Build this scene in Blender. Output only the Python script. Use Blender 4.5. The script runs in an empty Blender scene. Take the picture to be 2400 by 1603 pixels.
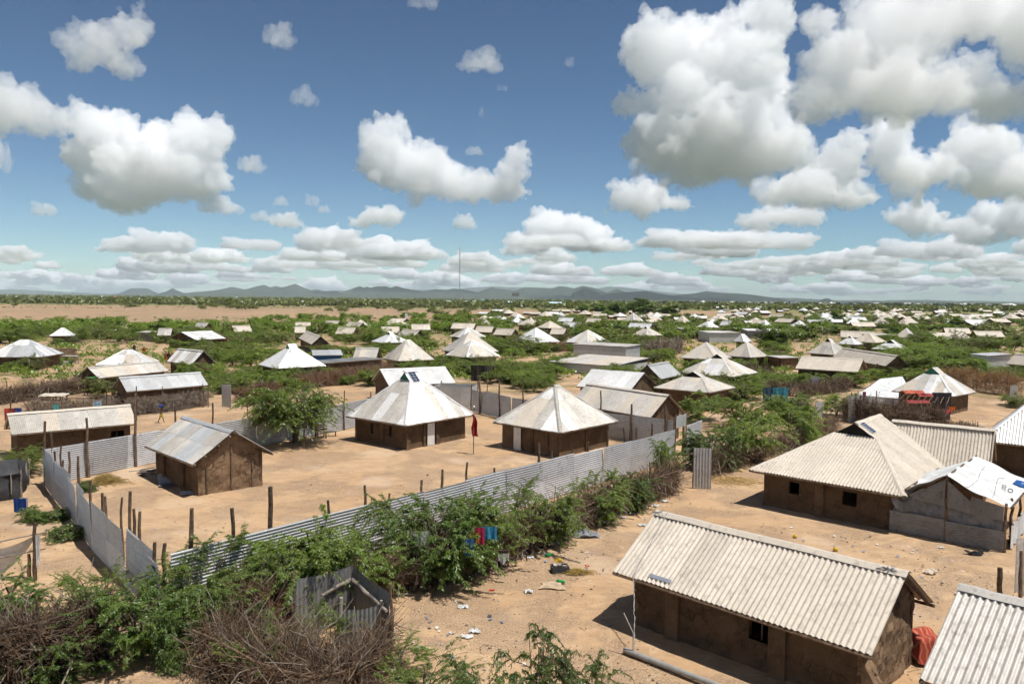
import bpy, bmesh, math, random
import numpy as np
from mathutils import Vector, Matrix
rnd = random.Random(7)
scene = bpy.context.scene
COL = scene.collection
R = math.radians

# ------------------------------------------------------------------ camera
F_PX, CAM_H, HOR_Y, ROLL = 1800.0, 9.5, 698.5, 0.0092      # measured from horizon, huts and wall heights
PITCH = math.atan((801.5 - HOR_Y) / F_PX)
_R0 = np.array([1, 0, 0.]); _U0 = np.array([0, math.sin(PITCH), math.cos(PITCH)])
CF = np.array([0, math.cos(PITCH), -math.sin(PITCH)])
CU = _U0 * math.cos(ROLL) - _R0 * math.sin(ROLL)
CR = _R0 * math.cos(ROLL) + _U0 * math.sin(ROLL)
CC = np.array([0, 0, CAM_H])
cam_d = bpy.data.cameras.new('camera'); cam = bpy.data.objects.new('camera', cam_d); COL.objects.link(cam)
cam_d.sensor_width = 36; cam_d.lens = F_PX / 2400 * 36; cam_d.clip_start = 0.1; cam_d.clip_end = 90000
cam.matrix_world = Matrix(((CR[0], CU[0], -CF[0], 0), (CR[1], CU[1], -CF[1], 0), (CR[2], CU[2], -CF[2], CAM_H), (0, 0, 0, 1)))
scene.camera = cam

# ------------------------------------------------------------------ view, sun, sky
vs = scene.view_settings; vs.view_transform = 'Standard'; vs.look = 'None'; vs.exposure = 0.2; vs.gamma = 1
scene.cycles.use_denoising = True
scene.cycles.max_bounces = 18; scene.cycles.diffuse_bounces = 3; scene.cycles.glossy_bounces = 2
scene.cycles.transmission_bounces = 3; scene.cycles.transparent_max_bounces = 18; scene.cycles.volume_bounces = 16
scene.cycles.sample_clamp_indirect = 6
scene.cycles.use_adaptive_sampling = True; scene.cycles.adaptive_threshold = .04; scene.cycles.adaptive_min_samples = 12
SUN_DIR = Vector((0.325, -0.162, 0.932)).normalized()
sun_d = bpy.data.lights.new('sun', 'SUN'); sun_d.energy = 5.0; sun_d.angle = R(0.53); sun_d.color = (1, 0.965, 0.91)
sun = bpy.data.objects.new('sun', sun_d); COL.objects.link(sun)
sun.rotation_euler = SUN_DIR.to_track_quat('Z', 'Y').to_euler(); sun.location = (20, -10, 60)

class NT:
    """small helper to write node trees"""
    def __init__(s, tree): s.t = tree; s.n = tree.nodes; s.l = tree.links
    def add(s, typ, **kw):
        nd = s.n.new(typ)
        for k, v in kw.items(): setattr(nd, k, v)
        return nd
    def put(s, sock, v):
        if isinstance(v, bpy.types.NodeSocket): s.l.new(v, sock)
        elif v is not None: sock.default_value = v
    def m(s, op, a, b=None, c=None, clamp=False):
        nd = s.n.new('ShaderNodeMath'); nd.operation = op; nd.use_clamp = clamp
        for i, v in enumerate((a, b, c)): s.put(nd.inputs[i], v)
        return nd.outputs[0]
    def vm(s, op, a, b=None, c=None):
        nd = s.n.new('ShaderNodeVectorMath'); nd.operation = op
        for i, v in enumerate((a, b, c)): s.put(nd.inputs[i], v)
        return nd.outputs['Value'] if op in ('LENGTH', 'DOT_PRODUCT', 'DISTANCE') else nd.outputs[0]
    def noise(s, vec, scale, detail=4, rough=.55, dist=0., lac=2.0, out='Fac'):
        nd = s.n.new('ShaderNodeTexNoise'); s.put(nd.inputs['Vector'], vec); s.put(nd.inputs['Scale'], scale)
        s.put(nd.inputs['Detail'], detail); s.put(nd.inputs['Roughness'], rough); s.put(nd.inputs['Distortion'], dist)
        s.put(nd.inputs['Lacunarity'], lac)
        return nd.outputs[out]
    def ramp(s, fac, stops, mode='LINEAR'):
        nd = s.n.new('ShaderNodeValToRGB'); nd.color_ramp.interpolation = mode; el = nd.color_ramp.elements
        while len(el) < len(stops): el.new(0.5)
        for e, (p, c) in zip(el, stops):
            e.position = p; e.color = (*c, 1) if len(c) == 3 else c
        s.put(nd.inputs[0], fac); return nd.outputs[0]
    def mix(s, fac, a, b, mode='MIX'):
        nd = s.n.new('ShaderNodeMix'); nd.data_type = 'RGBA'; nd.blend_type = mode
        s.put(nd.inputs[0], fac)
        for i, v in ((6, a), (7, b)):
            if isinstance(v, tuple) and len(v) == 3: v = (*v, 1)
            s.put(nd.inputs[i], v)
        return nd.outputs[2]
    def sstep(s, x, a, b):
        nd = s.n.new('ShaderNodeMapRange'); nd.interpolation_type = 'SMOOTHSTEP'
        s.put(nd.inputs[0], x); s.put(nd.inputs[1], a); s.put(nd.inputs[2], b)
        return nd.outputs[0]
    def lin(s, x, a, b, c=0., d=1.):
        nd = s.n.new('ShaderNodeMapRange'); nd.clamp = True
        for i, v in enumerate((x, a, b, c, d)): s.put(nd.inputs[i], v)
        return nd.outputs[0]

def build_world():
    w = bpy.data.worlds.new('World'); scene.world = w; w.use_nodes = True
    T = NT(w.node_tree); T.n.clear()
    sky = T.add('ShaderNodeTexSky', sky_type='NISHITA', sun_disc=False)
    sky.sun_elevation = math.asin(SUN_DIR.z); sky.sun_rotation = math.atan2(SUN_DIR.x, SUN_DIR.y)
    sky.altitude = 2600; sky.air_density = 1.0; sky.dust_density = 0.5; sky.ozone_density = 1.0
    bg = T.add('ShaderNodeBackground'); gm = T.add('ShaderNodeGamma'); T.l.new(T.vm('MULTIPLY', sky.outputs[0], tuple(SKY*k for k in (.90, .99, .96))), gm.inputs[0]); gm.inputs[1].default_value = 1.3
    T.l.new(T.vm('MULTIPLY', gm.outputs[0], (1.58/SKY,)*3), bg.inputs[0]); bg.inputs[1].default_value = SKY
    out = T.add('ShaderNodeOutputWorld'); T.l.new(bg.outputs[0], out.inputs[0])
SKY = 0.070
build_world()

# ------------------------------------------------------------------ measuring helpers (photo pixel -> place)
def ray(px, py): return CF + (px - 1200) / F_PX * CR - (py - 801.5) / F_PX * CU
def G(px, py, z=0.0):
    d = ray(px, py); return CC + d * ((z - CAM_H) / d[2])
def S(px, py, Y):
    d = ray(px, py); return CC + d * (Y / d[1])
def VP(px, py, A, B):
    """point of the sight line on the upright plane through A and B"""
    d = ray(px, py); u = np.array([B[0] - A[0], B[1] - A[1]]); n = np.array([-u[1], u[0]])
    t = np.dot(np.array([A[0], A[1]]) - CC[:2], n) / np.dot(d[:2], n); return CC + d * t

def tag(o, label=None, cat=None, group=None, kind=None):
    if label: o['label'] = label
    if cat: o['category'] = cat
    if group: o['group'] = group
    if kind: o['kind'] = kind
    return o
def empty(name, loc=(0, 0, 0), rz=0, parent=None):
    o = bpy.data.objects.new(name, None); COL.objects.link(o); o.location = loc; o.rotation_euler = (0, 0, rz)
    o.empty_display_size = .2
    if parent: o.parent = parent
    return o
def mesh_np(name, v, quads=None, tris=None, smooth=False):
    """fast mesh from numpy arrays"""
    me = bpy.data.meshes.new(name); v = np.asarray(v, np.float32)
    nq = 0 if quads is None else len(quads); nt = 0 if tris is None else len(tris)
    me.vertices.add(len(v)); me.vertices.foreach_set('co', v.ravel())
    loops = []; starts = []
    if nq: loops.append(np.asarray(quads, np.int32).ravel()); starts.append(np.arange(nq, dtype=np.int32) * 4)
    if nt: loops.append(np.asarray(tris, np.int32).ravel()); starts.append(nq * 4 + np.arange(nt, dtype=np.int32) * 3)
    loops = np.concatenate(loops)
    me.loops.add(len(loops)); me.loops.foreach_set('vertex_index', loops)
    me.polygons.add(nq + nt); me.polygons.foreach_set('loop_start', np.concatenate(starts))
    if smooth: me.polygons.foreach_set('use_smooth', np.ones(nq + nt, bool))
    me.update(calc_edges=True); return me
def obj(name, me, mat=None, parent=None, loc=None):
    o = bpy.data.objects.new(name, me); COL.objects.link(o)
    if mat is not None and not me.materials: me.materials.append(mat)
    if parent is not None: o.parent = parent
    if loc is not None: o.location = loc
    return o
def copy_tree(o, parent=None):
    c = o.copy(); COL.objects.link(c); c.parent = parent
    for ch in o.children: copy_tree(ch, c)
    return c
class MB:
    """collects simple shapes into one mesh"""
    def __init__(s): s.v = []; s.f = []
    def quad(s, a, b, c, d):
        n = len(s.v); s.v += [tuple(a), tuple(b), tuple(c), tuple(d)]; s.f.append((n, n+1, n+2, n+3)); return s
    def tri(s, a, b, c):
        n = len(s.v); s.v += [tuple(a), tuple(b), tuple(c)]; s.f.append((n, n+1, n+2)); return s
    def hexa(s, p):     # 8 points: bottom 0-3, top 4-7
        n = len(s.v); s.v += [tuple(q) for q in p]
        s.f += [tuple(n+i for i in q) for q in ((3,2,1,0),(4,5,6,7),(0,1,5,4),(1,2,6,5),(2,3,7,6),(3,0,4,7))]; return s
    def box(s, c, sx, sy, sz, rz=0):
        ca, sa = math.cos(rz), math.sin(rz); p = []
        for z in (-sz/2, sz/2):
            for x, y in ((-1,-1),(1,-1),(1,1),(-1,1)):
                x *= sx/2; y *= sy/2; p.append((c[0]+x*ca-y*sa, c[1]+x*sa+y*ca, c[2]+z))
        return s.hexa(p)
    def tube(s, pts, rad, n=6, cap=True):
        pts = [np.asarray(p, float) for p in pts]; k0 = len(s.v)
        if not hasattr(rad, '__len__'): rad = [rad] * len(pts)
        for i, p in enumerate(pts):
            t = pts[min(i+1, len(pts)-1)] - pts[max(i-1, 0)]; t /= np.linalg.norm(t) + 1e-9
            a = np.cross(t, (0, 0, 1) if abs(t[2]) < .9 else (1, 0, 0)); a /= np.linalg.norm(a); b = np.cross(t, a)
            for j in range(n):
                q = 2*math.pi*j/n; s.v.append(tuple(p + (a*math.cos(q) + b*math.sin(q)) * rad[i]))
        for i in range(len(pts)-1):
            for j in range(n):
                s.f.append((k0+i*n+j, k0+i*n+(j+1) % n, k0+(i+1)*n+(j+1) % n, k0+(i+1)*n+j))
        if cap:
            s.f.append(tuple(k0+j for j in range(n))[::-1]); s.f.append(tuple(k0+(len(pts)-1)*n+j for j in range(n)))
        return s
    def lathe(s, prof, c=(0, 0, 0), n=12):
        k0 = len(s.v)
        for r, z in prof:
            for j in range(n):
                q = 2*math.pi*j/n; s.v.append((c[0]+r*math.cos(q), c[1]+r*math.sin(q), c[2]+z))
        for i in range(len(prof)-1):
            for j in range(n): s.f.append((k0+i*n+j, k0+i*n+(j+1) % n, k0+(i+1)*n+(j+1) % n, k0+(i+1)*n+j))
        return s
    def build(s, name, mat=None, parent=None, loc=None, origin=None, smooth=False):
        me = bpy.data.meshes.new(name); v = s.v
        if origin is not None: v = [(a-origin[0], b-origin[1], c-origin[2]) for a, b, c in v]
        me.from_pydata(v, [], s.f); me.update()
        if smooth: me.polygons.foreach_set('use_smooth', np.ones(len(me.polygons), bool))
        return obj(name, me, mat, parent, loc)
def pnoise(x, y, z=0., s=0):
    """cheap smooth pseudo noise for relief, -1..1"""
    x = np.asarray(x, float); y = np.asarray(y, float); z = np.asarray(z, float)
    o = 0.
    for i, (a, b, c, d, k) in enumerate(((1.7,2.3,1.1,.3,.34),(2.9,-1.3,2.2,1.7,.28),(-2.1,3.1,-1.9,4.1,.22),(4.3,3.7,3.3,2.2,.16))):
        o = o + k * np.sin(a*x + 1.3*np.sin(b*y*.7+d+s) + d*3 + s*1.7) * np.cos(b*y + 1.1*np.sin(c*z+a*x*.5+s) + c*z + d + s*.9)
    return o

# ------------------------------------------------------------------ materials
MATS = {}
def new_mat(name):
    m = bpy.data.materials.new(name); m.use_nodes = True; T = NT(m.node_tree); T.n.clear(); MATS[name] = m
    bs = T.add('ShaderNodeBsdfPrincipled'); out = T.add('ShaderNodeOutputMaterial'); T.l.new(bs.outputs[0], out.inputs[0])
    return m, T, bs, out
def simple(name, c1, c2=None, scale=3., rough=.85, metal=0., bump=0., bscale=20., vary=.12, detail=5, spec=.3, coord='Object', trans=0.):
    """two-tone noise colour, slight variation between objects, fine relief"""
    m, T, bs, out = new_mat(name)
    tc = T.add('ShaderNodeTexCoord').outputs[coord]; oi = T.add('ShaderNodeObjectInfo').outputs['Random']
    vec = T.vm('ADD', tc, T.vm('MULTIPLY', T.add('ShaderNodeObjectInfo').outputs['Location'], (.37, .53, .71)))
    n = T.noise(vec, scale, detail, .6)
    c = T.mix(T.sstep(n, .32, .68), c1, c2 or tuple(x*.7 for x in c1))
    c = T.vm('SCALE', c); c.node.inputs[3].default_value = 1
    T.put(c.node.inputs[3], T.lin(oi, 0, 1, 1-vary, 1+vary))
    T.l.new(c, bs.inputs['Base Color']); bs.inputs['Roughness'].default_value = rough; bs.inputs['Metallic'].default_value = metal
    bs.inputs['Specular IOR Level'].default_value = spec
    if bump:
        b = T.add('ShaderNodeBump'); b.inputs['Strength'].default_value = bump; b.inputs['Distance'].default_value = .03
        T.l.new(T.noise(vec, bscale, 4, .65), b.inputs['Height']); T.l.new(b.outputs[0], bs.inputs['Normal'])
    if trans:
        tr = T.add('ShaderNodeBsdfTranslucent'); T.l.new(c, tr.inputs[0]); mx = T.add('ShaderNodeMixShader'); mx.inputs[0].default_value = trans
        T.l.new(bs.outputs[0], mx.inputs[1]); T.l.new(tr.outputs[0], mx.inputs[2]); T.l.new(mx.outputs[0], out.inputs[0])
    return m
# ------------------------------------------------------------------ ground, hills, haze
def ground_mat():
    m, T, bs, out = new_mat('earth')
    pos = T.add('ShaderNodeNewGeometry').outputs['Position']
    sp = T.add('ShaderNodeSeparateXYZ'); T.l.new(pos, sp.inputs[0])
    X, Y = sp.outputs[0], sp.outputs[1]
    big = T.noise(pos, .09, 5, .6); mid = T.noise(pos, .7, 5, .6); fine = T.noise(pos, 9., 5, .7); grit = T.noise(pos, 38., 3, .7)
    sand = T.mix(T.sstep(big, .35, .65), (.43, .275, .15), (.48, .33, .195))
    sand = T.mix(T.sstep(mid, .42, .72), sand, (.37, .245, .145))
    sand = T.mix(T.m('MULTIPLY', T.sstep(fine, .5, .72), .55), sand, (.28, .188, .122))
    swept = T.noise(T.vm('MULTIPLY', T.vm('ADD', pos, T.vm('MULTIPLY', T.noise(pos, .25, 3, .5, out='Color'), (6., 6., 0))), (.55, 2.2, 0)), 1.6, 5, .65)
    sand = T.mix(T.m('MULTIPLY', T.sstep(swept, .50, .66), .5), sand, (.30, .20, .128))
    sand = T.mix(T.m('MULTIPLY', T.sstep(swept, .46, .34), .45), sand, (.55, .405, .265))
    gv = T.sstep(T.noise(pos, .30, 4, .6), .46, .54)                    # gravelly patches
    sand = T.mix(T.m('MULTIPLY', T.m('MULTIPLY', gv, T.sstep(T.noise(pos, 17., 4, .75), .40, .60)), .85), sand, (.22, .16, .112))
    sand = T.mix(T.m('MULTIPLY', T.sstep(T.noise(pos, .21, 3, .5), .56, .7), .6), sand, (.52, .39, .275))
    # the plain beyond: grass and low scrub with bare reddish soil in sheets
    far = T.sstep(T.m('ADD', Y, T.m('MULTIPLY', T.noise(pos, .02, 4, .6), 60.)), 175., 260.)
    g1 = T.noise(pos, .012, 6, .62); g2 = T.noise(pos, .09, 5, .65); g3 = T.noise(pos, .0035, 5, .6)
    grass = T.mix(T.sstep(g2, .35, .65), (.13, .135, .045), (.24, .22, .10))
    soil = T.mix(T.sstep(g1, .35, .65), (.36, .235, .15), (.285, .20, .125))
    stretched = T.vm('MULTIPLY', pos, (.0032, .013, 0))
    bare = T.m('ADD', T.noise(stretched, 1., 5, .6), T.lin(Y, 560, 760, .04, -.10))
    bare = T.m('ADD', bare, T.lin(Y, 760, 1500, 0, -.03))
    soil = T.mix(T.m('MULTIPLY', T.sstep(g2, .50, .62), .55), soil, (.17, .16, .07))
    band = T.m('MULTIPLY', T.m('MULTIPLY', T.sstep(Y, 225., 265.), T.sstep(Y, 720., 600.)), T.sstep(X, 60., -30.))
    bare = T.m('ADD', bare, T.m('MULTIPLY', band, .16))
    plain = T.mix(T.sstep(bare, .50, .57), grass, soil)
    deep = T.sstep(Y, 1500., 4500.)
    plain = T.mix(deep, plain, T.mix(T.sstep(g3, .4, .6), (.075, .092, .035), (.12, .125, .055)))
    # settlement floor: litter of leaves and weeds between the huts
    weeds = T.m('MULTIPLY', T.sstep(Y, 62., 85.), T.sstep(T.noise(pos, .16, 5, .6), .47, .6))
    near = T.mix(T.m('MULTIPLY', weeds, .65), sand, (.13, .125, .05))
    col = T.mix(far, near, plain)
    T.l.new(col, bs.inputs['Base Color']); bs.inputs['Roughness'].default_value = .95; bs.inputs['Specular IOR Level'].default_value = .1
    b = T.add('ShaderNodeBump'); b.inputs['Strength'].default_value = .8; b.inputs['Distance'].default_value = .035
    hgt = T.m('ADD', T.m('MULTIPLY', grit, .35), T.m('ADD', T.m('MULTIPLY', fine, .5), T.noise(pos, 2.6, 4, .6)))
    T.l.new(hgt, b.inputs['Height']); T.l.new(b.outputs[0], bs.inputs['Normal'])
    return m
def make_ground():
    def graded(lo, hi, step, far, growth=1.18):
        a = list(np.arange(lo, hi, step)); s = step; x = a[-1]
        while x < far: s *= growth; x += s; a.append(min(x, far))
        s = step; x = a[0]; b = []
        while x > -far: s *= growth; x -= s; b.append(max(x, -far))
        return np.array(b[::-1] + a)
    xs = graded(-36, 36, .3, 33000); ys = graded(2, 75, .3, 33000)
    X, Y = np.meshgrid(xs, ys); d = np.hypot(X, Y)
    fade = np.clip(1 - (d - 70) / 60, 0, 1)
    Z = fade * (.05*pnoise(X*.35, Y*.35) + .022*pnoise(X*1.3, Y*1.3, s=2) + .012*pnoise(X*3.4, Y*3.4, s=5)) - .01
    v = np.stack([X, Y, Z], -1).reshape(-1, 3); ny, nx = X.shape
    i = np.arange((ny-1)*(nx-1)); r = i // (nx-1); c = i % (nx-1); a = r*nx + c
    o = obj('ground', mesh_np('ground', v, np.stack([a, a+1, a+nx+1, a+nx], -1), smooth=True), ground_mat()); tag(o, kind='structure')
make_ground()

def hill_mat(name, c1, c2, c3):
    m, T, bs, out = new_mat(name)
    pos = T.add('ShaderNodeNewGeometry').outputs['Position']
    n = T.noise(pos, .006, 7, .68); n2 = T.noise(pos, .03, 5, .7)
    c = T.mix(T.sstep(n, .38, .62), c1, c2); c = T.mix(T.m('MULTIPLY', T.sstep(n2, .52, .68), .7), c, c3)
    T.l.new(c, bs.inputs['Base Color']); bs.inputs['Roughness'].default_value = 1; bs.inputs['Specular IOR Level'].default_value = 0
    return m
HILL = hill_mat('scrub_hill', (.032, .046, .034), (.05, .064, .042), (.08, .08, .058))
HILL_SHADED = hill_mat('shaded_hill', (.022, .030, .028), (.032, .042, .034), (.045, .05, .04))  # darker copy of the scrub hill colour; cloud shadow is put into it
def hill(name, D, sky, depth, mat=HILL, base=None, rough=1.0, seed=0, n=None):
    """ridge whose crest follows measured skyline points, with spurs and gullies falling to the plain on both sides"""
    pts = np.array([S(x, y-(1.8 if D < 17000 else -7.0), D) for x, y in sky]); xs = pts[:, 0]; hs = np.maximum(pts[:, 2], 0)
    n = n or max(40, int((xs[-1]-xs[0]) / (D*.0013)))
    X = np.linspace(xs[0], xs[-1], n); H = np.interp(X, xs, hs)
    k = max(1, n // 420); H = np.convolve(np.pad(H, k, mode='edge'), np.ones(2*k+1)/(2*k+1), 'valid')
    tt = np.linspace(-1, 1, 25); V = []
    for j, t in enumerate(tt):
        prof = (1-abs(t))**1.25
        wob = .22*pnoise(X/depth*5+seed, np.full(n, t*3.0), s=seed) + .12*pnoise(X/depth*16, np.full(n, t*7.), s=seed+1)
        z = H * np.clip(prof * (1 + rough*wob*(1-prof)*2.2), 0, 1.0)
        edge = np.minimum(1, np.minimum(np.arange(n), np.arange(n)[::-1]) / max(2, n*.04))
        V.append(np.stack([X, D + t*depth*(1+.25*pnoise(X/depth*2.2, 0, s=seed+3)), z*edge - 2.0*(abs(t) > .99)], -1))
    V = np.array(V); i = np.arange(24*(n-1)); r = i//(n-1); c = i % (n-1); a = r*n+c
    o = obj(name, mesh_np(name, V.reshape(-1, 3), np.stack([a, a+1, a+n+1, a+n], -1), smooth=True), mat); return tag(o, kind='structure')
hill('hill_range_middle', 9000, [(438,692),(460,687),(477,687),(491,683),(511,689),(522,682),(531,677),(545,674),(562,678),(586,683),(602,676),(618,669),(634,676),(647,672),(664,677),(678,671),(692,667),(706,674),(722,684),(743,680),(765,686),(784,683),(800,688),(820,683),(844,672),(853,677.5),(860,673),(868,677),(882,673),(906,673),(916,677),(928,672),(946,677.5),(991,685),(1021,680),(1045,682),(1062,678),(1090,681),(1120,687),(1137,680),(1153,675),(1171,679),(1209,683),(1228,675),(1250,676),(1277,677),(1290,679),(1311,672.5),(1328,674),(1345,678),(1366,671.5),(1393,677),(1423,688),(1435,683),(1447,679),(1461,685),(1490,690),(1560,694)], 1500, seed=1)
hill('hill_mesa', 11500, [(276,692.5),(290,686),(300,680.5),(307,677.5),(344,677.5),(352,681),(360,687),(370,693)], 420, HILL_SHADED, seed=2, rough=.5)
hill('hill_cone', 9800, [(371,692.5),(385,687),(395,682),(404,677.5),(413,682),(425,688),(440,693)], 380, seed=3)
hill('hill_low_left', 15000, [(-200,684),(-60,682),(0,681),(24,679.5),(68,681.5),(112,684),(191,688),(260,691),(330,694)], 1500, seed=4)
hill('hill_dark_ridge', 7600, [(1405,696),(1430,690),(1455,687),(1480,686),(1515,684),(1540,689),(1575,694),(1600,697)], 480, HILL_SHADED, seed=5)
hill('hill_dark_shoulder', 7800, [(1338,690),(1355,683),(1368,676.5),(1385,681),(1408,690)], 300, HILL_SHADED, seed=6)
hill('hill_long_right', 8200, [(1560,697),(1600,692),(1630,689),(1654,684.5),(1675,686.5),(1695,688.5),(1736,690),(1770,693.5),(1804,698.5),(1840,703)], 620, HILL_SHADED, seed=7)
hill('hill_dome', 9000, [(1922,707),(1928,703),(1937,700.5),(1946,703),(1952,707)], 90, HILL_SHADED, seed=8)
hill('hill_low_right', 12500, [(1700,700),(1780,699),(1836,700),(1866,700),(1890,703),(1900,702),(1925,704),(1980,706),(2080,707),(2110,705),(2179,705),(2240,707.5),(2300,707),(2400,710),(2520,712),(2700,714)], 1700, seed=9)
hill('far_range', 18000, [(-150,690),(100,690),(380,684),(420,677),(440,681),(560,684),(720,677),(800,673.5),(945,672.5),(1073,671),(1110,667),(1154,664),(1192,666),(1260,667),(1362,669),(1396,670),(1427,664.5),(1481,669),(1550,677),(1600,682),(1712,686),(1800,694),(1985,700),(2009,696),(2080,699),(2150,703),(2172,702.5),(2200,706),(2281,701.5),(2400,708),(2600,712)], 1900, seed=10)
def make_haze():
    mb = MB(); mb.box((0, 0, 195), 68000, 68000, 400)
    m = bpy.data.materials.new('air'); m.use_nodes = True; T = NT(m.node_tree); T.n.clear()
    pv = T.add('ShaderNodeVolumePrincipled'); pv.inputs['Color'].default_value = (.80, .91, 1, 1); pv.inputs['Density'].default_value = 4.9e-5
    pv.inputs['Anisotropy'].default_value = -.25
    out = T.add('ShaderNodeOutputMaterial'); T.l.new(pv.outputs[0], out.inputs['Volume'])
    o = mb.build('haze', m); tag(o, 'pale summer haze over the whole plain', 'haze', kind='stuff')
make_haze()
# ------------------------------------------------------------------ clouds: fair-weather cumulus with one common base height
def cloud_mat():
    m = bpy.data.materials.new('cloud'); m.use_nodes = True; T = NT(m.node_tree); T.n.clear()
    vs_ = T.add('ShaderNodeVolumeScatter'); vs_.inputs['Color'].default_value = (1, 1, 1, 1); vs_.inputs['Density'].default_value = .0066
    vs_.inputs['Anisotropy'].default_value = .0
    out = T.add('ShaderNodeOutputMaterial'); T.l.new(vs_.outputs[0], out.inputs['Volume']); return m
CLOUD = cloud_mat()
_ico = {}
def ico(sub):
    if sub not in _ico:
        bm = bmesh.new(); bmesh.ops.create_icosphere(bm, subdivisions=sub, radius=1)
        _ico[sub] = (np.array([v.co[:] for v in bm.verts]), np.array([[v.index for v in f.verts] for f in bm.faces])); bm.free()
    return _ico[sub]
def puffs_mesh(name, puffs, voxel, disp, seed):
    """union of puffs -> one skin -> billowed at three scales"""
    sv, sf = ico(2); V = []; Fc = []; k = 0
    for (c, r) in puffs:
        V.append(sv * np.asarray(r) + np.asarray(c)); Fc.append(sf + k); k += len(sv)
    me = mesh_np(name, np.concatenate(V), tris=np.concatenate(Fc))
    o = bpy.data.objects.new(name, me); COL.objects.link(o)
    rm = o.modifiers.new('r', 'REMESH'); rm.mode = 'VOXEL'; rm.voxel_size = voxel
    for i, (sc, st) in enumerate(disp):
        tx = bpy.data.textures.new('billow', 'CLOUDS'); tx.noise_scale = sc; tx.noise_depth = 2; tx.noise_basis = 'IMPROVED_PERLIN' if i else 'BLENDER_ORIGINAL'
        dm = o.modifiers.new('d', 'DISPLACE'); dm.texture = tx; dm.texture_coords = 'LOCAL'; dm.strength = st; dm.mid_level = .5
    r2 = o.modifiers.new('r', 'REMESH'); r2.mode = 'VOXEL'; r2.voxel_size = voxel
    dg = bpy.context.evaluated_depsgraph_get(); m2 = bpy.data.meshes.new_from_object(o.evaluated_get(dg))
    bpy.data.objects.remove(o); bpy.data.meshes.remove(me)
    m2.name = name; m2.materials.clear(); m2.polygons.foreach_set('use_smooth', np.ones(len(m2.polygons), bool)); return m2
def lobe_puffs(lobes, base, rs, dens=1.0):
    """lobes: centre + radii in metres; adds cauliflower heads on the upper side, keeps the underside flat"""
    out = []
    for c, r in lobes:
        c = np.array(c, float); r = np.array(r, float); out.append((c, r*.86))
        n = int(16*dens)
        for _ in range(n):
            d = np.array([rs.gauss(0, 1), rs.gauss(0, 1), rs.gauss(.25, .9)]); d /= np.linalg.norm(d)
            q = rs.uniform(.22, .42); p = c + d*r*.80; rr = q*min(r[0], r[2]*1.3)
            out.append((p, np.array([rr, rr, rr*.9])))
            for _ in range(2):
                e = np.array([rs.gauss(0, 1), rs.gauss(-.3, 1), rs.gauss(.35, .9)]); e /= np.linalg.norm(e)
                t = rs.uniform(.35, .6)*rr; out.append((p + e*rr*.85, np.array([t, t, t])))
            if rs.random() < .5:                    # torn scraps off the edge
                t = rs.uniform(.10, .28)*rr; out.append((p + d*rr*rs.uniform(1.0, 1.7), np.array([t*1.5, t, t])))
    res = []
    for p, r in out:
        if p[2] - r[2] < base:                      # squash against the condensation level
            top = p[2] + r[2]
            if top < base + .25*r[2]: continue
            nz = max((top - base)/2, .15*r[2]); p = np.array([p[0], p[1], base + nz]); r = np.array([r[0], r[1], nz])
        res.append((p, r))
    return res
BASE = 1050.0
def cloud(lobes_px, base_y, label, seed, dens=1.4, vox=1.0, fluff=1.15):
    cx = sum(l[0] for l in lobes_px)/len(lobes_px); rs = random.Random(seed)
    d = ray(cx, base_y); D = (BASE - CAM_H) / d[2] * d[1]; s = D / F_PX      # metres per pixel there
    lobes = []
    for (x, y, rx, ry) in lobes_px:
        dep = rs.uniform(-.35, .35)*rx*s
        lobes.append((S(x, y, D + dep), (rx*s, .5*(rx+ry)*s, ry*s)))
    loc = np.array(S(cx, base_y, D)); lobes = [(np.array(c)-loc, r) for c, r in lobes]
    puffs = lobe_puffs(lobes, 0.0, rs, dens)
    big = np.mean([l[2] for l in lobes_px])*s
    me = puffs_mesh('cloud', puffs, vox*2.34*s, [(big*.9, big*.55*fluff), (big*.4, big*.55*fluff), (big*.17, big*.46*fluff), (big*.07, big*.30*fluff)], seed)
    o = obj('cloud', me, CLOUD, loc=loc); tag(o, label, 'cloud', 'cumulus clouds over the plain'); return o, me
cloud([(1532,112,80,66),(1660,135,128,80),(1788,66,50,84),(1762,170,100,78),(1634,255,128,78),(1583,332,112,82),(1660,390,145,52),(1486,240,56,28),(1815,340,97,56),(1700,300,120,90)], 446, 'towering white cumulus with a dark flat base, right of the picture centre', 1)
cloud([(1966,153,78,90),(2094,102,128,110),(2120,215,153,66),(2273,195,55,58),(2375,240,102,42),(2290,30,150,62),(1930,51,41,36),(1925,240,77,41),(2430,60,120,90)], 292, 'broad grey-bellied cumulus cut by the top right corner of the sky', 2)
cloud([(2079,348,56,56),(1966,388,66,56),(2145,404,92,46),(2299,358,92,56),(2350,420,110,42),(1864,445,87,46),(1960,468,110,26),(2460,400,90,60)], 486, 'long heaped cumulus bank below the grey cloud at the right edge', 3)
cloud([(255,348,88,68),(460,328,62,58),(360,390,130,76),(300,445,120,50),(455,410,74,52),(205,430,35,40)], 494, 'two-horned white cumulus with a shaded base on the left', 4)
cloud([(905,308,50,32),(910,375,80,60),(1000,412,105,52),(1080,440,85,40),(1205,398,38,50),(1180,440,66,32)], 474, 'white cumulus trailing to the right above the radio mast', 5)
cloud([(301,77,46,46),(220,118,62,46),(296,158,36,30),(250,95,40,40)], 190, 'ragged small cumulus high in the upper left', 6, fluff=1.3)
cloud([(10,250,80,56),(95,285,70,32),(-60,270,70,50)], 316, 'white cumulus cut by the left edge of the sky', 7)
cloud([(1496,460,82,40),(1560,478,60,22)], 500, 'low white cumulus tucked under the tower cloud', 8)
cloud([(1302,535,87,38),(1370,560,60,26),(1240,560,60,24)], 588, 'pale cumulus heap behind the hills right of the mast', 9)
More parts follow.
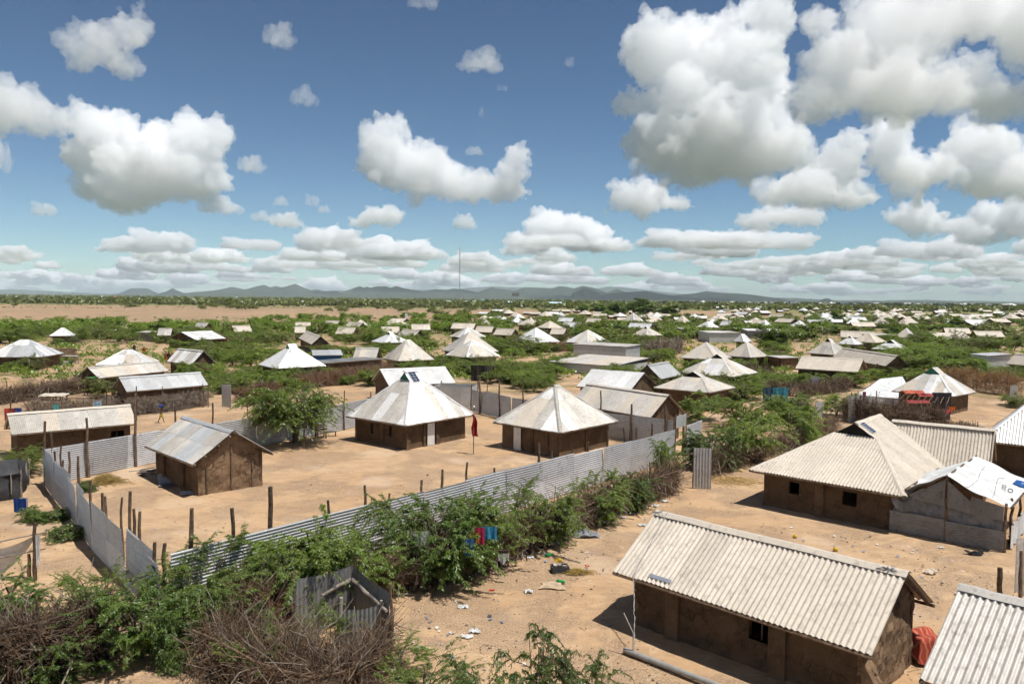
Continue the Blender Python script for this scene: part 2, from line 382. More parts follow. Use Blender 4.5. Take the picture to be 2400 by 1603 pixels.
cloud([(2145,512,72,34),(2230,530,60,22)], 548, 'white cumulus puff under the long right bank', 10)
cloud([(2350,515,66,46),(2290,545,60,26)], 568, 'grey-white cumulus low at the right edge', 11)
cloud([(1840,506,102,22),(1780,520,60,16)], 528, 'flat grey cumulus strip below the tower cloud', 12)
cloud([(890,508,62,22),(850,520,40,10)], 531, 'small flat-based cumulus under the trailing cloud', 13)
# small fair-weather puffs, five shapes
PUFF = []
for k in range(5):
    rs = random.Random(40+k)
    lob = [((rs.uniform(-.5, .5), rs.uniform(-.3, .3), rs.uniform(.2, .5)), (rs.uniform(.4, .75), rs.uniform(.4, .6), rs.uniform(.28, .5))) for _ in range(4)]
    PUFF.append(puffs_mesh('cloud_puff', lobe_puffs(lob, 0.0, rs, .7), .035, [(.5, .5), (.22, .42), (.09, .26)], k))
def puff(px, base_y, w, h, label, k, grp):
    """small cloud: pixel of its base centre, width and height in pixels"""
    d = ray(px, base_y); D = (BASE - CAM_H) / d[2] * d[1]; D = min(D, 60000); s = D/F_PX
    o = obj('cloud', PUFF[k % 5], CLOUD, loc=S(px, base_y, D)); o.scale = (w*s/1.9, w*s/2.2, h*s/.95)
    o.rotation_euler = (0, 0, (k*1.7) % 6.28 if False else 0); tag(o, label, 'cloud', grp); return o
for i, (x, y, w, h, lab) in enumerate([(665,112,92,58,'lone round puff of cloud in the upper middle of the blue'),(713,247,66,50,'small puff of cloud below the lone round one'),(1000,24,72,40,'scrap of cloud at the top edge of the sky'),
  (1145,166,120,50,'thin ragged cloud between the mast and the tower cloud'),(1100,538,72,42,'small round cloud just right of the mast top'),(680,534,92,38,'small cloud over the central hills'),(613,518,54,26,'little puff left of the small cloud over the central hills'),
  (736,485,34,32,'tiny upright puff over the middle hills'),(664,482,40,24,'tiny flat puff left of the upright one'),(766,500,38,22,'tiny low puff right of the upright one'),(598,405,78,42,'slanting wisp of cloud right of the two-horned cumulus'),
  (516,500,104,44,'low cloud right under the two-horned cumulus'),(112,507,58,36,'small cloud puff above the horizon at the far left'),(8,400,64,84,'torn cloud scrap at the left edge'),(1120,365,54,24,'thin scrap above the trailing cumulus'),(1338,158,30,24,'tiny scrap left of the tower cloud'),
  (1016,372,36,34,'tiny puff touching the top of the trailing cumulus'),(1180,215,26,16,'faint scrap below the thin ragged cloud'),(1130,275,18,26,'faint upright scrap above the trailing cumulus')]):
    puff(x, y, w, h, lab, i, 'scattered small clouds')
rs = random.Random(5)
for i in range(290):                                   # cloud streets running out to the horizon
    t = rs.random()**1.25; by = 692 - 116*t
    x = rs.uniform(-500, 2900); 
    if x < 1250 and t > .75 and rs.random() < .6: continue
    w = rs.uniform(70, 215)*(.55+.45*t); 
    puff(x, by, w, w*rs.uniform(.20, .40)*(.7+.3*t), 'small pale cumulus in the cloud band above the horizon', i, 'cloud band above the horizon')
# the same sky goes on to both sides and behind the viewer
for i in range(22):
    a = rs.uniform(40, 320); e = rs.uniform(5, 35); D = BASE/math.tan(R(e)); w = rs.uniform(.2, .5)*BASE*1.6
    o = obj('cloud', PUFF[i % 5], CLOUD, loc=(D*math.sin(R(a)), D*math.cos(R(a)), BASE)); o.scale = (w, w, w*.8)
    tag(o, 'cumulus cloud outside the photograph, over the plain behind', 'cloud', 'clouds beyond the frame')
# ------------------------------------------------------------------ building materials
def tin(name, c_new, c_old, rough, metal, rust=(.30, .17, .09), rustamt=.25, var=.10):
    """galvanised / painted roofing sheet: weathered down its length, stains and a few rust spots, tint differs from sheet to sheet"""
    m, T, bs, out = new_mat(name)
    tc = T.add('ShaderNodeTexCoord').outputs['Object']; oi = T.add('ShaderNodeObjectInfo')
    vec = T.vm('ADD', tc, T.vm('SCALE', T.vm('ADD', oi.outputs['Location'], (.3, .7, .1))))
    vec.node.inputs[1].default_value = (0, 0, 0); T.l.new(T.vm('MULTIPLY', oi.outputs['Location'], (3.1, 2.3, 1.7)), vec.node.inputs[1])
    off = T.add('ShaderNodeCombineXYZ'); T.l.new(T.m('MULTIPLY', oi.outputs['Random'], 57.), off.inputs[0])
    vec = T.vm('ADD', vec, off.outputs[0])
    n1 = T.noise(vec, 1.1, 5, .62); n2 = T.noise(vec, 6., 4, .65); n3 = T.noise(vec, 2.3, 6, .7)
    age = T.m('ADD', T.m('MULTIPLY', T.sstep(n1, .3, .7), .6), T.m('MULTIPLY', oi.outputs['Random'], .5))
    c = T.mix(age, c_new, c_old)
    c = T.mix(T.m('MULTIPLY', T.sstep(n2, .5, .72), .45), c, tuple(x*.55 for x in c_old))
    st = T.noise(T.vm('MULTIPLY', vec, (1.5, 1.5, .5)), 3.2, 4, .6); c = T.mix(T.m('MULTIPLY', T.sstep(st, .58, .70), .5), c, tuple(x*.5 for x in c_old))
    c = T.mix(T.m('MULTIPLY', T.sstep(n3, .60, .74), rustamt), c, rust)
    sc = T.vm('SCALE', c); T.put(sc.node.inputs[3], T.lin(T.m('FRACT', T.m('MULTIPLY', oi.outputs['Random'], 7.13)), 0, 1, 1-var, 1+var))
    T.l.new(sc, bs.inputs['Base Color']); bs.inputs['Metallic'].default_value = metal
    T.put(bs.inputs['Roughness'], T.lin(n2, .3, .7, rough-.08, rough+.1)); bs.inputs['Specular IOR Level'].default_value = .35
    return m
TIN_BEIGE = tin('tin_beige', (.575, .51, .42), (.47, .41, .335), .62, .0, rustamt=.06, var=.05)
TIN_AGED = tin('tin_aged', (.56, .53, .485), (.38, .35, .305), .55, .12, rustamt=.28, var=.12)
TIN_WHITE = tin('tin_white', (.73, .73, .72), (.60, .585, .555), .45, .15, rustamt=.04, var=.08)
TIN_GREY = tin('tin_grey', (.56, .57, .57), (.44, .44, .43), .45, .35, rustamt=.06, var=.08)
TIN_FENCE = tin('tin_fence', (.60, .60, .60), (.46, .46, .455), .42, .35, rustamt=.22, var=.16)
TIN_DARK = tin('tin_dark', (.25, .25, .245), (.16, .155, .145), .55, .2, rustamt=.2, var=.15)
TIN_BLUE = tin('tin_blue', (.20, .42, .55), (.26, .42, .50), .5, .1, rustamt=.03)
TIN_GREEN = simple('tin_green', (.03, .20, .13), (.02, .13, .085), 4, .55)
def mud_mat(name, c1, c2, crack, amt):
    m, T, bs, out = new_mat(name)
    tc = T.add('ShaderNodeTexCoord').outputs['Object']; oi = T.add('ShaderNodeObjectInfo')
    vec = T.vm('ADD', tc, T.vm('MULTIPLY', oi.outputs['Location'], (.37, .53, .71)))
    n = T.noise(vec, 1.3, 6, .65); n2 = T.noise(vec, 7., 5, .7)
    c = T.mix(T.sstep(n, .36, .64), c1, c2); c = T.mix(T.m('MULTIPLY', T.sstep(n2, .5, .72), .5), c, tuple(x*1.5 for x in c1))
    vo = T.add('ShaderNodeTexVoronoi', feature='DISTANCE_TO_EDGE'); T.put(vo.inputs['Vector'], T.vm('ADD', vec, T.vm('MULTIPLY', T.noise(vec, 3., 3, .6, out='Color'), (.5, .5, .5)))); vo.inputs['Scale'].default_value = 2.6
    cr = T.m('MULTIPLY', T.sstep(vo.outputs[0], .035, .0), T.m('MULTIPLY', T.sstep(n, .42, .58), amt)); c = T.mix(cr, c, tuple(x*.35 for x in c2))
    sp = T.add('ShaderNodeSeparateXYZ'); T.l.new(tc, sp.inputs[0]); splash = T.sstep(T.m('ADD', sp.outputs[2], T.m('MULTIPLY', n2, .35)), .55, .1)     # mud splashed up from the sand
    c = T.mix(T.m('MULTIPLY', splash, .45), c, (.24, .16, .10))
    sc = T.vm('SCALE', c); T.put(sc.node.inputs[3], T.lin(oi.outputs['Random'], 0, 1, .85, 1.18)); T.l.new(sc, bs.inputs['Base Color']); bs.inputs['Roughness'].default_value = .96; bs.inputs['Specular IOR Level'].default_value = .15
    b = T.add('ShaderNodeBump'); b.inputs['Strength'].default_value = .9; b.inputs['Distance'].default_value = .04
    T.l.new(T.m('SUBTRACT', T.m('ADD', n2, T.m('MULTIPLY', T.noise(vec, 24., 4, .7), .5)), T.m('MULTIPLY', cr, 1.2)), b.inputs['Height']); T.l.new(b.outputs[0], bs.inputs['Normal']); return m
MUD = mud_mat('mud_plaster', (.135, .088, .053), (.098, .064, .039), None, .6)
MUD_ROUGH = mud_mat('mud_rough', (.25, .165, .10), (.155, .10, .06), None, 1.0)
WOOD = simple('pole_wood', (.17, .115, .075), (.085, .055, .035), 6, .9, bump=.7, bscale=40, vary=.3)
WOOD_GREY = simple('pole_grey', (.34, .29, .24), (.18, .15, .12), 6, .9, bump=.6, bscale=40, vary=.25)
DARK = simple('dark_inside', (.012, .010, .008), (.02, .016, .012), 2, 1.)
CANVAS_W = simple('canvas_white', (.64, .65, .64), (.46, .465, .455), 2.5, .8, bump=.4, bscale=9, vary=.06)
CANVAS_G = simple('canvas_grey', (.20, .21, .22), (.12, .125, .13), 3.5, .85, bump=.4, bscale=12, vary=.1)
CANVAS_B = simple('canvas_black', (.035, .036, .04), (.06, .06, .062), 3, .8, bump=.4, bscale=8, vary=.1)
CANVAS_T = simple('canvas_tan', (.50, .45, .37), (.36, .32, .25), 3, .9, bump=.3, bscale=10)
SOLAR = simple('solar_cell', (.012, .022, .06), (.02, .035, .085), 9, .12, spec=.8, vary=0)
ALU = simple('aluminium', (.75, .76, .77), (.65, .66, .67), 5, .35, metal=.8)
_cl = {}
def cloth_mat(c):
    if c not in _cl: _cl[c] = simple('cloth_%d' % len(_cl), c, tuple(x*.7 for x in c), 5, .9, bump=.3, bscale=14, vary=.05, trans=.15)
    return _cl[c]

# ------------------------------------------------------------------ houses
HLAB = []
HOUSES = []                                   # (x, y, radius) kept free of trees
PITCH_FINE, PITCH_WIDE = .10, .146
def sheets(parent, E0, E1, up, prof, org, mats, width=.82, pitch=PITCH_FINE, amp=.011, pts=4, rows=1, name='roof_sheet', seed=0, jag=.02, split=None):
    """corrugated sheets laid side by side from the eave E0-E1 up the slope; prof = how far up (0..1) along the eave (0..1)"""
    rs = random.Random(seed); E0 = np.array(E0, float); E1 = np.array(E1, float); up = np.array(up, float); org = np.array(org, float)
    W = np.linalg.norm(E1-E0); e = (E1-E0)/W; n = np.cross(e, up); n /= np.linalg.norm(n); L = np.linalg.norm(up)
    if n[2] < 0: n = -n
    pu = np.array([p[0] for p in prof]); pv = np.array([p[1] for p in prof])
    for i in range(1, len(pu)):
        if pu[i] <= pu[i-1]: pu[i] = pu[i-1] + 1e-5
    k = max(1, int(round(W/width))); w = W/k; out = []
    for i in range(k):
        a, b = i*w, (i+1)*w + (.03 if i < k-1 else 0)
        a = max(0, a - (0.015 if i else 0))
        if pts:
            ss = np.arange(math.ceil(a/(pitch/pts))*(pitch/pts), b, pitch/pts)
            ss = np.unique(np.concatenate([[a], ss, [b], [q*W for q in pu if a < q*W < b]]))
        else: ss = np.unique(np.array([a, b] + [q*W for q in pu if a < q*W < b]))
        vt = np.interp(ss/W, pu, pv)
        if vt.max() < .01: continue
        lift = (.006 if i % 2 else 0) + rs.uniform(0, .006); v0 = -rs.uniform(0, jag)/L
        cor = amp*np.sin(ss/pitch*2*math.pi) if pts else np.zeros_like(ss)
        ends = [(v0, 1.0)]
        if split and vt.max() > split: ends = [(v0, split), (split-.05, 1.0)]
        for q, (va, vb) in enumerate(ends):
            top = np.minimum(vt, vb); lo = np.minimum(np.full_like(ss, va), top)
            if (top-lo).max() < .01: continue
            V = []
            for r in range(rows+1):
                f = r/rows; vv = lo + (top-lo)*f
                V.append(E0 + e*ss[:, None] + up*vv[:, None] + n*(cor + lift + q*.012 + rs.uniform(-.003, .003))[:, None] - org)
            V = np.array(V); c = V.reshape(-1, 3).mean(0); m = len(ss)
            idx = np.arange(rows*(m-1)); rr = idx//(m-1); cc = idx % (m-1); A = rr*m+cc
            o = obj(name, mesh_np(name, V.reshape(-1, 3)-c, np.stack([A, A+1, A+m+1, A+m], -1), smooth=pts > 2), None, parent, c)
            o.data.materials.append(mats[rs.randrange(len(mats))]); out.append(o)
    return out
def strip(parent, A, B, width, org, mat, name, lift=.03, drop=.10):
    """ridge or hip capping: bent strip along A-B"""
    A = np.array(A, float); B = np.array(B, float); t = B-A; t /= np.linalg.norm(t)
    s = np.cross(t, (0, 0, 1)); s /= np.linalg.norm(s); mb = MB(); k = 6; prev = None
    for i in range(k+1):
        p = A + (B-A)*i/k + np.array([0, 0, lift + .012*math.sin(i*2.1)]) - org
        r = [p - s*width - np.array([0, 0, drop]), p - s*.05, p + s*.05, p + s*width - np.array([0, 0, drop])]
        if prev is not None:
            for j in range(3): mb.quad(prev[j], r[j], r[j+1], prev[j+1])
        prev = r
    return mb.build(name, mat, parent)
def wall_panel(parent, A, B, z1, org, mat, thick=.18, holes=(), gable=None, rough=0., step=.3, name='wall', seed=0, z0=-.05):
    """mud wall A->B with real openings (u0,u1,za,zb in metres); gable = extra height of a centred peak; thickness goes to the left of A->B"""
    A = np.array([A[0], A[1], 0.]); B = np.array([B[0], B[1], 0.]); L = np.linalg.norm(B-A); e = (B-A)/L; n = np.array([-e[1], e[0], 0])
    us = set(np.linspace(0, L, max(2, int(L/step))+1)); 
    if gable: us.add(L/2)
    zs = set(np.linspace(z0, z1, max(2, int(z1/step))+1))
    if gable: zs |= set(np.linspace(z1, z1+gable, max(2, int(gable/step))+1))
    for h in holes: us |= {h[0], h[1]}; zs |= {h[2], h[3]}
    us = sorted(us); zs = sorted(zs)
    us = [u for i, u in enumerate(us) if i == 0 or u-us[i-1] > .01]; zs = [z for i, z in enumerate(zs) if i == 0 or z-zs[i-1] > .01]
    top = lambda u: z1 + (gable*(1-abs(2*u/L-1)) if gable else 0)
    nu, nz = len(us), len(zs); V = []; 
    for side in (0, 1):
        for i, u in enumerate(us):
            for z in zs:
                zz = min(z, top(u)); p = A + e*u + np.array([0, 0, zz]) + n*(thick*side)
                if rough and not side:
                    w = float(pnoise(u*2.2+seed, zz*2.6, seed))*.6 + float(pnoise(u*7+seed, zz*8, seed+2))*.4
                    p = p + n*(-rough*w)
                V.append(p - org)
    F = []; solid = {}
    for i in range(nu-1):
        for j in range(nz-1):
            um, zm = (us[i]+us[i+1])/2, (zs[j]+zs[j+1])/2
            s = zs[j] < max(top(us[i]), top(us[i+1])) - 1e-4 and not any(h[0] < um < h[1] and h[2] < zm < h[3] for h in holes)
            solid[i, j] = s
    id_ = lambda side, i, j: side*nu*nz + i*nz + j
    for (i, j), s in solid.items():
        if not s: continue
        F.append((id_(0, i, j), id_(0, i+1, j), id_(0, i+1, j+1), id_(0, i, j+1)))
        F.append((id_(1, i, j), id_(1, i, j+1), id_(1, i+1, j+1), id_(1, i+1, j)))
        for di, dj, q in ((-1, 0, ((i, j+1), (i, j))), (1, 0, ((i+1, j), (i+1, j+1))), (0, -1, ((i, j), (i+1, j))), (0, 1, ((i+1, j+1), (i, j+1)))):
            if not solid.get((i+di, j+dj), False):
                (a, b), (c, d) = q; F.append((id_(0, a, b), id_(1, a, b), id_(1, c, d), id_(0, c, d)))
    me = bpy.data.meshes.new(name); me.from_pydata([tuple(v) for v in V], [], F); me.update()
    return obj(name, me, mat, parent)
def roof_frame(parent, lines, org, r=.045):
    mb = MB()
    for a, b in lines: mb.tube([np.array(a)-org, np.array(b)-org], r, 5)
    return mb.build('roof', WOOD, parent)
def perp(u): return np.array([-u[1], u[0], 0.])
def unit(v): v = np.array(v, float); return v/np.linalg.norm(v)

def gable_house(name, label, rl, rr, el, er, ze, mats, cat='house', zr=None, span=None, group=None, pitch=PITCH_FINE, pts=4, rows=1, width=.82, over=.35, gover=.3,
                windows=(), pil=(), wall=MUD, gwall=None, rough=.02, cap=None, amp=.016, seed=0, gable_wall=True, door=None, split=None, back=True, step=.3, doors=()):
    """roof ridge rl-rr and eave el-er as seen, ze = eave height; windows/pilasters along the front wall in 0..1"""
    E0, E1 = G(*el, ze), G(*er, ze); e = (E1-E0)/np.linalg.norm(E1-E0); n = perp(e); L = np.linalg.norm(E1-E0)
    if zr is None:
        q = [VP(*r, E, E+n) for r, E in ((rl, E0), (rr, E1))]
        zr = float(np.mean([p[2] for p in q])); span = float(np.mean([np.dot(p-E, n) for p, E in zip(q, (E0, E1))]))
    elif span is None:
        span = min(3.6, max(1.5, float(np.mean([np.dot(G(*r, zr)-E0, n) for r in (rl, rr)]))))
    org = (E0+E1)/2 + n*span; org[2] = 0; h = empty(name, org); tag(h, label, cat, group)
    up = n*span; up[2] = zr-ze
    R0, R1 = E0+up, E1+up; B0, B1 = E0+2*n*span, E1+2*n*span
    dz = np.array([0, 0, -.07])
    roof = roof_frame(h, [(E0+dz, E1+dz), (R0+dz, R1+dz), (B0+dz, B1+dz)] + [(E0+(E1-E0)*t+dz, R0+(R1-R0)*t+dz) for t in (.02, .98)] + [(B0+(B1-B0)*t+dz, R0+(R1-R0)*t+dz) for t in (.02, .98)], org)
    sheets(roof, E0, E1, up, [(0, 1), (1, 1)], org, mats, width, pitch, amp, pts, rows, seed=seed, split=split)
    sheets(roof, B1, B0, up*np.array([-1, -1, 1]), [(0, 1), (1, 1)], org, mats, width, pitch, amp, pts if back else 0, rows, seed=seed+1)
    strip(roof, R0-e*.02, R1+e*.02, .2, org, cap or mats[0], 'ridge_cap')
    Z0 = np.array([1, 1, 0.])
    W0, W1 = E0+n*over+e*gover, E1+n*over-e*gover; V0, V1 = B0-n*over+e*gover, B1-n*over-e*gover
    W0, W1, V0, V1 = W0*Z0, W1*Z0, V0*Z0, V1*Z0
    slope = (zr-ze)/span; zw = ze + over*slope - .06; wl = np.linalg.norm(W1-W0)
    hs = [(u*wl-w/2, u*wl+w/2, za, zb) for u, w, za, zb in windows]
    wf = wall_panel(h, W0, W1, zw, org, wall, holes=hs, rough=rough, seed=seed, step=step)
    for u, w in pil:
        c = W0 + (W1-W0)*u - n*.06 - org; MB().box((c[0], c[1], zw/2-.05), w, .14, zw, math.atan2(e[1], e[0])).build('pilaster', wall, wf)
    for (u, w, za, zb) in windows:
        c = W0 + (W1-W0)*u + n*.09 - org; MB().box((c[0], c[1], za-.03), w+.16, .22, .06, math.atan2(e[1], e[0])).build('window_sill', wall, wf)
        MB().box((c[0]+n[0]*.06, c[1]+n[1]*.06, (za+zb)/2), .04, .04, zb-za, math.atan2(e[1], e[0])).build('window_bar', WOOD, wf)
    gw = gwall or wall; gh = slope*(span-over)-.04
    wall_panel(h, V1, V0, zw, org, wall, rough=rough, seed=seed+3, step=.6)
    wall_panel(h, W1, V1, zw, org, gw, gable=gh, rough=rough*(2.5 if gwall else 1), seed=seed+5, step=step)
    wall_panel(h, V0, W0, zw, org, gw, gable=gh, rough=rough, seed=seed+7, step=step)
    for (u, w, z) in doors:
        p = W0 + (W1-W0)*u - n*.1; sheets(h, p-e*w/2 + np.array([0, 0, .02]), p+e*w/2 + np.array([0, 0, .02]), np.array([0, 0, z]), [(0, 1), (1, 1)], org, [TIN_WHITE], w, pitch, .01, 4, name='door', seed=seed+9)
    HLAB.append((org, max(L, 2*span), label)); HOUSES.append((org[0], org[1], max(L*.5, span)+.3))
    return dict(h=h, E0=E0, E1=E1, e=e, n=n, R0=R0, R1=R1, B0=B0, B1=B1, W0=W0, W1=W1, V0=V0, V1=V1, org=org, zr=zr, span=span, up=up, roof=roof, zw=zw, wf=wf)

def hip_house(name, label, c4, ze, zr, mats, ridge=.6, zg=None, vent=None, cat='hut', group=None, pitch=PITCH_FINE, pts=4, rows=1, width=.82, over=.42, wall=MUD, rough=.02, amp=.016,
              windows=(), pil=(), doors=(), seed=0, cap=None, step=.35, split=.72, mats_b=None, axis=0, walls=True, lod=0):
    """c4: eave corners front, right, back, left (counter-clockwise from above); the ridge runs along front->right (axis 0) or front->left (axis 1);
    zg < zr gives a gablet (small vent gable) at both ridge ends"""
    c = [np.array([p[0], p[1], ze], float) for p in c4]
    if axis: c = [c[3], c[0], c[1], c[2]]          # ridge along the former left->front side
    org = sum(c)/4; org[2] = 0; h = empty(name, org); tag(h, label, cat, group)
    a = (c[1]-c[0]+c[2]-c[3])/2; b = (c[3]-c[0]+c[2]-c[1])/2; La, Lb = np.linalg.norm(a), np.linalg.norm(b)
    ea, eb = a/La, b/Lb; ctr = sum(c)/4
    R0, R1 = ctr - ea*ridge/2, ctr + ea*ridge/2; R0 = R0+np.array([0, 0, zr-ze]); R1 = R1+np.array([0, 0, zr-ze])
    zg = zg if zg is not None else zr - .02
    vg = (zg-ze)/(zr-ze); rk = ridge/La; wk = 1-vg
    dz = np.array([0, 0, -.07]); up_f = b/2 + np.array([0, 0, zr-ze]); up_b = -b/2 + np.array([0, 0, zr-ze])
    g0, g1 = .5-rk/2, .5+rk/2
    prof = [(0, 0), (g0, vg), (g0, 1), (g1, 1), (g1, vg), (1, 0)]
    roof = roof_frame(h, [(c[i]+dz, c[(i+1) % 4]+dz) for i in range(4)] + ([(R0+dz, R1+dz)] if not lod else []), org)
    mb_ = mats_b or mats
    sheets(roof, c[0], c[1], up_f, prof, org, mats, width, pitch, amp, pts, rows, seed=seed, split=split)
    sheets(roof, c[2], c[3], up_b, prof, org, mats, width*(1 if not lod else 2), pitch, amp, 0, rows, seed=seed+1)
    end = [(0, 0), (.5-wk/2, 1), (.5+wk/2, 1), (1, 0)]
    upl = (a*g0) + np.array([0, 0, zg-ze]); upr = -(a*g0) + np.array([0, 0, zg-ze])
    sheets(roof, c[3], c[0], upl, end, org, mb_, width, pitch, amp, pts, rows, seed=seed+2, split=split)
    sheets(roof, c[1], c[2], upr, end, org, mb_, width, pitch, amp, pts, rows, seed=seed+3, split=split)
    cp = cap or mats[0]
    gl = [R0 - np.array([0, 0, zr-zg]) + s*eb*Lb/2*wk for s in (-1, 1)]; gr = [R1 - np.array([0, 0, zr-zg]) + s*eb*Lb/2*wk for s in (-1, 1)]
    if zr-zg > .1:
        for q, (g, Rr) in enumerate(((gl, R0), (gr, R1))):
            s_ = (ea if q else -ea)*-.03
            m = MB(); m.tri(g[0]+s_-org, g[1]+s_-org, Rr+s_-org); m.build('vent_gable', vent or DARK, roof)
    if not lod:
        for p, q in ((c[0], gl[0]), (c[1], gr[0]), (c[2], gr[1]), (c[3], gl[1])): strip(roof, p, q, .13, org, cp, 'hip_cap', .035, .06)
        for p, q in ((gl[0], R0), (gr[0], R1)):
            if zr-zg > .1: strip(roof, p, q, .12, org, cp, 'barge_cap', .035, .06)
        strip(roof, R0-ea*.12, R1+ea*.12, .18, org, cp, 'ridge_cap')
    else:
        for p, q in ((c[0], gl[0]), (c[1], gr[0])): strip(roof, p, q, .11, org, cp, 'hip_cap', .035, .06)
    out = dict(h=h, c=c, org=org, ea=ea, eb=eb, R0=R0, R1=R1, roof=roof, up_f=up_f, up_l=upl, zr=zr, zg=zg, gl=gl, gr=gr, La=La, Lb=Lb)
    if walls:
        w = [c[0]+ea*over+eb*over, c[1]-ea*over+eb*over, c[2]-ea*over-eb*over, c[3]+ea*over-eb*over]; w = [p*np.array([1, 1, 0.]) for p in w]; zw = ze + over*min((zr-ze)/(Lb/2), (zg-ze)/(La*g0)) - .06
        sides = [(w[0], w[1]), (w[1], w[2]), (w[2], w[3]), (w[3], w[0])]; out['w'] = w; out['zw'] = zw
        for k, (A, B) in enumerate(sides):
            L = np.linalg.norm(B-A); e = (B-A)/L; n = perp(e)
            hs = [(u*L-ww/2, u*L+ww/2, za, zb) for (s, u, ww, za, zb) in windows if s == k]
            wp = wall_panel(h, A, B, zw, org, wall, holes=hs, rough=rough if not lod else 0, seed=seed+k, step=step if not lod else 1.5)
            for (s, u, ww) in pil:
                if s == k:
                    q = A+(B-A)*u - n*.05 - org; MB().box((q[0], q[1], zw/2-.04), ww, .12, zw, math.atan2(e[1], e[0])).build('pilaster', wall, wp)
            for (s, u, ww, hh) in doors:
                if s == k:
                    q = A+(B-A)*u - n*.12; z = np.array([0, 0, .03]); sheets(h, q-e*ww/2+z, q+e*ww/2+z, np.array([0, 0, hh]), [(0, 1), (1, 1)], org, [TIN_WHITE], ww, pitch, .01, 4, name='door', seed=seed+k)
    HLAB.append((org, max(La, Lb), label)); HOUSES.append((org[0], org[1], max(La, Lb)*.62))
    return out
def square_from_px(L, F, Rr, ze):
    l, f, r = G(*L, ze), G(*F, ze), G(*Rr, ze); return [f, r, l+r-f, l]
def square_at(xl, xr, yc, ze, ang, ratio=1.0):
    """square hut whose eave outline spans xl..xr at mid eave height yc, turned by ang degrees"""
    c = G((xl+xr)/2, yc, ze); wid = (xr-xl)*c[1]/F_PX; a = R(ang)
    s = wid/(abs(math.cos(a)) + ratio*abs(math.sin(a))); d1 = np.array([math.cos(a), math.sin(a), 0])*s/2; d2 = np.array([-math.sin(a), math.cos(a), 0])*s*ratio/2
    return [c-d1-d2, c+d1-d2, c+d1+d2, c-d1+d2], s
def apex_z(px, py, c4): 
    c = sum(np.array(p) for p in c4)/4; return float(S(px, py, c[1])[2])
def solar_panel(parent, P, ex, ey, w, l, org, nx=2, ny=4):
    """framed panel with its cells, lying on a slope: P corner, ex across, ey up-slope"""
    ex = unit(ex); ey = unit(ey); n = np.cross(ex, ey); n = n if n[2] > 0 else -n; P = np.array(P, float)+n*.05
    f = MB(); q = lambda u, v, z: P+ex*u+ey*v+n*z-org
    f.hexa([q(0, 0, 0), q(w, 0, 0), q(w, l, 0), q(0, l, 0), q(0, 0, .035), q(w, 0, .035), q(w, l, .035), q(0, l, .035)])
    o = f.build('solar_panel', ALU, parent)
    for i in range(nx):
        for j in range(ny):
            g = .025; cw, cl = (w-g)/nx, (l-g)/ny; u, v = g+i*cw, g+j*cl; m = MB()
            m.hexa([q(u, v, .036), q(u+cw-g, v, .036), q(u+cw-g, v+cl-g, .036), q(u, v+cl-g, .036), q(u, v, .04), q(u+cw-g, v, .04), q(u+cw-g, v+cl-g, .04), q(u, v+cl-g, .04)])
            m.build('solar_cell', SOLAR, o)
    return o

# --- foreground houses
A = gable_house('mud_house', 'long mud house under a beige corrugated roof in the lower right corner of the yard', (1531,1203), (2135,1333), (1437,1337), (2045,1535), 1.6, [TIN_BEIGE],
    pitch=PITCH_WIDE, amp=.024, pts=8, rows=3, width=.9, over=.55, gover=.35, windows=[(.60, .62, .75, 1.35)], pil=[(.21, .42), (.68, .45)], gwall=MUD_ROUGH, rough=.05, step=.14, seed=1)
mb = MB(); q = A['E0']+A['e']*1.15+A['up']*.06-A['org']; ex, ey = A['e'], unit(A['up']); nn = np.cross(ex, ey)
mb.hexa([q+nn*.03, q+ex*.72+nn*.03, q+ex*.72+ey*.12+nn*.03, q+ey*.12+nn*.03, q+nn*.045, q+ex*.72+nn*.045, q+ex*.72+ey*.12+nn*.045, q+ey*.12+nn*.045]); mb.build('tin_patch', ALU, A['roof'])
rs = random.Random(3)
for (u, k) in ((.945, 6), (.012, 2)):
    mb = MB(); p = A['R0']+(A['R1']-A['R0'])*u - A['up']*.05 + np.array([0, 0, .06]) - A['org']
    for _ in range(k*4):
        d = np.array([rs.uniform(-1, 1), rs.uniform(-1, 1), rs.uniform(-.3, .1)])*.28; mb.tube([p, p+d*.5+np.array([0, 0, .04]), p+d], .008, 3)
    mb.build('wire_tie', CANVAS_G, A['roof'])
Bh = gable_house('mud_house', 'pale-roofed house cut by the lower right corner of the picture', (2222,1362), (2520,1439), (2155,1588), (2420,1680), 1.6, [TIN_AGED, TIN_WHITE, TIN_AGED],
    pitch=PITCH_WIDE, amp=.024, pts=8, rows=3, width=.9, over=.5, rough=.025, step=.3, seed=11)
C4 = square_from_px((1757,1100), (2120,1163), (2275,1062), 1.65)
Ch = hip_house('mud_house', 'large mud house with a vented beige hip roof beside the patched tarpaulin shelter', C4, 1.65, 3.75, [TIN_BEIGE], ridge=3.6, zg=3.15, vent=DARK, cat='house', pitch=PITCH_WIDE, amp=.024, pts=8, rows=2,
    width=.9, over=.5, windows=[(3, .25, .5, .75, 1.3), (3, .68, .62, .7, 1.3)], pil=[(3, .46, .36)], rough=.02, step=.2, seed=21, split=.8)
solar_panel(Ch['h'], Ch['R0']-Ch['up_f']*.22+Ch['ea']*.1, Ch['ea'], Ch['up_f'], .5, .72, Ch['org'], 2, 6)
Dh = gable_house('mud_house', 'long beige-roofed wing behind the vented hip roof, ending at the right', (1990,975), (2352,1012), (2075,1075), (2322,1105), 1.75, [TIN_BEIGE], cat='house', zr=3.5, pitch=PITCH_WIDE, amp=.024, pts=8, rows=2, width=.9, over=.45, seed=31, gwall=MUD)
F4, s_ = square_at(2282, 2640, 1030, 1.9, -38)
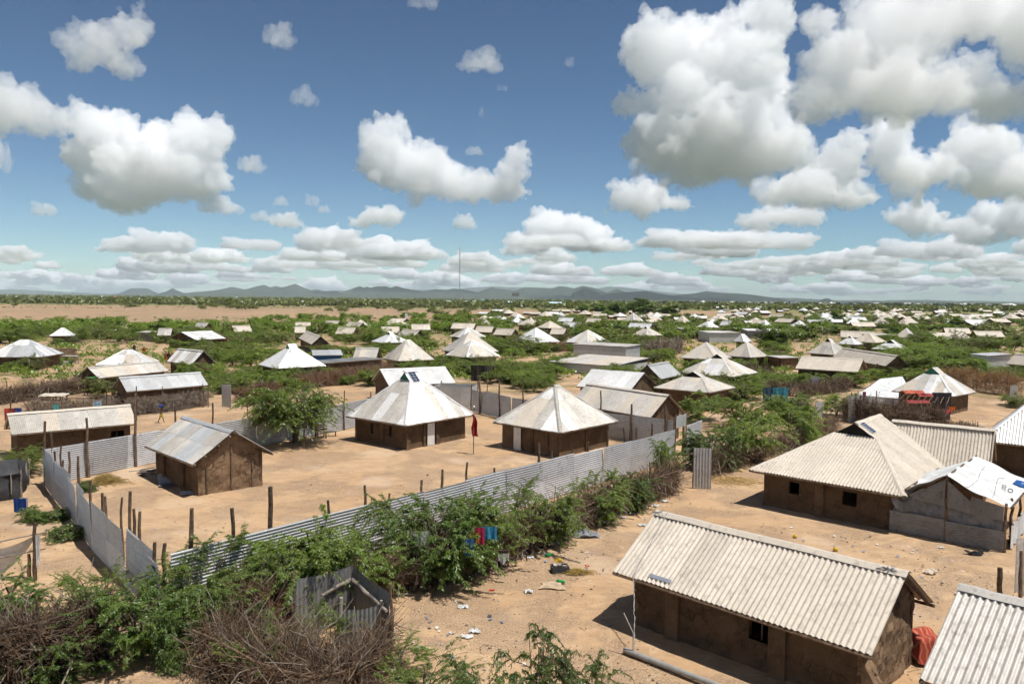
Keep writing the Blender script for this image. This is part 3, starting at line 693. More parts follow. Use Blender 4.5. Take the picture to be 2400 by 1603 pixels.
Fh = hip_house('mud_house', 'house with a new silvery corrugated roof at the right edge', F4, 1.9, 4.6, [TIN_WHITE], ridge=.8, cat='house', pitch=PITCH_WIDE, amp=.024, pts=8, width=.9, over=.6, seed=41, windows=[(3, .72, 1.0, .1, 1.8)], step=.3)
# --- the fenced compound
H1 = hip_house('pyramid_hut', 'square mud hut with a solar panel on its streaked zinc pyramid roof', square_from_px((811,974), (951,997), (1111,971), 1.62), 1.62, 4.6, [TIN_WHITE, TIN_WHITE, TIN_AGED], ridge=1.0, zg=4.02, vent=TIN_GREEN,
    mats_b=[TIN_AGED, TIN_AGED, TIN_WHITE], windows=[(3, .34, .28, .62, 1.28), (3, .70, .28, .62, 1.28)], pil=[(3, .56, .30), (0, .02, .3), (0, .28, .2), (0, .50, .3)], doors=[(0, .38, .62, 1.52)], seed=51, rough=.05, step=.16, axis=0)
solar_panel(H1['h'], H1['R0']-H1['up_f']*.24+H1['ea']*.06, H1['ea'], H1['up_f'], .62, .85, H1['org'], 2, 4)
H2 = hip_house('pyramid_hut', 'square mud hut with a beige zinc pyramid roof beside the inner corrugated fence', square_from_px((1156,988), (1314,1014), (1448,987), 1.62), 1.62, 3.95, [TIN_AGED, TIN_BEIGE, TIN_AGED, TIN_WHITE], ridge=.35,
    pil=[(0, .52, .26), (3, .80, .2), (3, .55, .2)], doors=[(3, .30, .62, 1.5)], seed=61, rough=.02, step=.2)
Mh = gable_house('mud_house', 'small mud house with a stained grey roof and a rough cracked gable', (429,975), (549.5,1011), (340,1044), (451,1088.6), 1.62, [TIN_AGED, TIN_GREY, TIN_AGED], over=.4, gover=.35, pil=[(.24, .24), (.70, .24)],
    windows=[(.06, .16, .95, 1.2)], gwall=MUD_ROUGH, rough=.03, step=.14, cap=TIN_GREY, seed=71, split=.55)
for (u, z) in ((.12, 1.25), (.5, 2.2), (.83, 1.3)):
    p = Mh['W1']+(Mh['V1']-Mh['W1'])*u + Mh['e']*.03; MB().tube([p+np.array([0, 0, 0])-Mh['org'], p+np.array([0, 0, z])-Mh['org']], .05, 6).build('wall_post', WOOD, Mh['h'])
for u in (.05, .3, .62, .9):
    p = Mh['E1']+Mh['up']*u*1.0 + np.array([0, 0, -.09])-Mh['org']; MB().tube([p-Mh['e']*.5, p+Mh['e']*.06], .045, 6).build('rafter_end', WOOD_GREY, Mh['h'])
B1 = gable_house('mud_house', 'white gabled house standing just behind the solar panel hut', (882,883), (1028,863), (912,905), (1068,897), 1.6, [TIN_WHITE], zr=2.9, span=2.4, over=.4, seed=81, gwall=MUD)
G1 = gable_house('mud_house', 'beige gabled house behind the beige pyramid hut, its ridge sagging', (1369,902), (1568,920), (1335,945), (1525,979), 1.7, [TIN_BEIGE, TIN_AGED], zr=3.1, over=.4, seed=91)
# --- left compounds
Nh = gable_house('mud_house', 'long low mud house with one dark window at the left edge', (11.5,977.7), (303,946.5), (27,1018.6), (320.7,991.8), 1.55, [TIN_BEIGE, TIN_AGED], zr=2.55, over=.35, windows=[(.88, .75, .55, 1.15)], pil=[(.72, .3)], seed=101)
Oh = gable_house('mud_house', 'narrow mud house with a blue-grey roof behind the thorn hedge on the left', (282,887.5), (475,874), (296.5,917.7), (488,902), 1.55, [TIN_GREY], zr=2.6, over=.35, windows=[(.55, .35, .8, 1.2)], seed=111)
Ph = gable_house('mud_house', 'mud house with a worn beige roof just in front of the low hip-roofed hut', (215,861), (378,850), (231,886), (396,869), 1.55, [TIN_AGED, TIN_BEIGE], zr=2.5, over=.35, windows=[(.27, .25, .8, 1.1)], seed=121)
Sh = gable_house('mud_house', 'small tilted grey roof beside the standing people', (429,819), (485.6,827), (391,847), (449.8,853.8), 1.5, [TIN_AGED, TIN_WHITE], zr=3.0, over=.3, seed=131)
# ------------------------------------------------------------------ fences of corrugated sheets with rough poles
def pole(mb, base, top, r, rs, n=6, wig=.03):
    base = np.array(base, float); top = np.array(top, float); P = []; rr = []
    for i in range(6):
        t = i/5; w = np.array([rs.uniform(-wig, wig), rs.uniform(-wig, wig), 0])*(0 if i == 0 else 1)
        P.append(base+(top-base)*t+w); rr.append(r*(1.1-.3*t)*rs.uniform(.88, 1.1))
    return mb.tube(P, rr, n)
def fence(label, pts, H, mat, group=None, seglen=2.5, posts=(), amp=.017, pitch=.105, pts_wave=6, off=.12, name='corrugated_fence', vertical=False, jag=.09):
    """pts: ground points of the foot line; posts: pixel pairs (x, top y) of the poles seen standing on its far side"""
    pts = [np.array([p[0], p[1], 0.]) for p in pts]; org = pts[0]; h = empty(name, org); tag(h, label, 'fence', group); rs = random.Random(int(abs(org[0])*100))
    for a, b in zip(pts[:-1], pts[1:]):
        L = np.linalg.norm(b-a); k = max(1, int(round(L/seglen))); e = (b-a)/L; n = perp(e)
        for i in range(k):
            p, q = a+(b-a)*i/k, a+(b-a)*(i+1)/k + e*(.08 if i < k-1 else 0)
            dz = rs.uniform(-jag, jag); tilt = n*rs.uniform(-.12, .12)
            o = p + n*(.012 if i % 2 else 0) + np.array([0, 0, .02])
            sheets(h, o, o+np.array([0, 0, H+dz])+tilt, (q-p)+np.array([0, 0, rs.uniform(-.02, .02)]), [(0, 1), (1, 1)], org, [mat], .95, pitch, amp, pts_wave, 2, name='fence_sheet', seed=i*7+int(abs(a[0])*10), jag=.0)
    for (px, py, *rest) in posts:
        best = None
        for a, b in zip(pts[:-1], pts[1:]):
            n = perp(unit(b-a))*off; P = VP(px, py, a+n, b+n); t = np.dot((P-a)[:2], (b-a)[:2])/np.dot((b-a)[:2], (b-a)[:2])
            dd = max(0, -t, t-1)
            if best is None or dd < best[0]: best = (dd, P)
        P = best[1]; m = MB(); base = np.array([P[0]+rs.uniform(-.05, .05), P[1], -.1]); pole(m, base-org, P-org, rest[0] if rest else .06, rs, 7, .035).build('post', WOOD, h)
    return h
FT = 1.85
near0, near1 = G(397,1302,FT), G(1583,1006,FT)
fence('long corrugated zinc fence running from the foreground thicket up to the gate', [near0, near1], FT, TIN_FENCE, off=.4, posts=[(385,1272,.07),(361,1270,.07),(448,1190,.075),(546,1190,.07),(634,1140,.085),(769,1172,.06),(855,1137,.06),(911,1156,.05),(987,1125,.06),(1036,1100,.06),(1094,1083,.06),(1159,1096,.05),(1262,1039,.07),(1292,1057,.05),(1341,1042,.05),(1378,1036,.07),(1424,1010,.06),(1463,1003,.05),(1491,1002,.05),(1528,993,.06)])
left_top = [(100,1048),(123,1076),(164,1114.7),(215,1176),(291,1240),(353,1298.7),(375,1318)]
fence('curving grey corrugated fence on the left side of the yard, seen from its shaded back', [G(x, y, FT) for x, y in left_top], FT, TIN_FENCE, seglen=2.0, off=.35, posts=[(119,1016,.06),(129,1057,.06),(142,1042,.05),(146,1078,.05),(161,1058,.06),(182,1069,.06),(184,1092,.06),(212,1126,.06),(239,1155,.06),(248,1163,.055),(285,1165,.05),(305,1151,.06),(314,1192,.06),(329,1198,.06)])
fence('straight bright corrugated fence along the back of the yard behind the cracked mud house', [G(x, y, FT) for x, y in ((104,1051),(378,1006),(503,991),(600,977),(789,950),(861,936),(1005,925))], FT, TIN_FENCE, off=-.1, posts=[(105,987,.07),(202,979,.07),(316,922,.07),(411,950,.06),(499,944,.06),(806,940,.06),(741,975,.05),(870,918,.05)])
fence('dull corrugated fence behind the beige pyramid hut', [G(x, y, FT) for x, y in ((1105,912),(1200,932),(1412,964),(1578,984))], FT, TIN_GREY, off=-.1, posts=[(1124,880,.08),(1170,892,.07),(1225,888,.06),(1408,915,.06),(1480,947,.08),(1560,950,.09),(1580,980,.06)])
fence('short end panel of corrugated fence on the far side of the gate gap', [G(1606,997,FT), G(1642,983,FT)], FT, TIN_FENCE, seglen=4, off=.1, posts=[(1603,994,.09),(1627,1005,.07)])
def lean_sheet(name, label, p0, p1, H, mat, lean=(0, 0), pitch=PITCH_WIDE, amp=.02, cat='sheet', group=None, rs_=0):
    """one upright corrugated sheet: foot p0-p1"""
    p0 = np.array([p0[0], p0[1], .02]); p1 = np.array([p1[0], p1[1], .02]); h = empty(name, (p0+p1)/2*np.array([1, 1, 0])); tag(h, label, cat, group)
    n = perp(unit(p1-p0)); up = np.array([0, 0, H]) + n*lean[0] + unit(p1-p0)*lean[1]
    sheets(h, p0, p1, up, [(0, 1), (1, 1)], (p0+p1)/2*np.array([1, 1, 0]), [mat], 5, pitch, amp, 6, 2, name='sheet', seed=rs_)
    m = MB(); o = (p0+p1)/2*np.array([1, 1, 0]); pole(m, p0-n*-.06-o, p0+up*1.02+n*.06-o, .035, random.Random(4)); m.build('post', WOOD, h); return h
lean_sheet('sheet_gate', 'upright corrugated sheet used as the yard gate, standing open', G(1624,1144), G(1666,1146), 2.05, TIN_GREY, cat='gate')
m = MB(); a, b = G(1583,1006,FT), G(1608,998,FT); u = unit(b-a); 
h = empty('tin_board', a*np.array([1, 1, 0])); tag(h, 'pale flat board raised on poles at the gate gap', 'board'); o = a*np.array([1, 1, 0])
n = perp(u)*.02; q = [a-n, b-n, b+n, a+n]; m.hexa([p+np.array([0, 0, .05])-o for p in q]+[p+np.array([0, 0, .75])-o for p in q]); m.build('board', TIN_GREY, h)
for p in (a, b): mm = MB(); pole(mm, p*np.array([1, 1, 0])-o, p+np.array([0, 0, .9])-o, .05, random.Random(2)).build('post', WOOD, h)
lean_sheet('sheet_gate', 'thin upright zinc sheet at the hedge gap left of the yard tree', G(520,952), G(542,955), 1.9, TIN_FENCE, cat='gate', pitch=PITCH_FINE, amp=.012)
lean_sheet('sheet_gate', 'grey upright zinc sheet before the brown thorn fence, mid right', G(1899,918), G(1921,919), 1.55, TIN_GREY, cat='gate', pitch=PITCH_FINE, amp=.012)
lean_sheet('sheet_gate', 'tilted bluish zinc sheet among the bushes, mid right', G(1908,982), G(1926,980), 1.35, TIN_FENCE, cat='gate', lean=(0, .25), pitch=PITCH_FINE, amp=.012)
lean_sheet('sheet_gate', 'zinc sheet door beside the dry brown hedge at the right edge', G(2366,934), G(2385,935), 1.3, TIN_GREY, cat='gate', pitch=PITCH_FINE, amp=.012)
# washroom of upright sheets behind the solar hut
def enclosure(label, P, H, mat, name='sheet_enclosure', pitch=PITCH_FINE, amp=.013, posts=True, seed=0, close=False):
    P = [np.array([p[0], p[1], 0.]) for p in P]; o = P[0]; h = empty(name, o); tag(h, label, 'enclosure'); rs = random.Random(seed)
    ring = list(zip(P[:-1], P[1:])) + ([(P[-1], P[0])] if close else [])
    for k, (a, b) in enumerate(ring):
        sheets(h, a+np.array([0, 0, .03]), b+np.array([0, 0, .03]), np.array([0, 0, H+rs.uniform(-.05, .05)]), [(0, 1), (.5, .97), (1, 1)], o, [mat], .8, pitch, amp, 5, 2, name='wall_sheet', seed=seed+k)
    if posts:
        for a in P: m = MB(); pole(m, a-o+np.array([.05, .05, 0]), a-o+np.array([.05, .05, H+.25]), .06, rs, 7).build('post', WOOD, h)
    return h
e0, e1 = G(1014,958), G(1103,961); n = perp(unit(e1-e0))
enclosure('roofless washroom of upright grey sheets behind the solar panel hut', [e0, e1, e1+n*2.6, e0+n*2.6], 1.9, TIN_GREY, seed=5, close=True)
l0, l1, l2 = G(682,1362,1.6), G(828,1327,1.6), G(912,1390,1.6)
en = enclosure('roofless latrine of dark corrugated sheets in the foreground thicket', [l0, l1, l2], 1.6, TIN_DARK, pitch=PITCH_FINE*1.25, amp=.016, seed=9)
o = np.array(en.location)
f0, f1 = G(792,1432,1.15), G(886,1421,1.15); f0[2] = f1[2] = .03
sheets(en, f0, f1, np.array([0, 0, 1.15]), [(0, 1), (.6, .95), (1, 1)], o, [TIN_DARK, TIN_GREY], 1.2, PITCH_WIDE*.8, .02, 6, 2, name='wall_sheet', seed=3)
for (a, b, r) in ((l1*np.array([1, 1, 0])+np.array([-.05, -.1, 1.25]), (l0+l1)/2*np.array([1, 1, 0])+np.array([0, -.12, 1.02]), .05), (l1*np.array([1, 1, 0])+np.array([.02, -.12, 1.25]), l2*np.array([1, 1, 0])+np.array([-.06, -.05, 1.15]), .055)):
    m = MB(); pole(m, a-o, b-o, r, random.Random(5), 7).build('rail', WOOD_GREY, en)
for p, H in ((f0, 1.5), (f1, 1.3)): m = MB(); pole(m, p-o, p-o+np.array([.08, 0, H]), .06, random.Random(6), 7).build('post', WOOD_GREY, en)

# ------------------------------------------------------------------ cloth helpers
def cloth_grid(fn, nu, nv, mat, name, parent, org):
    V = np.array([[fn(i/nu, j/nv) for j in range(nv+1)] for i in range(nu+1)]).reshape(-1, 3) - org
    i = np.arange(nu*nv); r = i//nv; c = i % nv; a = r*(nv+1)+c
    return obj(name, mesh_np(name, V, np.stack([a, a+1, a+nv+2, a+nv+1], -1), smooth=True), mat, parent)
def garment(kind, label, at, w, h, col, rz=0., seed=0, cat='clothing'):
    """wet washing hung by its top edge: at = middle of the top edge"""
    rs = random.Random(seed); at = np.array(at, float); u = np.array([math.cos(rz), math.sin(rz), 0]); n = perp(u)
    f = rs.uniform(0, 6)
    def fn(a, b):
        wd = w*(1-.25*math.sin(b*2.4)*(.6 if kind == 'rag' else .15)); z = -h*b*(1 + (.25*math.sin(a*7+f) if kind == 'rag' else .05*math.sin(a*9+f))*b)
        if kind == 'trousers' and b > .35: wd *= 1.0; a = a + (.06 if a > .5 else -.06)*(b-.35)
        fold = .05*math.sin(a*13+f)*(.3+b) + .03*math.sin(a*29+f*2)
        return at + u*(a-.5)*wd + np.array([0, 0, z]) + n*fold*max(w, .3)
    o = cloth_grid(fn, 14, 9, cloth_mat(col), kind, None, at); o.location = at; return tag(o, label, cat)

# ------------------------------------------------------------------ patched tarpaulin shelter
def shelter():
    A0, B0 = G(2085,1243), G(2353,1295); u = unit(B0-A0); n = perp(u); L = np.linalg.norm(B0-A0); org = (A0+B0)/2; h = empty('tarpaulin_shelter', org)
    tag(h, 'patched shelter of rusty sheets under a white tarpaulin roof beside the vented hip house', 'shelter')
    pk = VP(2219,1116, A0-n*.15, B0-n*.15); lf = VP(2122,1147, A0-n*.15, B0-n*.15); rt = VP(2370,1184, A0-n*.15, B0-n*.15)
    bk = G(2281,1057, pk[2]+.05); dv = bk-pk; dv[2] = 0; dv = n*np.dot(dv, n)*.85
    def slope(side):
        e0 = lf if side == 0 else rt; s0 = 1 if side else -1
        def fn(a, b):
            p = pk*(1-b)+e0*b + dv*a
            z = -.16*math.sin(math.pi*b)*(.5+.5*math.sin(a*9+s0)) - .10*math.sin(math.pi*a*2.5)*b + .03*math.sin(a*23+b*11)
            if b > .9: z -= .05*math.sin(a*31)
            if side: z -= .10*b*b*(1+.5*math.sin(a*5))
            return p + np.array([0, 0, z+.04]) - n*(.05*math.sin(b*9)) * (1-a)
        return fn
    t1 = cloth_grid(slope(1), 30, 22, CANVAS_W, 'tarpaulin_roof', h, org); t2 = cloth_grid(slope(0), 30, 16, CANVAS_W, 'tarpaulin_roof', h, org)
    ink = simple('ink', (.04, .045, .05), (.06, .06, .065), 5, .8)
    f1 = slope(1)
    for k, bb in enumerate((.3, .62)):                       # seams and cords over the tarpaulin
        m = MB(); m.tube([f1(a, bb+.05*math.sin(a*6+k))+np.array([0, 0, .02])-org for a in np.linspace(.02+.1*k, .8, 16)], .007, 4); m.build('cord', CANVAS_B, t1)
    def ring(ca, cb, ra, rb, a0=0, a1=2*math.pi):
        m = MB(); k = 18; prev = None
        for i in range(k+1):
            t = a0+(a1-a0)*i/k; q = [f1(ca+ra*s*math.cos(t), cb+rb*s*math.sin(t))+np.array([0, 0, .025])-org for s in (.72, 1)]
            if prev: m.quad(prev[0], q[0], q[1], prev[1])
            prev = q
        m.build('painted_mark', ink, t1)
    ring(.44, .72, .022, .035); ring(.395, .73, .022, .033); ring(.415, .83, .032, .042)         # the two hand-painted numerals
    def fn_blue(a, b):
        p = f1(.62+.2*a, .78+.22*b); return p+np.array([0, 0, .05+.05*math.sin(a*8)*math.sin(b*3)])
    cloth_grid(fn_blue, 12, 6, cloth_mat((.02, .10, .32)), 'blue_cloth', h, org)
    def P(s, z, d=0.): return A0 + u*L*s + np.array([0, 0, z]) - n*d
    # lower wall: two horizontal sheets, fabric strip, gable pieces
    for k, (s0, s1, h0) in enumerate(((0, .495, .86), (.505, 1.0, .80))):
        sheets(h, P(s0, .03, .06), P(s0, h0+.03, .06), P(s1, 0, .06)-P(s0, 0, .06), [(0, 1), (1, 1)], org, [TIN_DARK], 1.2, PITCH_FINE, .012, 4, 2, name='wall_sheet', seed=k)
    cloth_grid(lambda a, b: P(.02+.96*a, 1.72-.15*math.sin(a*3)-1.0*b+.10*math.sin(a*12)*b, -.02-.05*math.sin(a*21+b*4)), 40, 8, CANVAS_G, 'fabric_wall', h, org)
    cloth_grid(lambda a, b: P(.01+.22*a, 1.72-.42*math.sin(a*3.1)-.42*b, .08+.05*math.sin(a*9)), 14, 6, CANVAS_G, 'fabric_flap', h, org)
    pz = pk[2]-.08; sx = np.dot(pk-A0, u)/L; lz, rz_ = lf[2]-.06, rt[2]-.1
    def piece(a, b, c, d, k, dirn=(0, 1)):
        """quad piece of corrugated sheet given by wall coordinates (s,z)"""
        q = [P(*a, .09), P(*b, .09), P(*c, .09), P(*d, .09)]; m = 22; V = []
        for i in range(m+1):
            t = i/m; w = .013*math.sin(i*math.pi*.9)
            lo = q[0]*(1-t)+q[1]*t; hi = q[3]*(1-t)+q[2]*t; V += [lo-n*w-org, hi-n*w-org]
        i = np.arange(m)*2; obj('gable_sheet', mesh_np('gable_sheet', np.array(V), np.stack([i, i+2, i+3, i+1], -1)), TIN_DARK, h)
    piece((.16, 1.62), (.30, 1.50), (sx-.01, pz-.45), (.30, lz+.2), 0)
    piece((.30, 1.50), (sx-.015, 1.42), (sx-.01, pz-.05), (.34, lz+.28), 1)
    piece((sx+.01, 1.40), (.72, 1.28), (.72, 1.75), (sx+.01, pz-.1), 2)
    piece((.70, 1.30), (.985, 1.22), (.99, rz_-.02), (.72, 1.98), 3)
    rs = random.Random(2)
    for s, z0, r in ((0, 1.8, .05), (.5, 1.0, .05), (1.0, rz_+.1, .06), (sx, pz+.05, .06)):
        m = MB(); pole(m, P(s, -.05, 0)-org, P(s, z0, 0)-org, r, rs, 7, .015).build('post', WOOD, h)
    for s in (1.0,):
        for d in (.25, .6, 1.0):
            m = MB(); pole(m, P(s, -.05, 0)+dv*d-org, P(s, rz_+.05, 0)+dv*d-org, .06, rs, 7).build('post', WOOD, h)
    for s in (0,): m = MB(); pole(m, P(s, 0)+dv-org, P(s, 1.8)+dv-org, .06, rs, 7).build('post', WOOD, h)
    cloth_grid(lambda a, b: P(1.03, .95-.9*b, 0)+dv*(.1+.75*a)+u*.05*math.sin(a*30), 30, 5, CANVAS_W, 'side_sheet', h, org)
    m = MB(); m.tube([pk-org, pk+dv-org], .05, 6); m.tube([lf-org, lf+dv-org], .04, 6); m.tube([rt-org+np.array([0, 0, -.1]), rt+dv-org], .04, 6); m.build('roof_pole', WOOD, h)
    HOUSES.append((org[0]+dv[0]/2, org[1]+dv[1]/2, 3.5))
shelter()

# ------------------------------------------------------------------ sheds and shacks (single pitch)
def shed(name, label, el, er, ze, depth, rise, mat_wall, mats, cat='shed', over=.2, mud=False, seed=0, group=None, pts=0, wallgap=()):
    E0, E1 = G(*el, ze), G(*er, ze); e = unit(E1-E0); n = perp(e); org = (E0+E1)/2+n*depth/2; org[2] = 0; h = empty(name, org); tag(h, label, cat, group)
    up = n*depth+np.array([0, 0, rise]); dz = np.array([0, 0, -.06])
    roof = roof_frame(h, [(E0+dz, E1+dz), (E0+up+dz, E1+up+dz)], org); sheets(roof, E0, E1, up, [(0, 1), (1, 1)], org, mats, .8, PITCH_FINE, .01, pts, 1, seed=seed)
    W0, W1 = E0+e*over+n*over, E1-e*over+n*over; V0, V1 = W0+n*(depth-2*over), W1+n*(depth-2*over); zs = [ze-.03, ze+rise-.06]
    for P in (W0, W1, V0, V1): P[2] = 0
    for k, (a, b, z) in enumerate(((W0, W1, zs[0]), (W1, V1, zs[0]), (V1, V0, zs[1]), (V0, W0, zs[0]))):
        if mud: wall_panel(h, a, b, z, org, mat_wall, step=.8, seed=seed+k)
        else:
            L = np.linalg.norm(b-a)
            sheets(h, a+np.array([0, 0, .02]), a+np.array([0, 0, z]), b-a, [(0, 1), (1, 1)], org, [mat_wall], .9, PITCH_FINE*2, .015, 3, 1, name='wall_sheet', seed=seed+k)
    HOUSES.append((org[0], org[1], np.linalg.norm(E1-E0)*.5)); return h
shed('zinc_shack', 'flat-roofed shack of bluish zinc sheets behind the low flat roof', (1340,806), (1468,813), 2.6, 4.5, .15, TIN_FENCE, [TIN_AGED], seed=1)
shed('zinc_shack', 'wide low flat roof littered with sticks, in front of the zinc shack', (1286,847), (1440,858), 1.3, 9.0, .5, TIN_GREY, [TIN_AGED, TIN_BEIGE], seed=2)
shed('mud_store', 'long flat-roofed mud building behind the red-brown brush, left of the middle', (738,853), (900,841), 1.7, 3.2, .1, MUD, [TIN_DARK], mud=True, seed=3, cat='house')
shed('cloth_shelter', 'small shelter with bright blue and faded pink cloth walls', (733,833), (804,832), 1.8, 3, .5, cloth_mat((.03, .16, .42)), [TIN_GREY], seed=4)
shed('mud_store', 'small brown flat-roofed mud hut left of the twin beige gables', (1828,839), (1876,838), 1.7, 3, .1, MUD, [TIN_AGED], mud=True, seed=5, cat='house')
shed('zinc_shack', 'grey box-like zinc shack between beige roofs, upper right', (2055,786), (2103,785), 2.3, 4, .2, TIN_GREY, [TIN_AGED], seed=6)
shed('zinc_shack', 'small dark zinc shack left of the flat-roofed shack row', (1597,771), (1627,771), 2.0, 4, .2, TIN_DARK, [TIN_GREY], seed=7)
shed('zinc_shack', 'dark low shack under a tilted sheet at the upper left thicket', (315,779), (375,780), 1.8, 4, .2, TIN_DARK, [TIN_AGED], seed=8)
shed('zinc_shack', 'long flat-roofed shack with dark open side in the right middle distance', (1662,780), (1738,780), 2.2, 6, .2, TIN_GREY, [TIN_AGED, TIN_WHITE], seed=9)
shed('zinc_shack', 'flat-roofed shack with a dark gable end right of the long shack', (1752,775), (1846,776), 2.0, 6, .3, TIN_DARK, [TIN_AGED, TIN_WHITE], seed=10)
shed('zinc_shack', 'flat silvery sheet roof floating over the trees at the right edge', (2316,834), (2374,830), 2.6, 2.4, .1, TIN_GREY, [TIN_GREY], seed=12)
# --- pyramid huts of the middle distance: eave span, eave height line, apex, look
WH, AG, BE, MX = [TIN_WHITE], [TIN_AGED, TIN_AGED, TIN_BEIGE], [TIN_BEIGE], [TIN_WHITE, TIN_AGED, TIN_BEIGE]
huts = [
 (-8,128,832,52,796,[TIN_GREY, TIN_WHITE],8,None,'new zinc pyramid hut cut by the left edge',1.1), (233,369,850,304,819,MX,14,None,'low broad hip-roofed hut right of the yard with standing people',.8),
 (601,767,856,690,806,WH,38,TIN_GREEN,'bright white pyramid hut with a green vent, left of the blue cloth shelter',1.0), (894,1019,841,965,796,AG,32,None,'beige cone-like pyramid hut behind the red-brown brush',.5),
 (1032,1169,822,1105,778,AG,30,None,'tall beige pyramid roof, the highest of the three overlapping ones',.4), (1042,1172,833,1096,797,MX,36,None,'lower pyramid roof in front of the tall beige one',.3),
 (1052,1140,789,1107,767,MX,35,None,'pyramid roof peeping over the tall beige one',.3), (868,963,801,927,778,WH,35,DARK,'white pyramid hut with a dark vent behind the beige cone hut',.8),
 (820,871,766,840,749.5,BE,30,None,'small beige pyramid hut below the left white signboard',.3), (901,963,763,932,748,BE,38,None,'pale pyramid hut just under the tall white board',.3),
 (1200,1312,800,1255,768,WH,40,None,'white pyramid hut inside a brown brush fence, left of its twin',.3), (1323,1432,802,1383,773,MX,40,None,'pyramid hut behind the zinc shack, twin of the fenced one',.3),
 (1211,1274,761,1246,744,BE,40,DARK,'pinkish pyramid hut with a small vent below the water tower',.7), (1258,1320,768,1289,752,BE,35,None,'low pyramid roof right of the pinkish hut',.3),
 (1436,1470,741,1452,733,WH,30,None,'small white pyramid hut left of the big dark trees',.3), (1458,1510,753,1485,733,MX,40,None,'white pyramid hut right under the big dark trees',.3),
 (1581,1619,755,1600,739,BE,40,None,'steep beige pyramid hut right of the dark trees',.4), (1480,1551,785,1516,765,MX,36,DARK,'pyramid hut with a dark vent half hidden by pale twigs',.8),
 (1632,1686,767,1668,753,WH,34,None,'white pyramid hut with a long left slope, right middle distance',.6), (1719,1762,800,1742,786,WH,38,None,'white stepped pyramid roof behind the beige pair',.9),
 (1591,1717,838,1657,802,AG,52,None,'grey-beige pyramid hut, left one of the touching pair',.4), (1701,1799,834,1743,801,AG,38,None,'beige pyramid hut, right one of the touching pair',.4),
 (1586,1779,873,1668,829.5,MX,50,DARK,'big pyramid roof, dark vent on top and one dazzling white side',.8), (1530,1726,908,1670,873,AG,50,DARK,'low vented pyramid roof overgrown by branches in front of the dazzling one',.9),
 (2094,2282,917,2177,861,MX,40,TIN_GREEN,'pyramid hut with a dark green vent behind the red cloths',1.1), (1894,1992,828,1937,793,AG,35,DARK,'beige pyramid hut with a stub ridge behind the twin gables',.9),
 (1962,2022,806,1988,787,WH,40,DARK,'white pyramid roof behind leafy twigs, right of the stub-ridged hut',.5), (1995,2077,801,2035,779,BE,40,None,'broad beige hip roof beside the grey box shack',.5),
 (2045,2134,818,2094,797,WH,36,DARK,'dazzling white vented hut at the big acacia on the right',1.0), (2096,2152,790,2127,769,MX,40,None,'beige and white striped pyramid hut right of the grey box shack',.3),
 (2044,2084,758,2063,744,AG,38,None,'beige pyramid hut over the long pale roof, upper right',.3), (2104,2131,760,2117,746,BE,40,None,'narrow pointed beige hut in the upper right',.2),
 (1911,1946,743,1928,733,WH,30,None,'white pyramid hut left of the lone dark round tree',.5), (1848,1899,767,1865,751,WH,36,None,'white hut with a long right slope, right of two tiny cones',.5),
 (1773,1812,765,1796,749,WH,34,None,'white hut left of two tiny cones',.3), (118,178,786,148,770,WH,20,None,'white hip roof smothered by green branches at the upper left',.4),
 (1120,1152,762,1133,746,BE,36,None,'pale pyramid hut near the right white signboard',.3),
]
for i, (xl, xr, yc, ax, ay, mt, ang, vent, lab, rg) in enumerate(huts):
    c4, s = square_at(xl, xr, yc, 1.65, ang); za = min(5.2, max(3.1, apex_z(ax, ay, c4))); far = c4[0][1] > 130
    hip_house('pyramid_hut', lab, c4, 1.65, za, mt, ridge=rg, zg=za-(.28*rg+.25 if vent else .02), vent=vent, pts=0 if c4[0][1] > 75 else 3, lod=1, seed=200+i*7, split=None if far else .7, group='pyramid huts of the settlement', width=.85 if not far else 1.3)
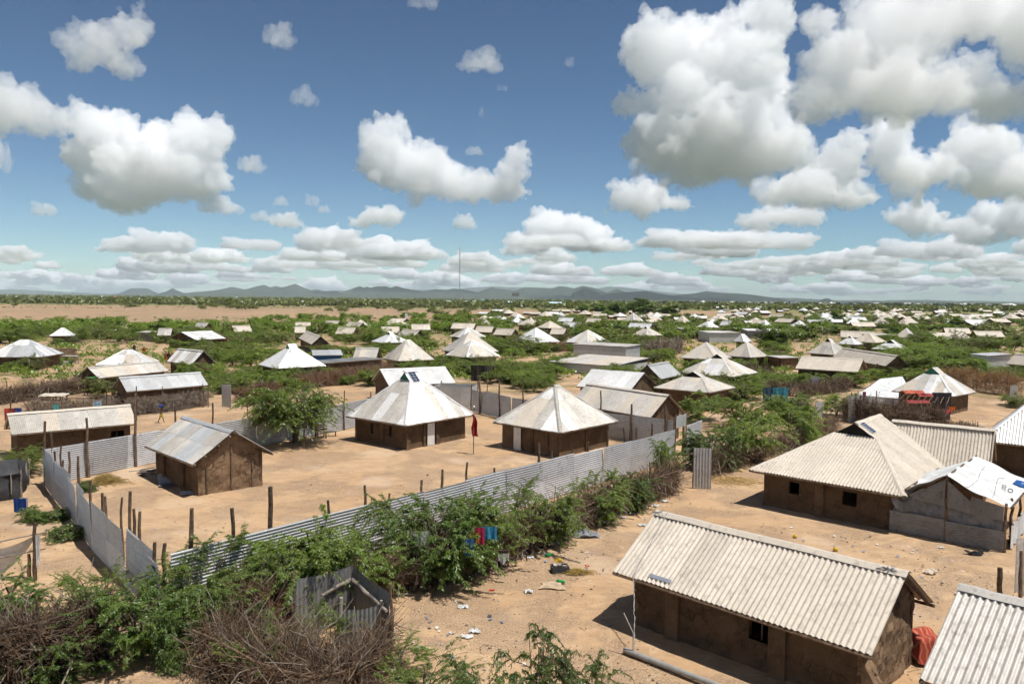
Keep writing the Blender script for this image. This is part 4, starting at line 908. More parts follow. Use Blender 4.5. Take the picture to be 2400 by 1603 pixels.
# --- gabled houses of the middle distance
gabs = [
 ((712,782),(756,786),(700,792),(730,807),BE,'gabled hut with a dark end wall beside pale cloth, left of the middle'), ((856,822),(904,823),(826,840),(881,841),AG,'gabled roof joined to the long flat mud building'),
 ((802,768),(848,769),(785,782),(827,783),BE,'beige gable behind the mound of red-brown brush'), ((765,752),(802,754),(755,763),(788,764),BE,'leftmost upper beige gable by the bare plain'),
 ((705,756),(746,758),(692,768),(728,768),BE,'beige gable, upper of the stacked pair on the left'), ((695,768),(734,767),(690,780),(716,780),BE,'beige gable, lower of the stacked pair on the left'),
 ((912,746),(949,747),(903,757),(937,758),BE,'pale gable touching the tall white board'), ((912,766),(954,766),(894,781),(937,781),BE,'pale gable above the white vented hut'),
 ((932,774.5),(983,775),(930,786),(968,791),BE,'pale gable with dark end right of the white vented hut'), ((978,762),(1023,762),(965,773),(1009,773),BE,'pale gable standing alone left of the signboard pair'),
 ((817,760),(848,762),(806,766),(838,769),BE,'low gable touching the small pyramid hut'), ((1119,768),(1160,768),(1112,778),(1152,779),BE,'long pale roof right of the peeping pyramid'),
 ((1392,866),(1512,874),(1351,905),(1478,915),WH,'dazzling white gabled roof crossed by branches'), ((1514,855),(1568,850),(1549,888),(1596,878),[TIN_GREY],'smooth grey gable turned sideways left of the big pyramid roof'),
 ((1960,819),(2089,828),(1951,836),(2076,858),BE,'beige gable with a man at its end, behind its twin'), ((1879,833),(2026,843.5),(1864,863),(2011,872),BE,'beige gable in front of its twin, bare twigs before it'),
 ((1979,777),(2055,778),(1970,790),(2050,792),BE,'long beige ridge roof above the broad hip roof'), ((2218,772),(2278,773),(2216,781),(2276,782),BE,'upper one of three long beige roofs on the right'),
 ((2210,780),(2288,780),(2204,796),(2283,796),BE,'left front one of three long beige roofs on the right'), ((2290,776),(2361,777),(2292,790),(2357,790),BE,'right front one of three long beige roofs on the right'),
 ((2265,748),(2314,749),(2262,756),(2310,757),WH,'pale long roof at the upper right, rear one'), ((2281,753),(2310,753),(2283,763),(2308,763),WH,'white roof in front of the pale long one, upper right'),
 ((391,772),(422,772),(368,786),(400,786),AG,'grey tilted roof beside the dark shack at the upper left'), ((478,776),(549,772),(459,797),(530,793),WH,'long white roof half under trees, upper left'),
 ((555,771),(600,770),(550,778),(592,777),BE,'low roof strip under trees right of the long white one'), ((456,763),(485,764),(452,769),(478,770),AG,'tiny grey gable at the edge of the bare plain'),
 ((2006,755),(2059,756),(2000,765),(2054,765),BE,'long pale roof below the beige pyramid, upper right'), ((1525,740),(1555,740),(1522,750),(1553,750),BE,'small pale gable right of the dark trees'),
 ((2362,833),(2470,842),(2358,852),(2462,862),BE,'beige roof half hidden by branches at the right edge'), ((1300,773),(1330,772),(1288,783),(1322,784),BE,'gable with dark end between the two twin pyramid huts'),
 ((1380,748),(1412,748),(1372,755),(1405,756),BE,'flat pale roof under the dark round trees'), ((1312,745),(1345,746),(1305,753),(1340,754),WH,'whitish roof by the orange patch, below the water tower'),
 ((1320,757),(1372,760),(1315,766),(1368,768),WH,'long white roof right of the low pyramid roof'), ((1063,758),(1120,758),(1056,770),(1110,771),BE,'cluster roof, left one before the right signboard'),
 ((1165,773),(1205,774),(1155,784),(1198,786),BE,'roof strip left of the fenced white pyramid hut'), ((1480,758),(1530,760),(1470,768),(1522,770),WH,'ruffled white roof left of the vented hidden hut'),
 ((1682,734),(1712,735),(1676,741),(1706,742),BE,'small pale roof under the grey sign, right'), ((1725,731),(1752,731),(1720,736),(1748,737),WH,'thin roof with dark front beside a bush, right'),
 ((1807,737),(1838,738),(1800,743),(1834,744),BE,'small beige gable, upper right row'), ((1990,740),(2022,744),(1985,745),(2018,748),WH,'low white tilted roof right of the lone dark tree'),
 ((1765,752),(1800,752),(1760,759),(1795,760),BE,'pale roof behind the two tiny cones'), ((1820,746),(1860,747),(1814,754),(1852,756),BE,'long pale roof above the white hut with a long slope'),
 ((1895,752),(1935,752),(1890,758),(1930,759),WH,'pale strip roof left of the dark round bush'), ((1690,754),(1715,754),(1686,762),(1710,763),WH,'curled white roof behind the long flat shack'),
]
for i, (rl, rr, el, er, mt, lab) in enumerate(gabs):
    Y = G(*el, 1.6)[1]
    gable_house('gabled_hut', lab, rl, rr, el, er, 1.6, mt, cat='hut', zr=2.9, pts=3 if Y < 75 else 0, over=.3, gover=.25, seed=500+i*5, group='gabled huts of the settlement', step=1.5, rough=0, back=False, width=.85 if Y < 130 else 1.4, amp=.01)
# ------------------------------------------------------------------ vegetation
def leaf_mat(name, c1, c2, c3, trans=.45):
    m, T, bs, out = new_mat(name)
    tc = T.add('ShaderNodeTexCoord').outputs['Object']; oi = T.add('ShaderNodeObjectInfo')
    off = T.add('ShaderNodeCombineXYZ'); T.l.new(T.m('MULTIPLY', oi.outputs['Random'], 31.), off.inputs[0])
    vec = T.vm('ADD', tc, off.outputs[0])
    n = T.noise(vec, .9, 4, .6); n2 = T.noise(vec, 5., 3, .6)
    c = T.mix(T.sstep(n, .36, .62), c1, c2); c = T.mix(T.m('MULTIPLY', T.sstep(n2, .52, .7), .75), c, c3)
    sc = T.vm('SCALE', c); T.put(sc.node.inputs[3], T.lin(oi.outputs['Random'], 0, 1, .78, 1.22))
    df = T.add('ShaderNodeBsdfDiffuse'); T.l.new(sc, df.inputs[0]); tr = T.add('ShaderNodeBsdfTranslucent')
    T.l.new(T.vm('MULTIPLY', sc, (1.25, 1.2, .6)), tr.inputs[0]); mx = T.add('ShaderNodeMixShader'); mx.inputs[0].default_value = trans
    T.l.new(df.outputs[0], mx.inputs[1]); T.l.new(tr.outputs[0], mx.inputs[2])
    gl = T.add('ShaderNodeBsdfGlossy'); gl.inputs['Roughness'].default_value = .45; gl.inputs[0].default_value = (.9, .95, .9, 1)
    m3 = T.add('ShaderNodeMixShader'); m3.inputs[0].default_value = .045; T.l.new(mx.outputs[0], m3.inputs[1]); T.l.new(gl.outputs[0], m3.inputs[2])
    T.l.new(m3.outputs[0], out.inputs[0]); return m
LEAF_A = leaf_mat('leaf_mesquite', (.13, .20, .03), (.18, .265, .038), (.28, .33, .06))
LEAF_B = leaf_mat('leaf_dark', (.085, .15, .028), (.125, .20, .034), (.20, .25, .045))
LEAF_C = leaf_mat('leaf_olive', (.13, .155, .042), (.165, .185, .05), (.22, .225, .07), .25)
LEAF_D = leaf_mat('leaf_bright', (.13, .20, .032), (.175, .25, .04), (.27, .30, .06))
BARK = simple('bark', (.13, .095, .065), (.07, .05, .035), 7, .95, bump=.8, bscale=30, vary=.2)
BRUSH = simple('dry_brush', (.20, .13, .08), (.10, .065, .042), 3, .95, vary=.2, coord='Object')
BRUSH_RED = simple('dry_brush_red', (.25, .13, .07), (.13, .07, .042), 3, .95, vary=.15)
BRUSH_GREY = simple('dry_brush_grey', (.30, .25, .20), (.16, .13, .10), 3, .95, vary=.15)
BRUSH_ORANGE = simple('dry_brush_orange', (.33, .17, .065), (.20, .10, .045), 3, .95, vary=.1)
def tubes_np(P, rad, n=3):
    """P: (N,k,3) polylines, rad: (N,k) -> one mesh of thin tubes"""
    N, k, _ = P.shape; T = np.empty_like(P); T[:, 1:-1] = P[:, 2:]-P[:, :-2]; T[:, 0] = P[:, 1]-P[:, 0]; T[:, -1] = P[:, -1]-P[:, -2]
    T /= np.linalg.norm(T, axis=2, keepdims=True)+1e-9
    ref = np.where(np.abs(T[..., 2:]) < .9, np.array([0, 0, 1.]), np.array([1., 0, 0])); A = np.cross(T, ref); A /= np.linalg.norm(A, axis=2, keepdims=True)+1e-9; B = np.cross(T, A)
    th = np.arange(n)*2*math.pi/n
    V = P[:, :, None, :] + rad[:, :, None, None]*(A[:, :, None, :]*np.cos(th)[None, None, :, None] + B[:, :, None, :]*np.sin(th)[None, None, :, None])
    base = (np.arange(N)*k*n)[:, None, None]; i = np.arange(k-1)[None, :, None]; j = np.arange(n)[None, None, :]
    a = base+i*n+j; b = base+i*n+(j+1) % n; Q = np.stack([a, b, b+n, a+n], -1).reshape(-1, 4)
    return V.reshape(-1, 3), Q
def grow(seed, height, spread, stems=3, limbs=6, twigs=9, leaves=14, ll=.14, lw=.035, low=.25, droop=.35, r0=.09, flat=.5, limb_len=.42, twig_len=.30):
    """branching thorn tree: stems, limbs, arching twigs with feathery leaflets on both sides; returns wood and leaf meshes"""
    g = np.random.default_rng(seed); S_, L_, W_ = [], [], []
    polys = []
    for s in range(stems):
        a = g.uniform(0, 6.28); lean = g.uniform(.12, .5)*spread*.5; top = height*g.uniform(.45, .75)
        t = np.linspace(0, 1, 6); x = np.cos(a)*lean*t**1.3; y = np.sin(a)*lean*t**1.3
        P = np.stack([x+g.normal(0, .04*spread*.3, 6)*t, y+g.normal(0, .04*spread*.3, 6)*t, top*t], 1); P[0, :2] = g.normal(0, .05, 2); P[0, 2] = -.1
        S_.append((P, r0*(1-.6*t)))
        for l in range(limbs):
            f = g.uniform(low, 1); p = P[0]+(P[-1]-P[0])*0; ii = f*5; i0 = min(4, int(ii)); p = P[i0]+(P[i0+1]-P[i0])*(ii-i0)
            b = a+g.normal(0, 1.3); ln = spread*limb_len*g.uniform(.6, 1.15); el = g.uniform(.15, .9)*(1-.5*flat)
            d = np.array([math.cos(b)*math.cos(el), math.sin(b)*math.cos(el), math.sin(el)]); u = np.linspace(0, 1, 5)
            Q = p + d*ln*u[:, None]; Q[:, 2] -= flat*.35*ln*u**2; Q += g.normal(0, .03*ln, (5, 3))*u[:, None]; Q[:, 2] = np.maximum(Q[:, 2], .12)
            zmax = height*(1-.18*(np.hypot(Q[-1, 0], Q[-1, 1])/(spread*.55))**2); Q[:, 2] = np.minimum(Q[:, 2], zmax*u+Q[0, 2]*(1-u))
            L_.append((Q, r0*.42*(1-.65*u)*(1-.4*f)))
            for w in range(twigs):
                f2 = g.uniform(.2, 1)*4; i1 = min(3, int(f2)); q = Q[i1]+(Q[i1+1]-Q[i1])*(f2-i1)
                b2 = b+g.normal(0, 1.0); e2 = g.uniform(-.1, 1.0); l2 = spread*twig_len*g.uniform(.5, 1.15); d2 = np.array([math.cos(b2)*math.cos(e2), math.sin(b2)*math.cos(e2), math.sin(e2)])
                v = np.linspace(0, 1, 5); Wp = q+d2*l2*v[:, None]; Wp[:, 2] -= droop*l2*v**2; Wp += g.normal(0, .02*l2, (5, 3))*v[:, None]; Wp[:, 2] = np.maximum(Wp[:, 2], .05)
                W_.append(Wp)
    VV, QQ, k = [], [], 0
    def addt(lst, n):
        nonlocal k
        P = np.array([p for p, _ in lst]); r = np.array([x for _, x in lst]); V, Q = tubes_np(P, r, n); VV.append(V); QQ.append(Q+k); k += len(V)
    addt(S_, 6); addt(L_, 4); W = np.array(W_)
    addt([(w, np.linspace(.010, .004, 5)*max(1, ll/.14)) for w in W_], 3)
    wood = (np.concatenate(VV), np.concatenate(QQ))
    # leaflets
    N = len(W); m = leaves; f = g.uniform(.08, 1.0, (N, m)); ii = f*4; i0 = np.minimum(3, ii.astype(int)); fr = (ii-i0)[..., None]
    idx = np.arange(N)[:, None]; p = W[idx, i0]*(1-fr)+W[idx, i0+1]*fr; tg = W[idx, i0+1]-W[idx, i0]; tg /= np.linalg.norm(tg, axis=2, keepdims=True)+1e-9
    side = np.cross(tg, np.array([0, 0, 1.])); side /= np.linalg.norm(side, axis=2, keepdims=True)+1e-9; sg = np.where(g.random((N, m)) < .5, -1, 1)[..., None]
    d = side*sg*g.uniform(.6, 1.1, (N, m, 1)) + tg*g.uniform(.1, .8, (N, m, 1)) + g.normal(0, .28, (N, m, 3)); d[..., 2] -= .18
    d /= np.linalg.norm(d, axis=2, keepdims=True); s = np.cross(d, np.array([0, 0, 1.]) + g.normal(0, .45, (N, m, 3))); s /= np.linalg.norm(s, axis=2, keepdims=True)+1e-9
    l = ll*g.uniform(.6, 1.25, (N, m, 1)); w = lw*g.uniform(.7, 1.2, (N, m, 1)); p = p+g.normal(0, ll*.12, (N, m, 3))
    V = np.stack([p, p+d*l*.45+s*w*.5, p+d*l-np.array([0, 0, 1.])*l*.12, p+d*l*.45-s*w*.5], 2).reshape(-1, 3); Q = np.arange(len(V)).reshape(-1, 4)
    return wood, (V, Q)
def plant_proto(name, mat, bark=BARK, **kw):
    wood, lf = grow(**kw); return (mesh_np(name+'_wood', wood[0], wood[1], smooth=True), mesh_np(name+'_leaves', lf[0], lf[1]), mat, bark, kw['height'], kw['spread'])
def plant(name, label, proto, loc, w, h, rz, cat='bush', group=None, parts=True):
    wm, lm, mat, bark, H, Sp = proto; o = empty(name, loc, rz); tag(o, label, cat, group); sx = w/Sp/1.25
    t = obj('trunk', wm, bark, o); c = obj('crown', lm, mat, o)
    for q in (t, c): q.scale = (sx, sx, h/H)
    return o
NB = [plant_proto('mesquite', LEAF_A, seed=11+i, height=2.4, spread=3.4, stems=5, limbs=6, twigs=9, leaves=100, ll=.10, lw=.024, low=.12, droop=.45, r0=.05, flat=.35) for i in range(3)]
NB += [plant_proto('dark_bush', LEAF_B, seed=21+i, height=2.2, spread=3.0, stems=6, limbs=7, twigs=8, leaves=90, ll=.095, lw=.030, low=.05, droop=.4, r0=.05, flat=.3) for i in range(2)]
SP = [plant_proto('sparse_bush', LEAF_A, seed=31+i, height=2.2, spread=2.6, stems=4, limbs=4, twigs=6, leaves=60, ll=.10, lw=.022, low=.3, droop=.25, r0=.035, flat=.2) for i in range(2)]
LOWB = [plant_proto('low_bush', LEAF_B, seed=36+i, height=.6, spread=1.6, stems=7, limbs=6, twigs=6, leaves=26, ll=.09, lw=.03, low=.1, droop=.5, r0=.02, flat=.8) for i in range(2)]
YT = plant_proto('yard_tree', LEAF_A, seed=45, height=4.2, spread=6.0, stems=5, limbs=9, twigs=13, leaves=46, ll=.18, lw=.055, low=.45, droop=.5, r0=.16, flat=.75)
MB_ = [plant_proto('thorn_tree', (LEAF_A, LEAF_A, LEAF_C, LEAF_D)[i % 4], seed=51+i, height=3.2, spread=4.6, stems=4, limbs=6, twigs=10, leaves=34, ll=.22, lw=.065, low=.2, droop=.4, r0=.07, flat=.5) for i in range(5)]
FB = [plant_proto('far_tree', (LEAF_A, LEAF_C, LEAF_A, LEAF_D)[i % 4], seed=61+i, height=3.6, spread=5.2, stems=3, limbs=6, twigs=8, leaves=10, ll=.62, lw=.24, low=.2, droop=.35, r0=.08, flat=.6) for i in range(5)]
ACA = [plant_proto('acacia', LEAF_C, seed=71+i, height=4.5, spread=7.0, stems=3, limbs=7, twigs=7, leaves=9, ll=.8, lw=.28, low=.55, droop=.25, r0=.10, flat=.95) for i in range(4)]
DKT = [plant_proto('dark_tree', LEAF_B, seed=81+i, height=6.0, spread=5.2, stems=3, limbs=9, twigs=10, leaves=12, ll=.5, lw=.24, low=.3, droop=.2, r0=.14, flat=.05, limb_len=.32, twig_len=.22) for i in range(2)]
FRONT = plant_proto('feathery_shrub', LEAF_B, seed=91, height=1.6, spread=1.8, stems=6, limbs=4, twigs=5, leaves=56, ll=.075, lw=.022, low=.35, droop=.55, r0=.02, flat=.15)

near = [  # base pixel, width m, height m, shape, label
 (1040,1368,4.4,3.0,NB[3],'dark leafy bush with hanging washing in the foreground hedge'), (955,1350,4.0,2.9,NB[0],'pale green bush leaning over the long fence, left of the washing bush'),
 (1150,1325,3.6,2.8,NB[1],'feathery bush over the fence right of the washing bush'), (1265,1280,4.0,2.6,NB[2],'feathery bush hiding the middle of the long fence'),
 (1400,1220,3.4,2.2,NB[0],'round bush in the stick hedge before the gate'), (1475,1193,2.8,2.0,NB[4],'small dark bush beside the round hedge bush'), (1570,1128,2.2,2.5,NB[1],'leafy bush at the end of the hedge beside the gate'),
 (760,1408,5.2,2.9,NB[2],'wide mesquite bush against the fence above the dark latrine'), (640,1436,4.8,2.7,NB[1],'mesquite bush against the fence left of the latrine'), (500,1458,4.6,2.5,NB[0],'mesquite bush over the near corner of the long fence'),
 (560,1500,2.6,1.5,NB[4],'dark bush low in front of the near fence corner'), (330,1540,3.4,2.2,NB[3],'dark green bush at the end of the foreground brush fence'), (395,1440,2.0,1.7,NB[0],'light green sprays behind the foreground brush fence'),
 (35,1470,2.8,1.7,NB[4],'green bush behind the brush fence at the lower left edge'), (250,1400,1.8,1.2,SP[0],'thin scrubby sprays beside the curved fence end'), (420,1560,1.2,.7,LOWB[0],'low green weeds at the edge of the sandy gap'),
 (110,1215,2.2,.55,LOWB[0],'flat green bush on the sand beside the curved fence, upper one'), (158,1262,1.7,.6,LOWB[1],'flat green bush on the sand beside the curved fence, lower one'), (55,1112,3.4,1.7,NB[2],'green bush behind the black tent'), (150,1085,1.2,.5,LOWB[1],'small weeds inside the yard corner'),
 (210,1150,1.1,.5,LOWB[0],'weeds beside the yellow straw heap'), (875,1350,2.2,2.0,SP[1],'sparse sprays over the fence above the latrine corner'), (1100,1240,2.6,2.2,SP[0],'sparse tall sprays poking above the long fence'), (1205,1215,2.6,2.1,SP[1],'sparse sprays above the fence, nearer the gate'),
 (693,1036,7.4,4.4,YT,'spreading acacia shading the yard beside the bright back fence'),
 (1665,1098,4.2,2.7,NB[4],'leafy hedge bush right behind the gate sheet'), (1750,1078,5.4,3.1,NB[0],'big hedge bush between the gate and the hip house'), (1850,1045,5.4,2.9,NB[1],'big hedge bush touching the hip house roof'), (1640,985,5.2,2.5,MB_[3],'yellow-green tree behind the fence end panel'),
 (1735,1005,5.8,2.9,NB[2],'dense green tree behind the hedge bushes'), (1840,985,5.4,2.4,NB[3],'dense green tree behind the tilted bluish sheet'), (1960,975,4.0,2.4,MB_[3],'bright green bush left of the white cloth corner'),
 (1000,1668,2.6,1.5,SP[0],'thin dry shrub at the bottom edge below the latrine'), (930,1590,2.2,1.0,SP[1],'low thorny shrub at the latrine door'),
 (110,1590,2.6,1.3,NB[4],'leafy green bush at the foot of the lower left brush fence'), (215,1440,2.4,1.6,SP[1],'thin green sprays rising behind the lower left brush fence'), (450,1500,2.6,1.8,NB[1],'green bush between the sandy gap and the near fence corner'), (600,1590,2.4,1.5,SP[0],'green sprays pushing through the dry thicket, left one'), (740,1560,2.4,1.5,SP[1],'green sprays pushing through the dry thicket, beside the latrine'), (690,1420,3.4,2.2,NB[0],'mesquite spray overhanging the latrine wall'),
]
for i, (x, y, w, h_, p, lab) in enumerate(near):
    g = G(x, y); plant('yard_tree' if p is YT else 'bush', lab, p, (g[0], g[1], 0), w, h_, i*1.37, 'tree' if p is YT else 'bush')
for i, (x, y, w, h_, lab) in enumerate([(1250,1770,2.2,3.3,'feathery shrub at the bottom edge, tallest tip in the middle'), (1400,1750,2.0,2.3,'feathery shrub at the bottom edge right of the tall tip'), (1140,1755,1.9,2.4,'feathery shrub at the bottom edge left of the tall tip'), (1060,1730,1.6,2.0,'feathery shrub at the bottom edge by the dry twigs')]):
    g = G(x, y); plant('bush', lab, FRONT, (g[0], g[1], 0), w, h_, i*2.1)

def free(x, y, pad=0.):
    return all((x-a)**2+(y-b)**2 > (r+pad)**2 for a, b, r in HOUSES)
ND = np.array([p[:2] for p in [near0, near1]])
rs = random.Random(12)
patches = [ # centre px, radii, count, height range, label
 (70,797,130,13,15,'thorn tree in the green belt at the upper left'),(250,795,100,12,14,'thorn tree in the green belt behind the brick wall'),(440,800,80,10,10,'thorn tree behind the tilted grey roof'),(590,800,80,20,11,'thorn tree left of the white hut with the green vent'),
 (530,852,70,26,11,'thorn tree filling the slope right of the standing people'),(430,927,50,8,5,'hedge bush in front of the blue-grey roof'),(560,908,50,20,9,'thorn bush near the thin zinc gate'),(650,895,60,22,8,'brushy thorn bush left of the yard tree'),(770,890,60,14,6,'small thorn bush behind the bright back fence'),
 (700,783,60,10,8,'thorn tree behind the left gabled huts'),(840,800,60,10,8,'thorn tree around the blue cloth shelter'),(960,818,60,10,7,'thorn tree above the beige cone hut'),(1010,862,50,12,6,'thorn tree beside the tall beige pyramid'),(1090,872,50,12,7,'thorn tree under the overlapping pyramids'),
 (1180,885,50,18,10,'thorn tree right of the black curtain'),(1250,905,50,14,8,'thorn tree behind the beige pyramid hut'),(1200,830,60,12,9,'thorn tree before the fenced white pyramid'),(1310,876,90,14,10,'thorn tree under the wide low roof'),(1440,892,50,10,6,'thorn tree at the dazzling gabled roof'),
 (1460,822,50,14,8,'thorn tree right of the zinc shack'),(1540,850,40,12,6,'thorn tree behind the sideways grey gable'),(1430,788,100,12,14,'thorn tree around the hidden vented hut'),(1570,790,90,12,14,'thorn tree between the flat shacks'),(1800,850,50,14,8,'thorn tree right of the dazzling big pyramid'),
 (1600,925,70,14,9,'thorn tree grown over the low vented pyramid'),(1690,935,60,12,8,'thorn tree hugging the low vented pyramid'),(1770,905,60,14,8,'thorn tree behind the right hedge'),(1850,790,60,16,10,'thorn tree before the stub-ridged hut'),(1915,900,50,8,5,'thorn bush before the twin beige gables'),(2010,872,30,6,3,'thorn bush at the gable end with the man'),
 (2150,858,80,18,16,'broad acacia of the big clump on the right'),(2240,860,80,22,15,'broad acacia of the right clump behind the green vent'),(2340,885,60,14,7,'thorn tree above the dry orange hedge'),(2060,812,60,10,8,'thorn tree among the white vented hut roofs'),(2200,812,100,10,13,'thorn tree below the three long roofs'),(2350,815,70,12,9,'thorn tree at the right edge below the long roofs'),
 (2350,955,40,8,2,'thorn bush at the right edge'),(480,1130,1,1,0,''),(880,905,30,6,3,'leafy shrub behind the solar hut'),
]
ORD = ['first', 'second', 'third', 'fourth', 'fifth', 'sixth', 'seventh', 'eighth', 'ninth', 'tenth', 'eleventh', 'twelfth', 'thirteenth', 'fourteenth', 'fifteenth', 'sixteenth', 'seventeenth', 'eighteenth', 'nineteenth', 'twentieth']
for (cx, cy, rx, ry, n, lab) in patches:
    k = 0; tries = 0; made = []
    while k < n and tries < n*12:
        tries += 1; a, q = rs.uniform(0, 6.28), math.sqrt(rs.random()); x, y = cx+rx*q*math.cos(a), cy+ry*q*math.sin(a); g = G(x, y)
        if not free(g[0], g[1], -.4): continue
        w = rs.uniform(4.2, 7.2); h_ = rs.uniform(2.4, 3.9)
        if g[1] < 125 and cx > 800: w *= .8; h_ *= .6
        elif g[1] < 125: w *= .9; h_ *= .8
        if 'broad acacia' in lab: w *= 1.5; h_ *= 1.5
        if 'bush' in lab: w *= .75; h_ *= .65
        p = (MB_ if g[1] < 175 else FB)[rs.randrange(5)]
        made.append((x, plant('thorn_tree', lab, p, (g[0], g[1], 0), w, h_, rs.uniform(0, 6.28), 'tree', 'trees and bushes growing between the huts'))); k += 1
    for q, (_, o) in enumerate(sorted(made, key=lambda z: z[0])): o['label'] = (ORD[q]+' from the left, ' if len(made) > 1 else '')+lab
def farplant(lab, protos, x, y, w, h_, grp, name='thorn_tree'):
    """too far off to show trunk and crown apart from each other: still both, as one thing"""
    g = G(x, y)
    if not free(g[0], g[1], -.6): return
    p = protos[rs.randrange(len(protos))]; o = obj(name, p[1], p[2]); o.location = (g[0], g[1], 0); o.rotation_euler = (0, 0, rs.uniform(0, 6.28)); s = w/p[5]/1.25; o.scale = (s, s, h_/p[4]); tag(o, lab, 'tree', grp)
for i, (o_, r_, lab) in enumerate(HLAB):             # scrub growing up to the hut walls on the near side
    if o_[1] < 72 or o_[1] > 330: continue
    d_ = unit(np.array([o_[0], o_[1], 0.])); n_ = np.array([-d_[1], d_[0], 0.])
    for q in range(2):
        c = o_ - d_*(r_*.55+rs.uniform(.4, 1.6)) + n_*r_*(rs.uniform(.05, .45)*(1 if q else -1))
        p = (MB_ if o_[1] < 175 else FB)[rs.randrange(5)]; ls = lab.split(' '); lab2 = ' '.join(ls[:8]).rstrip(',')
        while lab2.split(' ')[-1] in ('a', 'the', 'of', 'with', 'and', 'in', 'at', 'by', 'behind', 'beside', 'under', 'left', 'right', 'its', 'to', 'one', 'before', 'from', 'half', 'on', 'below', 'near', 'white', 'dark', 'green', 'beige', 'pale', 'above', 'small', 'red-brown', 'right,', 'long'): lab2 = ' '.join(lab2.split(' ')[:-1])
        plant('scrub_bush', 'green scrub against the '+('right' if (n_[0] > 0) == bool(q) else 'left')+' half of '+lab2, p, (c[0], c[1], 0), rs.uniform(.6, .85)*r_, rs.uniform(1.7, 2.3), rs.uniform(0, 6.28), 'bush', 'scrub along the hut walls')
def wood_mass(name, label, protos, spots, mat):
    """trees too many and too small to tell apart: one mass of real crowns"""
    V, Q, k = [], [], 0
    for (x, y, w, h_) in spots:
        g = G(x, y)
        if not free(g[0], g[1], -.5): continue
        p = protos[rs.randrange(len(protos))]; me = p[1]; v = np.empty(len(me.vertices)*3, np.float32); me.vertices.foreach_get('co', v); v = v.reshape(-1, 3); a = rs.uniform(0, 6.28)
        s_ = w/p[5]/1.25; R_ = np.array([[math.cos(a), -math.sin(a), 0], [math.sin(a), math.cos(a), 0], [0, 0, 1]]); v = (v*np.array([s_, s_, h_/p[4]]))@R_.T + np.array([g[0], g[1], 0])
        V.append(v); Q.append(np.arange(len(v)).reshape(-1, 4)+k); k += len(v)
    o = obj(name, mesh_np(name, np.concatenate(V), np.concatenate(Q)), mat); tag(o, label, 'trees', kind='stuff')
for q, (mat, lab) in enumerate(((LEAF_A, 'green trees between the far huts of the settlement'), (LEAF_C, 'olive trees between the far huts of the settlement'))):
    wood_mass('settlement_woods', lab, FB, [(rs.uniform(1010, 2430), 714+74*rs.random()**.8, rs.uniform(5, 10), rs.uniform(2.4, 4.4)) for _ in range(150)], mat)
wood_mass('upper_woods', 'green trees among the upper gabled huts and along the bare plain', FB, [(rs.uniform(600, 1200), rs.uniform(744, 786), rs.uniform(5, 8), rs.uniform(2.4, 3.8)) for _ in range(90)] + [(rs.uniform(-40, 640), rs.uniform(762, 786), rs.uniform(5, 8), rs.uniform(2.6, 4.0)) for _ in range(55)], LEAF_A)
for i in range(110):
    t = rs.random(); x = rs.uniform(260, 1180)
    if x < 560 and rs.random() < .55: continue
    farplant('flat-topped olive acacia on the plain', ACA, x, 707+26*t**1.4 + (x-700)*.004, rs.uniform(6, 11), rs.uniform(3.4, 5.2), 'acacias on the plain', 'acacia_tree')
for i in range(26): farplant('scattered round bush on the grassy plain at the left', ACA, rs.uniform(-20, 520), 702+20*rs.random(), rs.uniform(5, 9), rs.uniform(3, 4.5), 'bushes on the left plain', 'acacia_tree')
for (x, y, w, h_, lab) in [(1483,741,24,11.5,'tallest dark green tree above the white pyramid huts'),(1448,741,18,9,'dark green tree left of the tallest one'),(1512,743,16,8,'dark tree right of the tallest one'),(1566,744,18,8,'round dark tree right of the dark group'),(1398,738,16,8,'dark green tree left of the dark group'),(1362,735,14,7,'dark tree behind the flat pale roof'),
  (1966,759,9,6,'lone dark round tree on the right'),(1803,828,8.5,6,'dense dark round tree right of the beige pyramid pair'),(2090,795,8,4.5,'dense dark bush left of the grey box shack'),(2028,737,6,4,'small dark tree at the tilted white roof'),(1728,733,5,5,'dark bush before the thin roof'),(2232,770,9,4.5,'dark tree before the pale long roof'),
  (1260,712,40,8,'dark tree clump behind the blue roofs, right'),(1150,709,40,7.5,'dark tree clump behind the blue roofs, middle'),(1095,711,30,7,'dark tree clump behind the blue roofs, left'),(1215,711,36,7.5,'dark tree clump under the water tower'),(1310,714,34,8,'dark tree clump right of the long blue roof'),(700,702,30,9,'lone tall tree on the far plain')]:
    g = G(x, y); p = DKT[int(x) % 2]; plant('dark_tree', lab, p, (g[0], g[1], 0), w, h_, x*.7, 'tree')
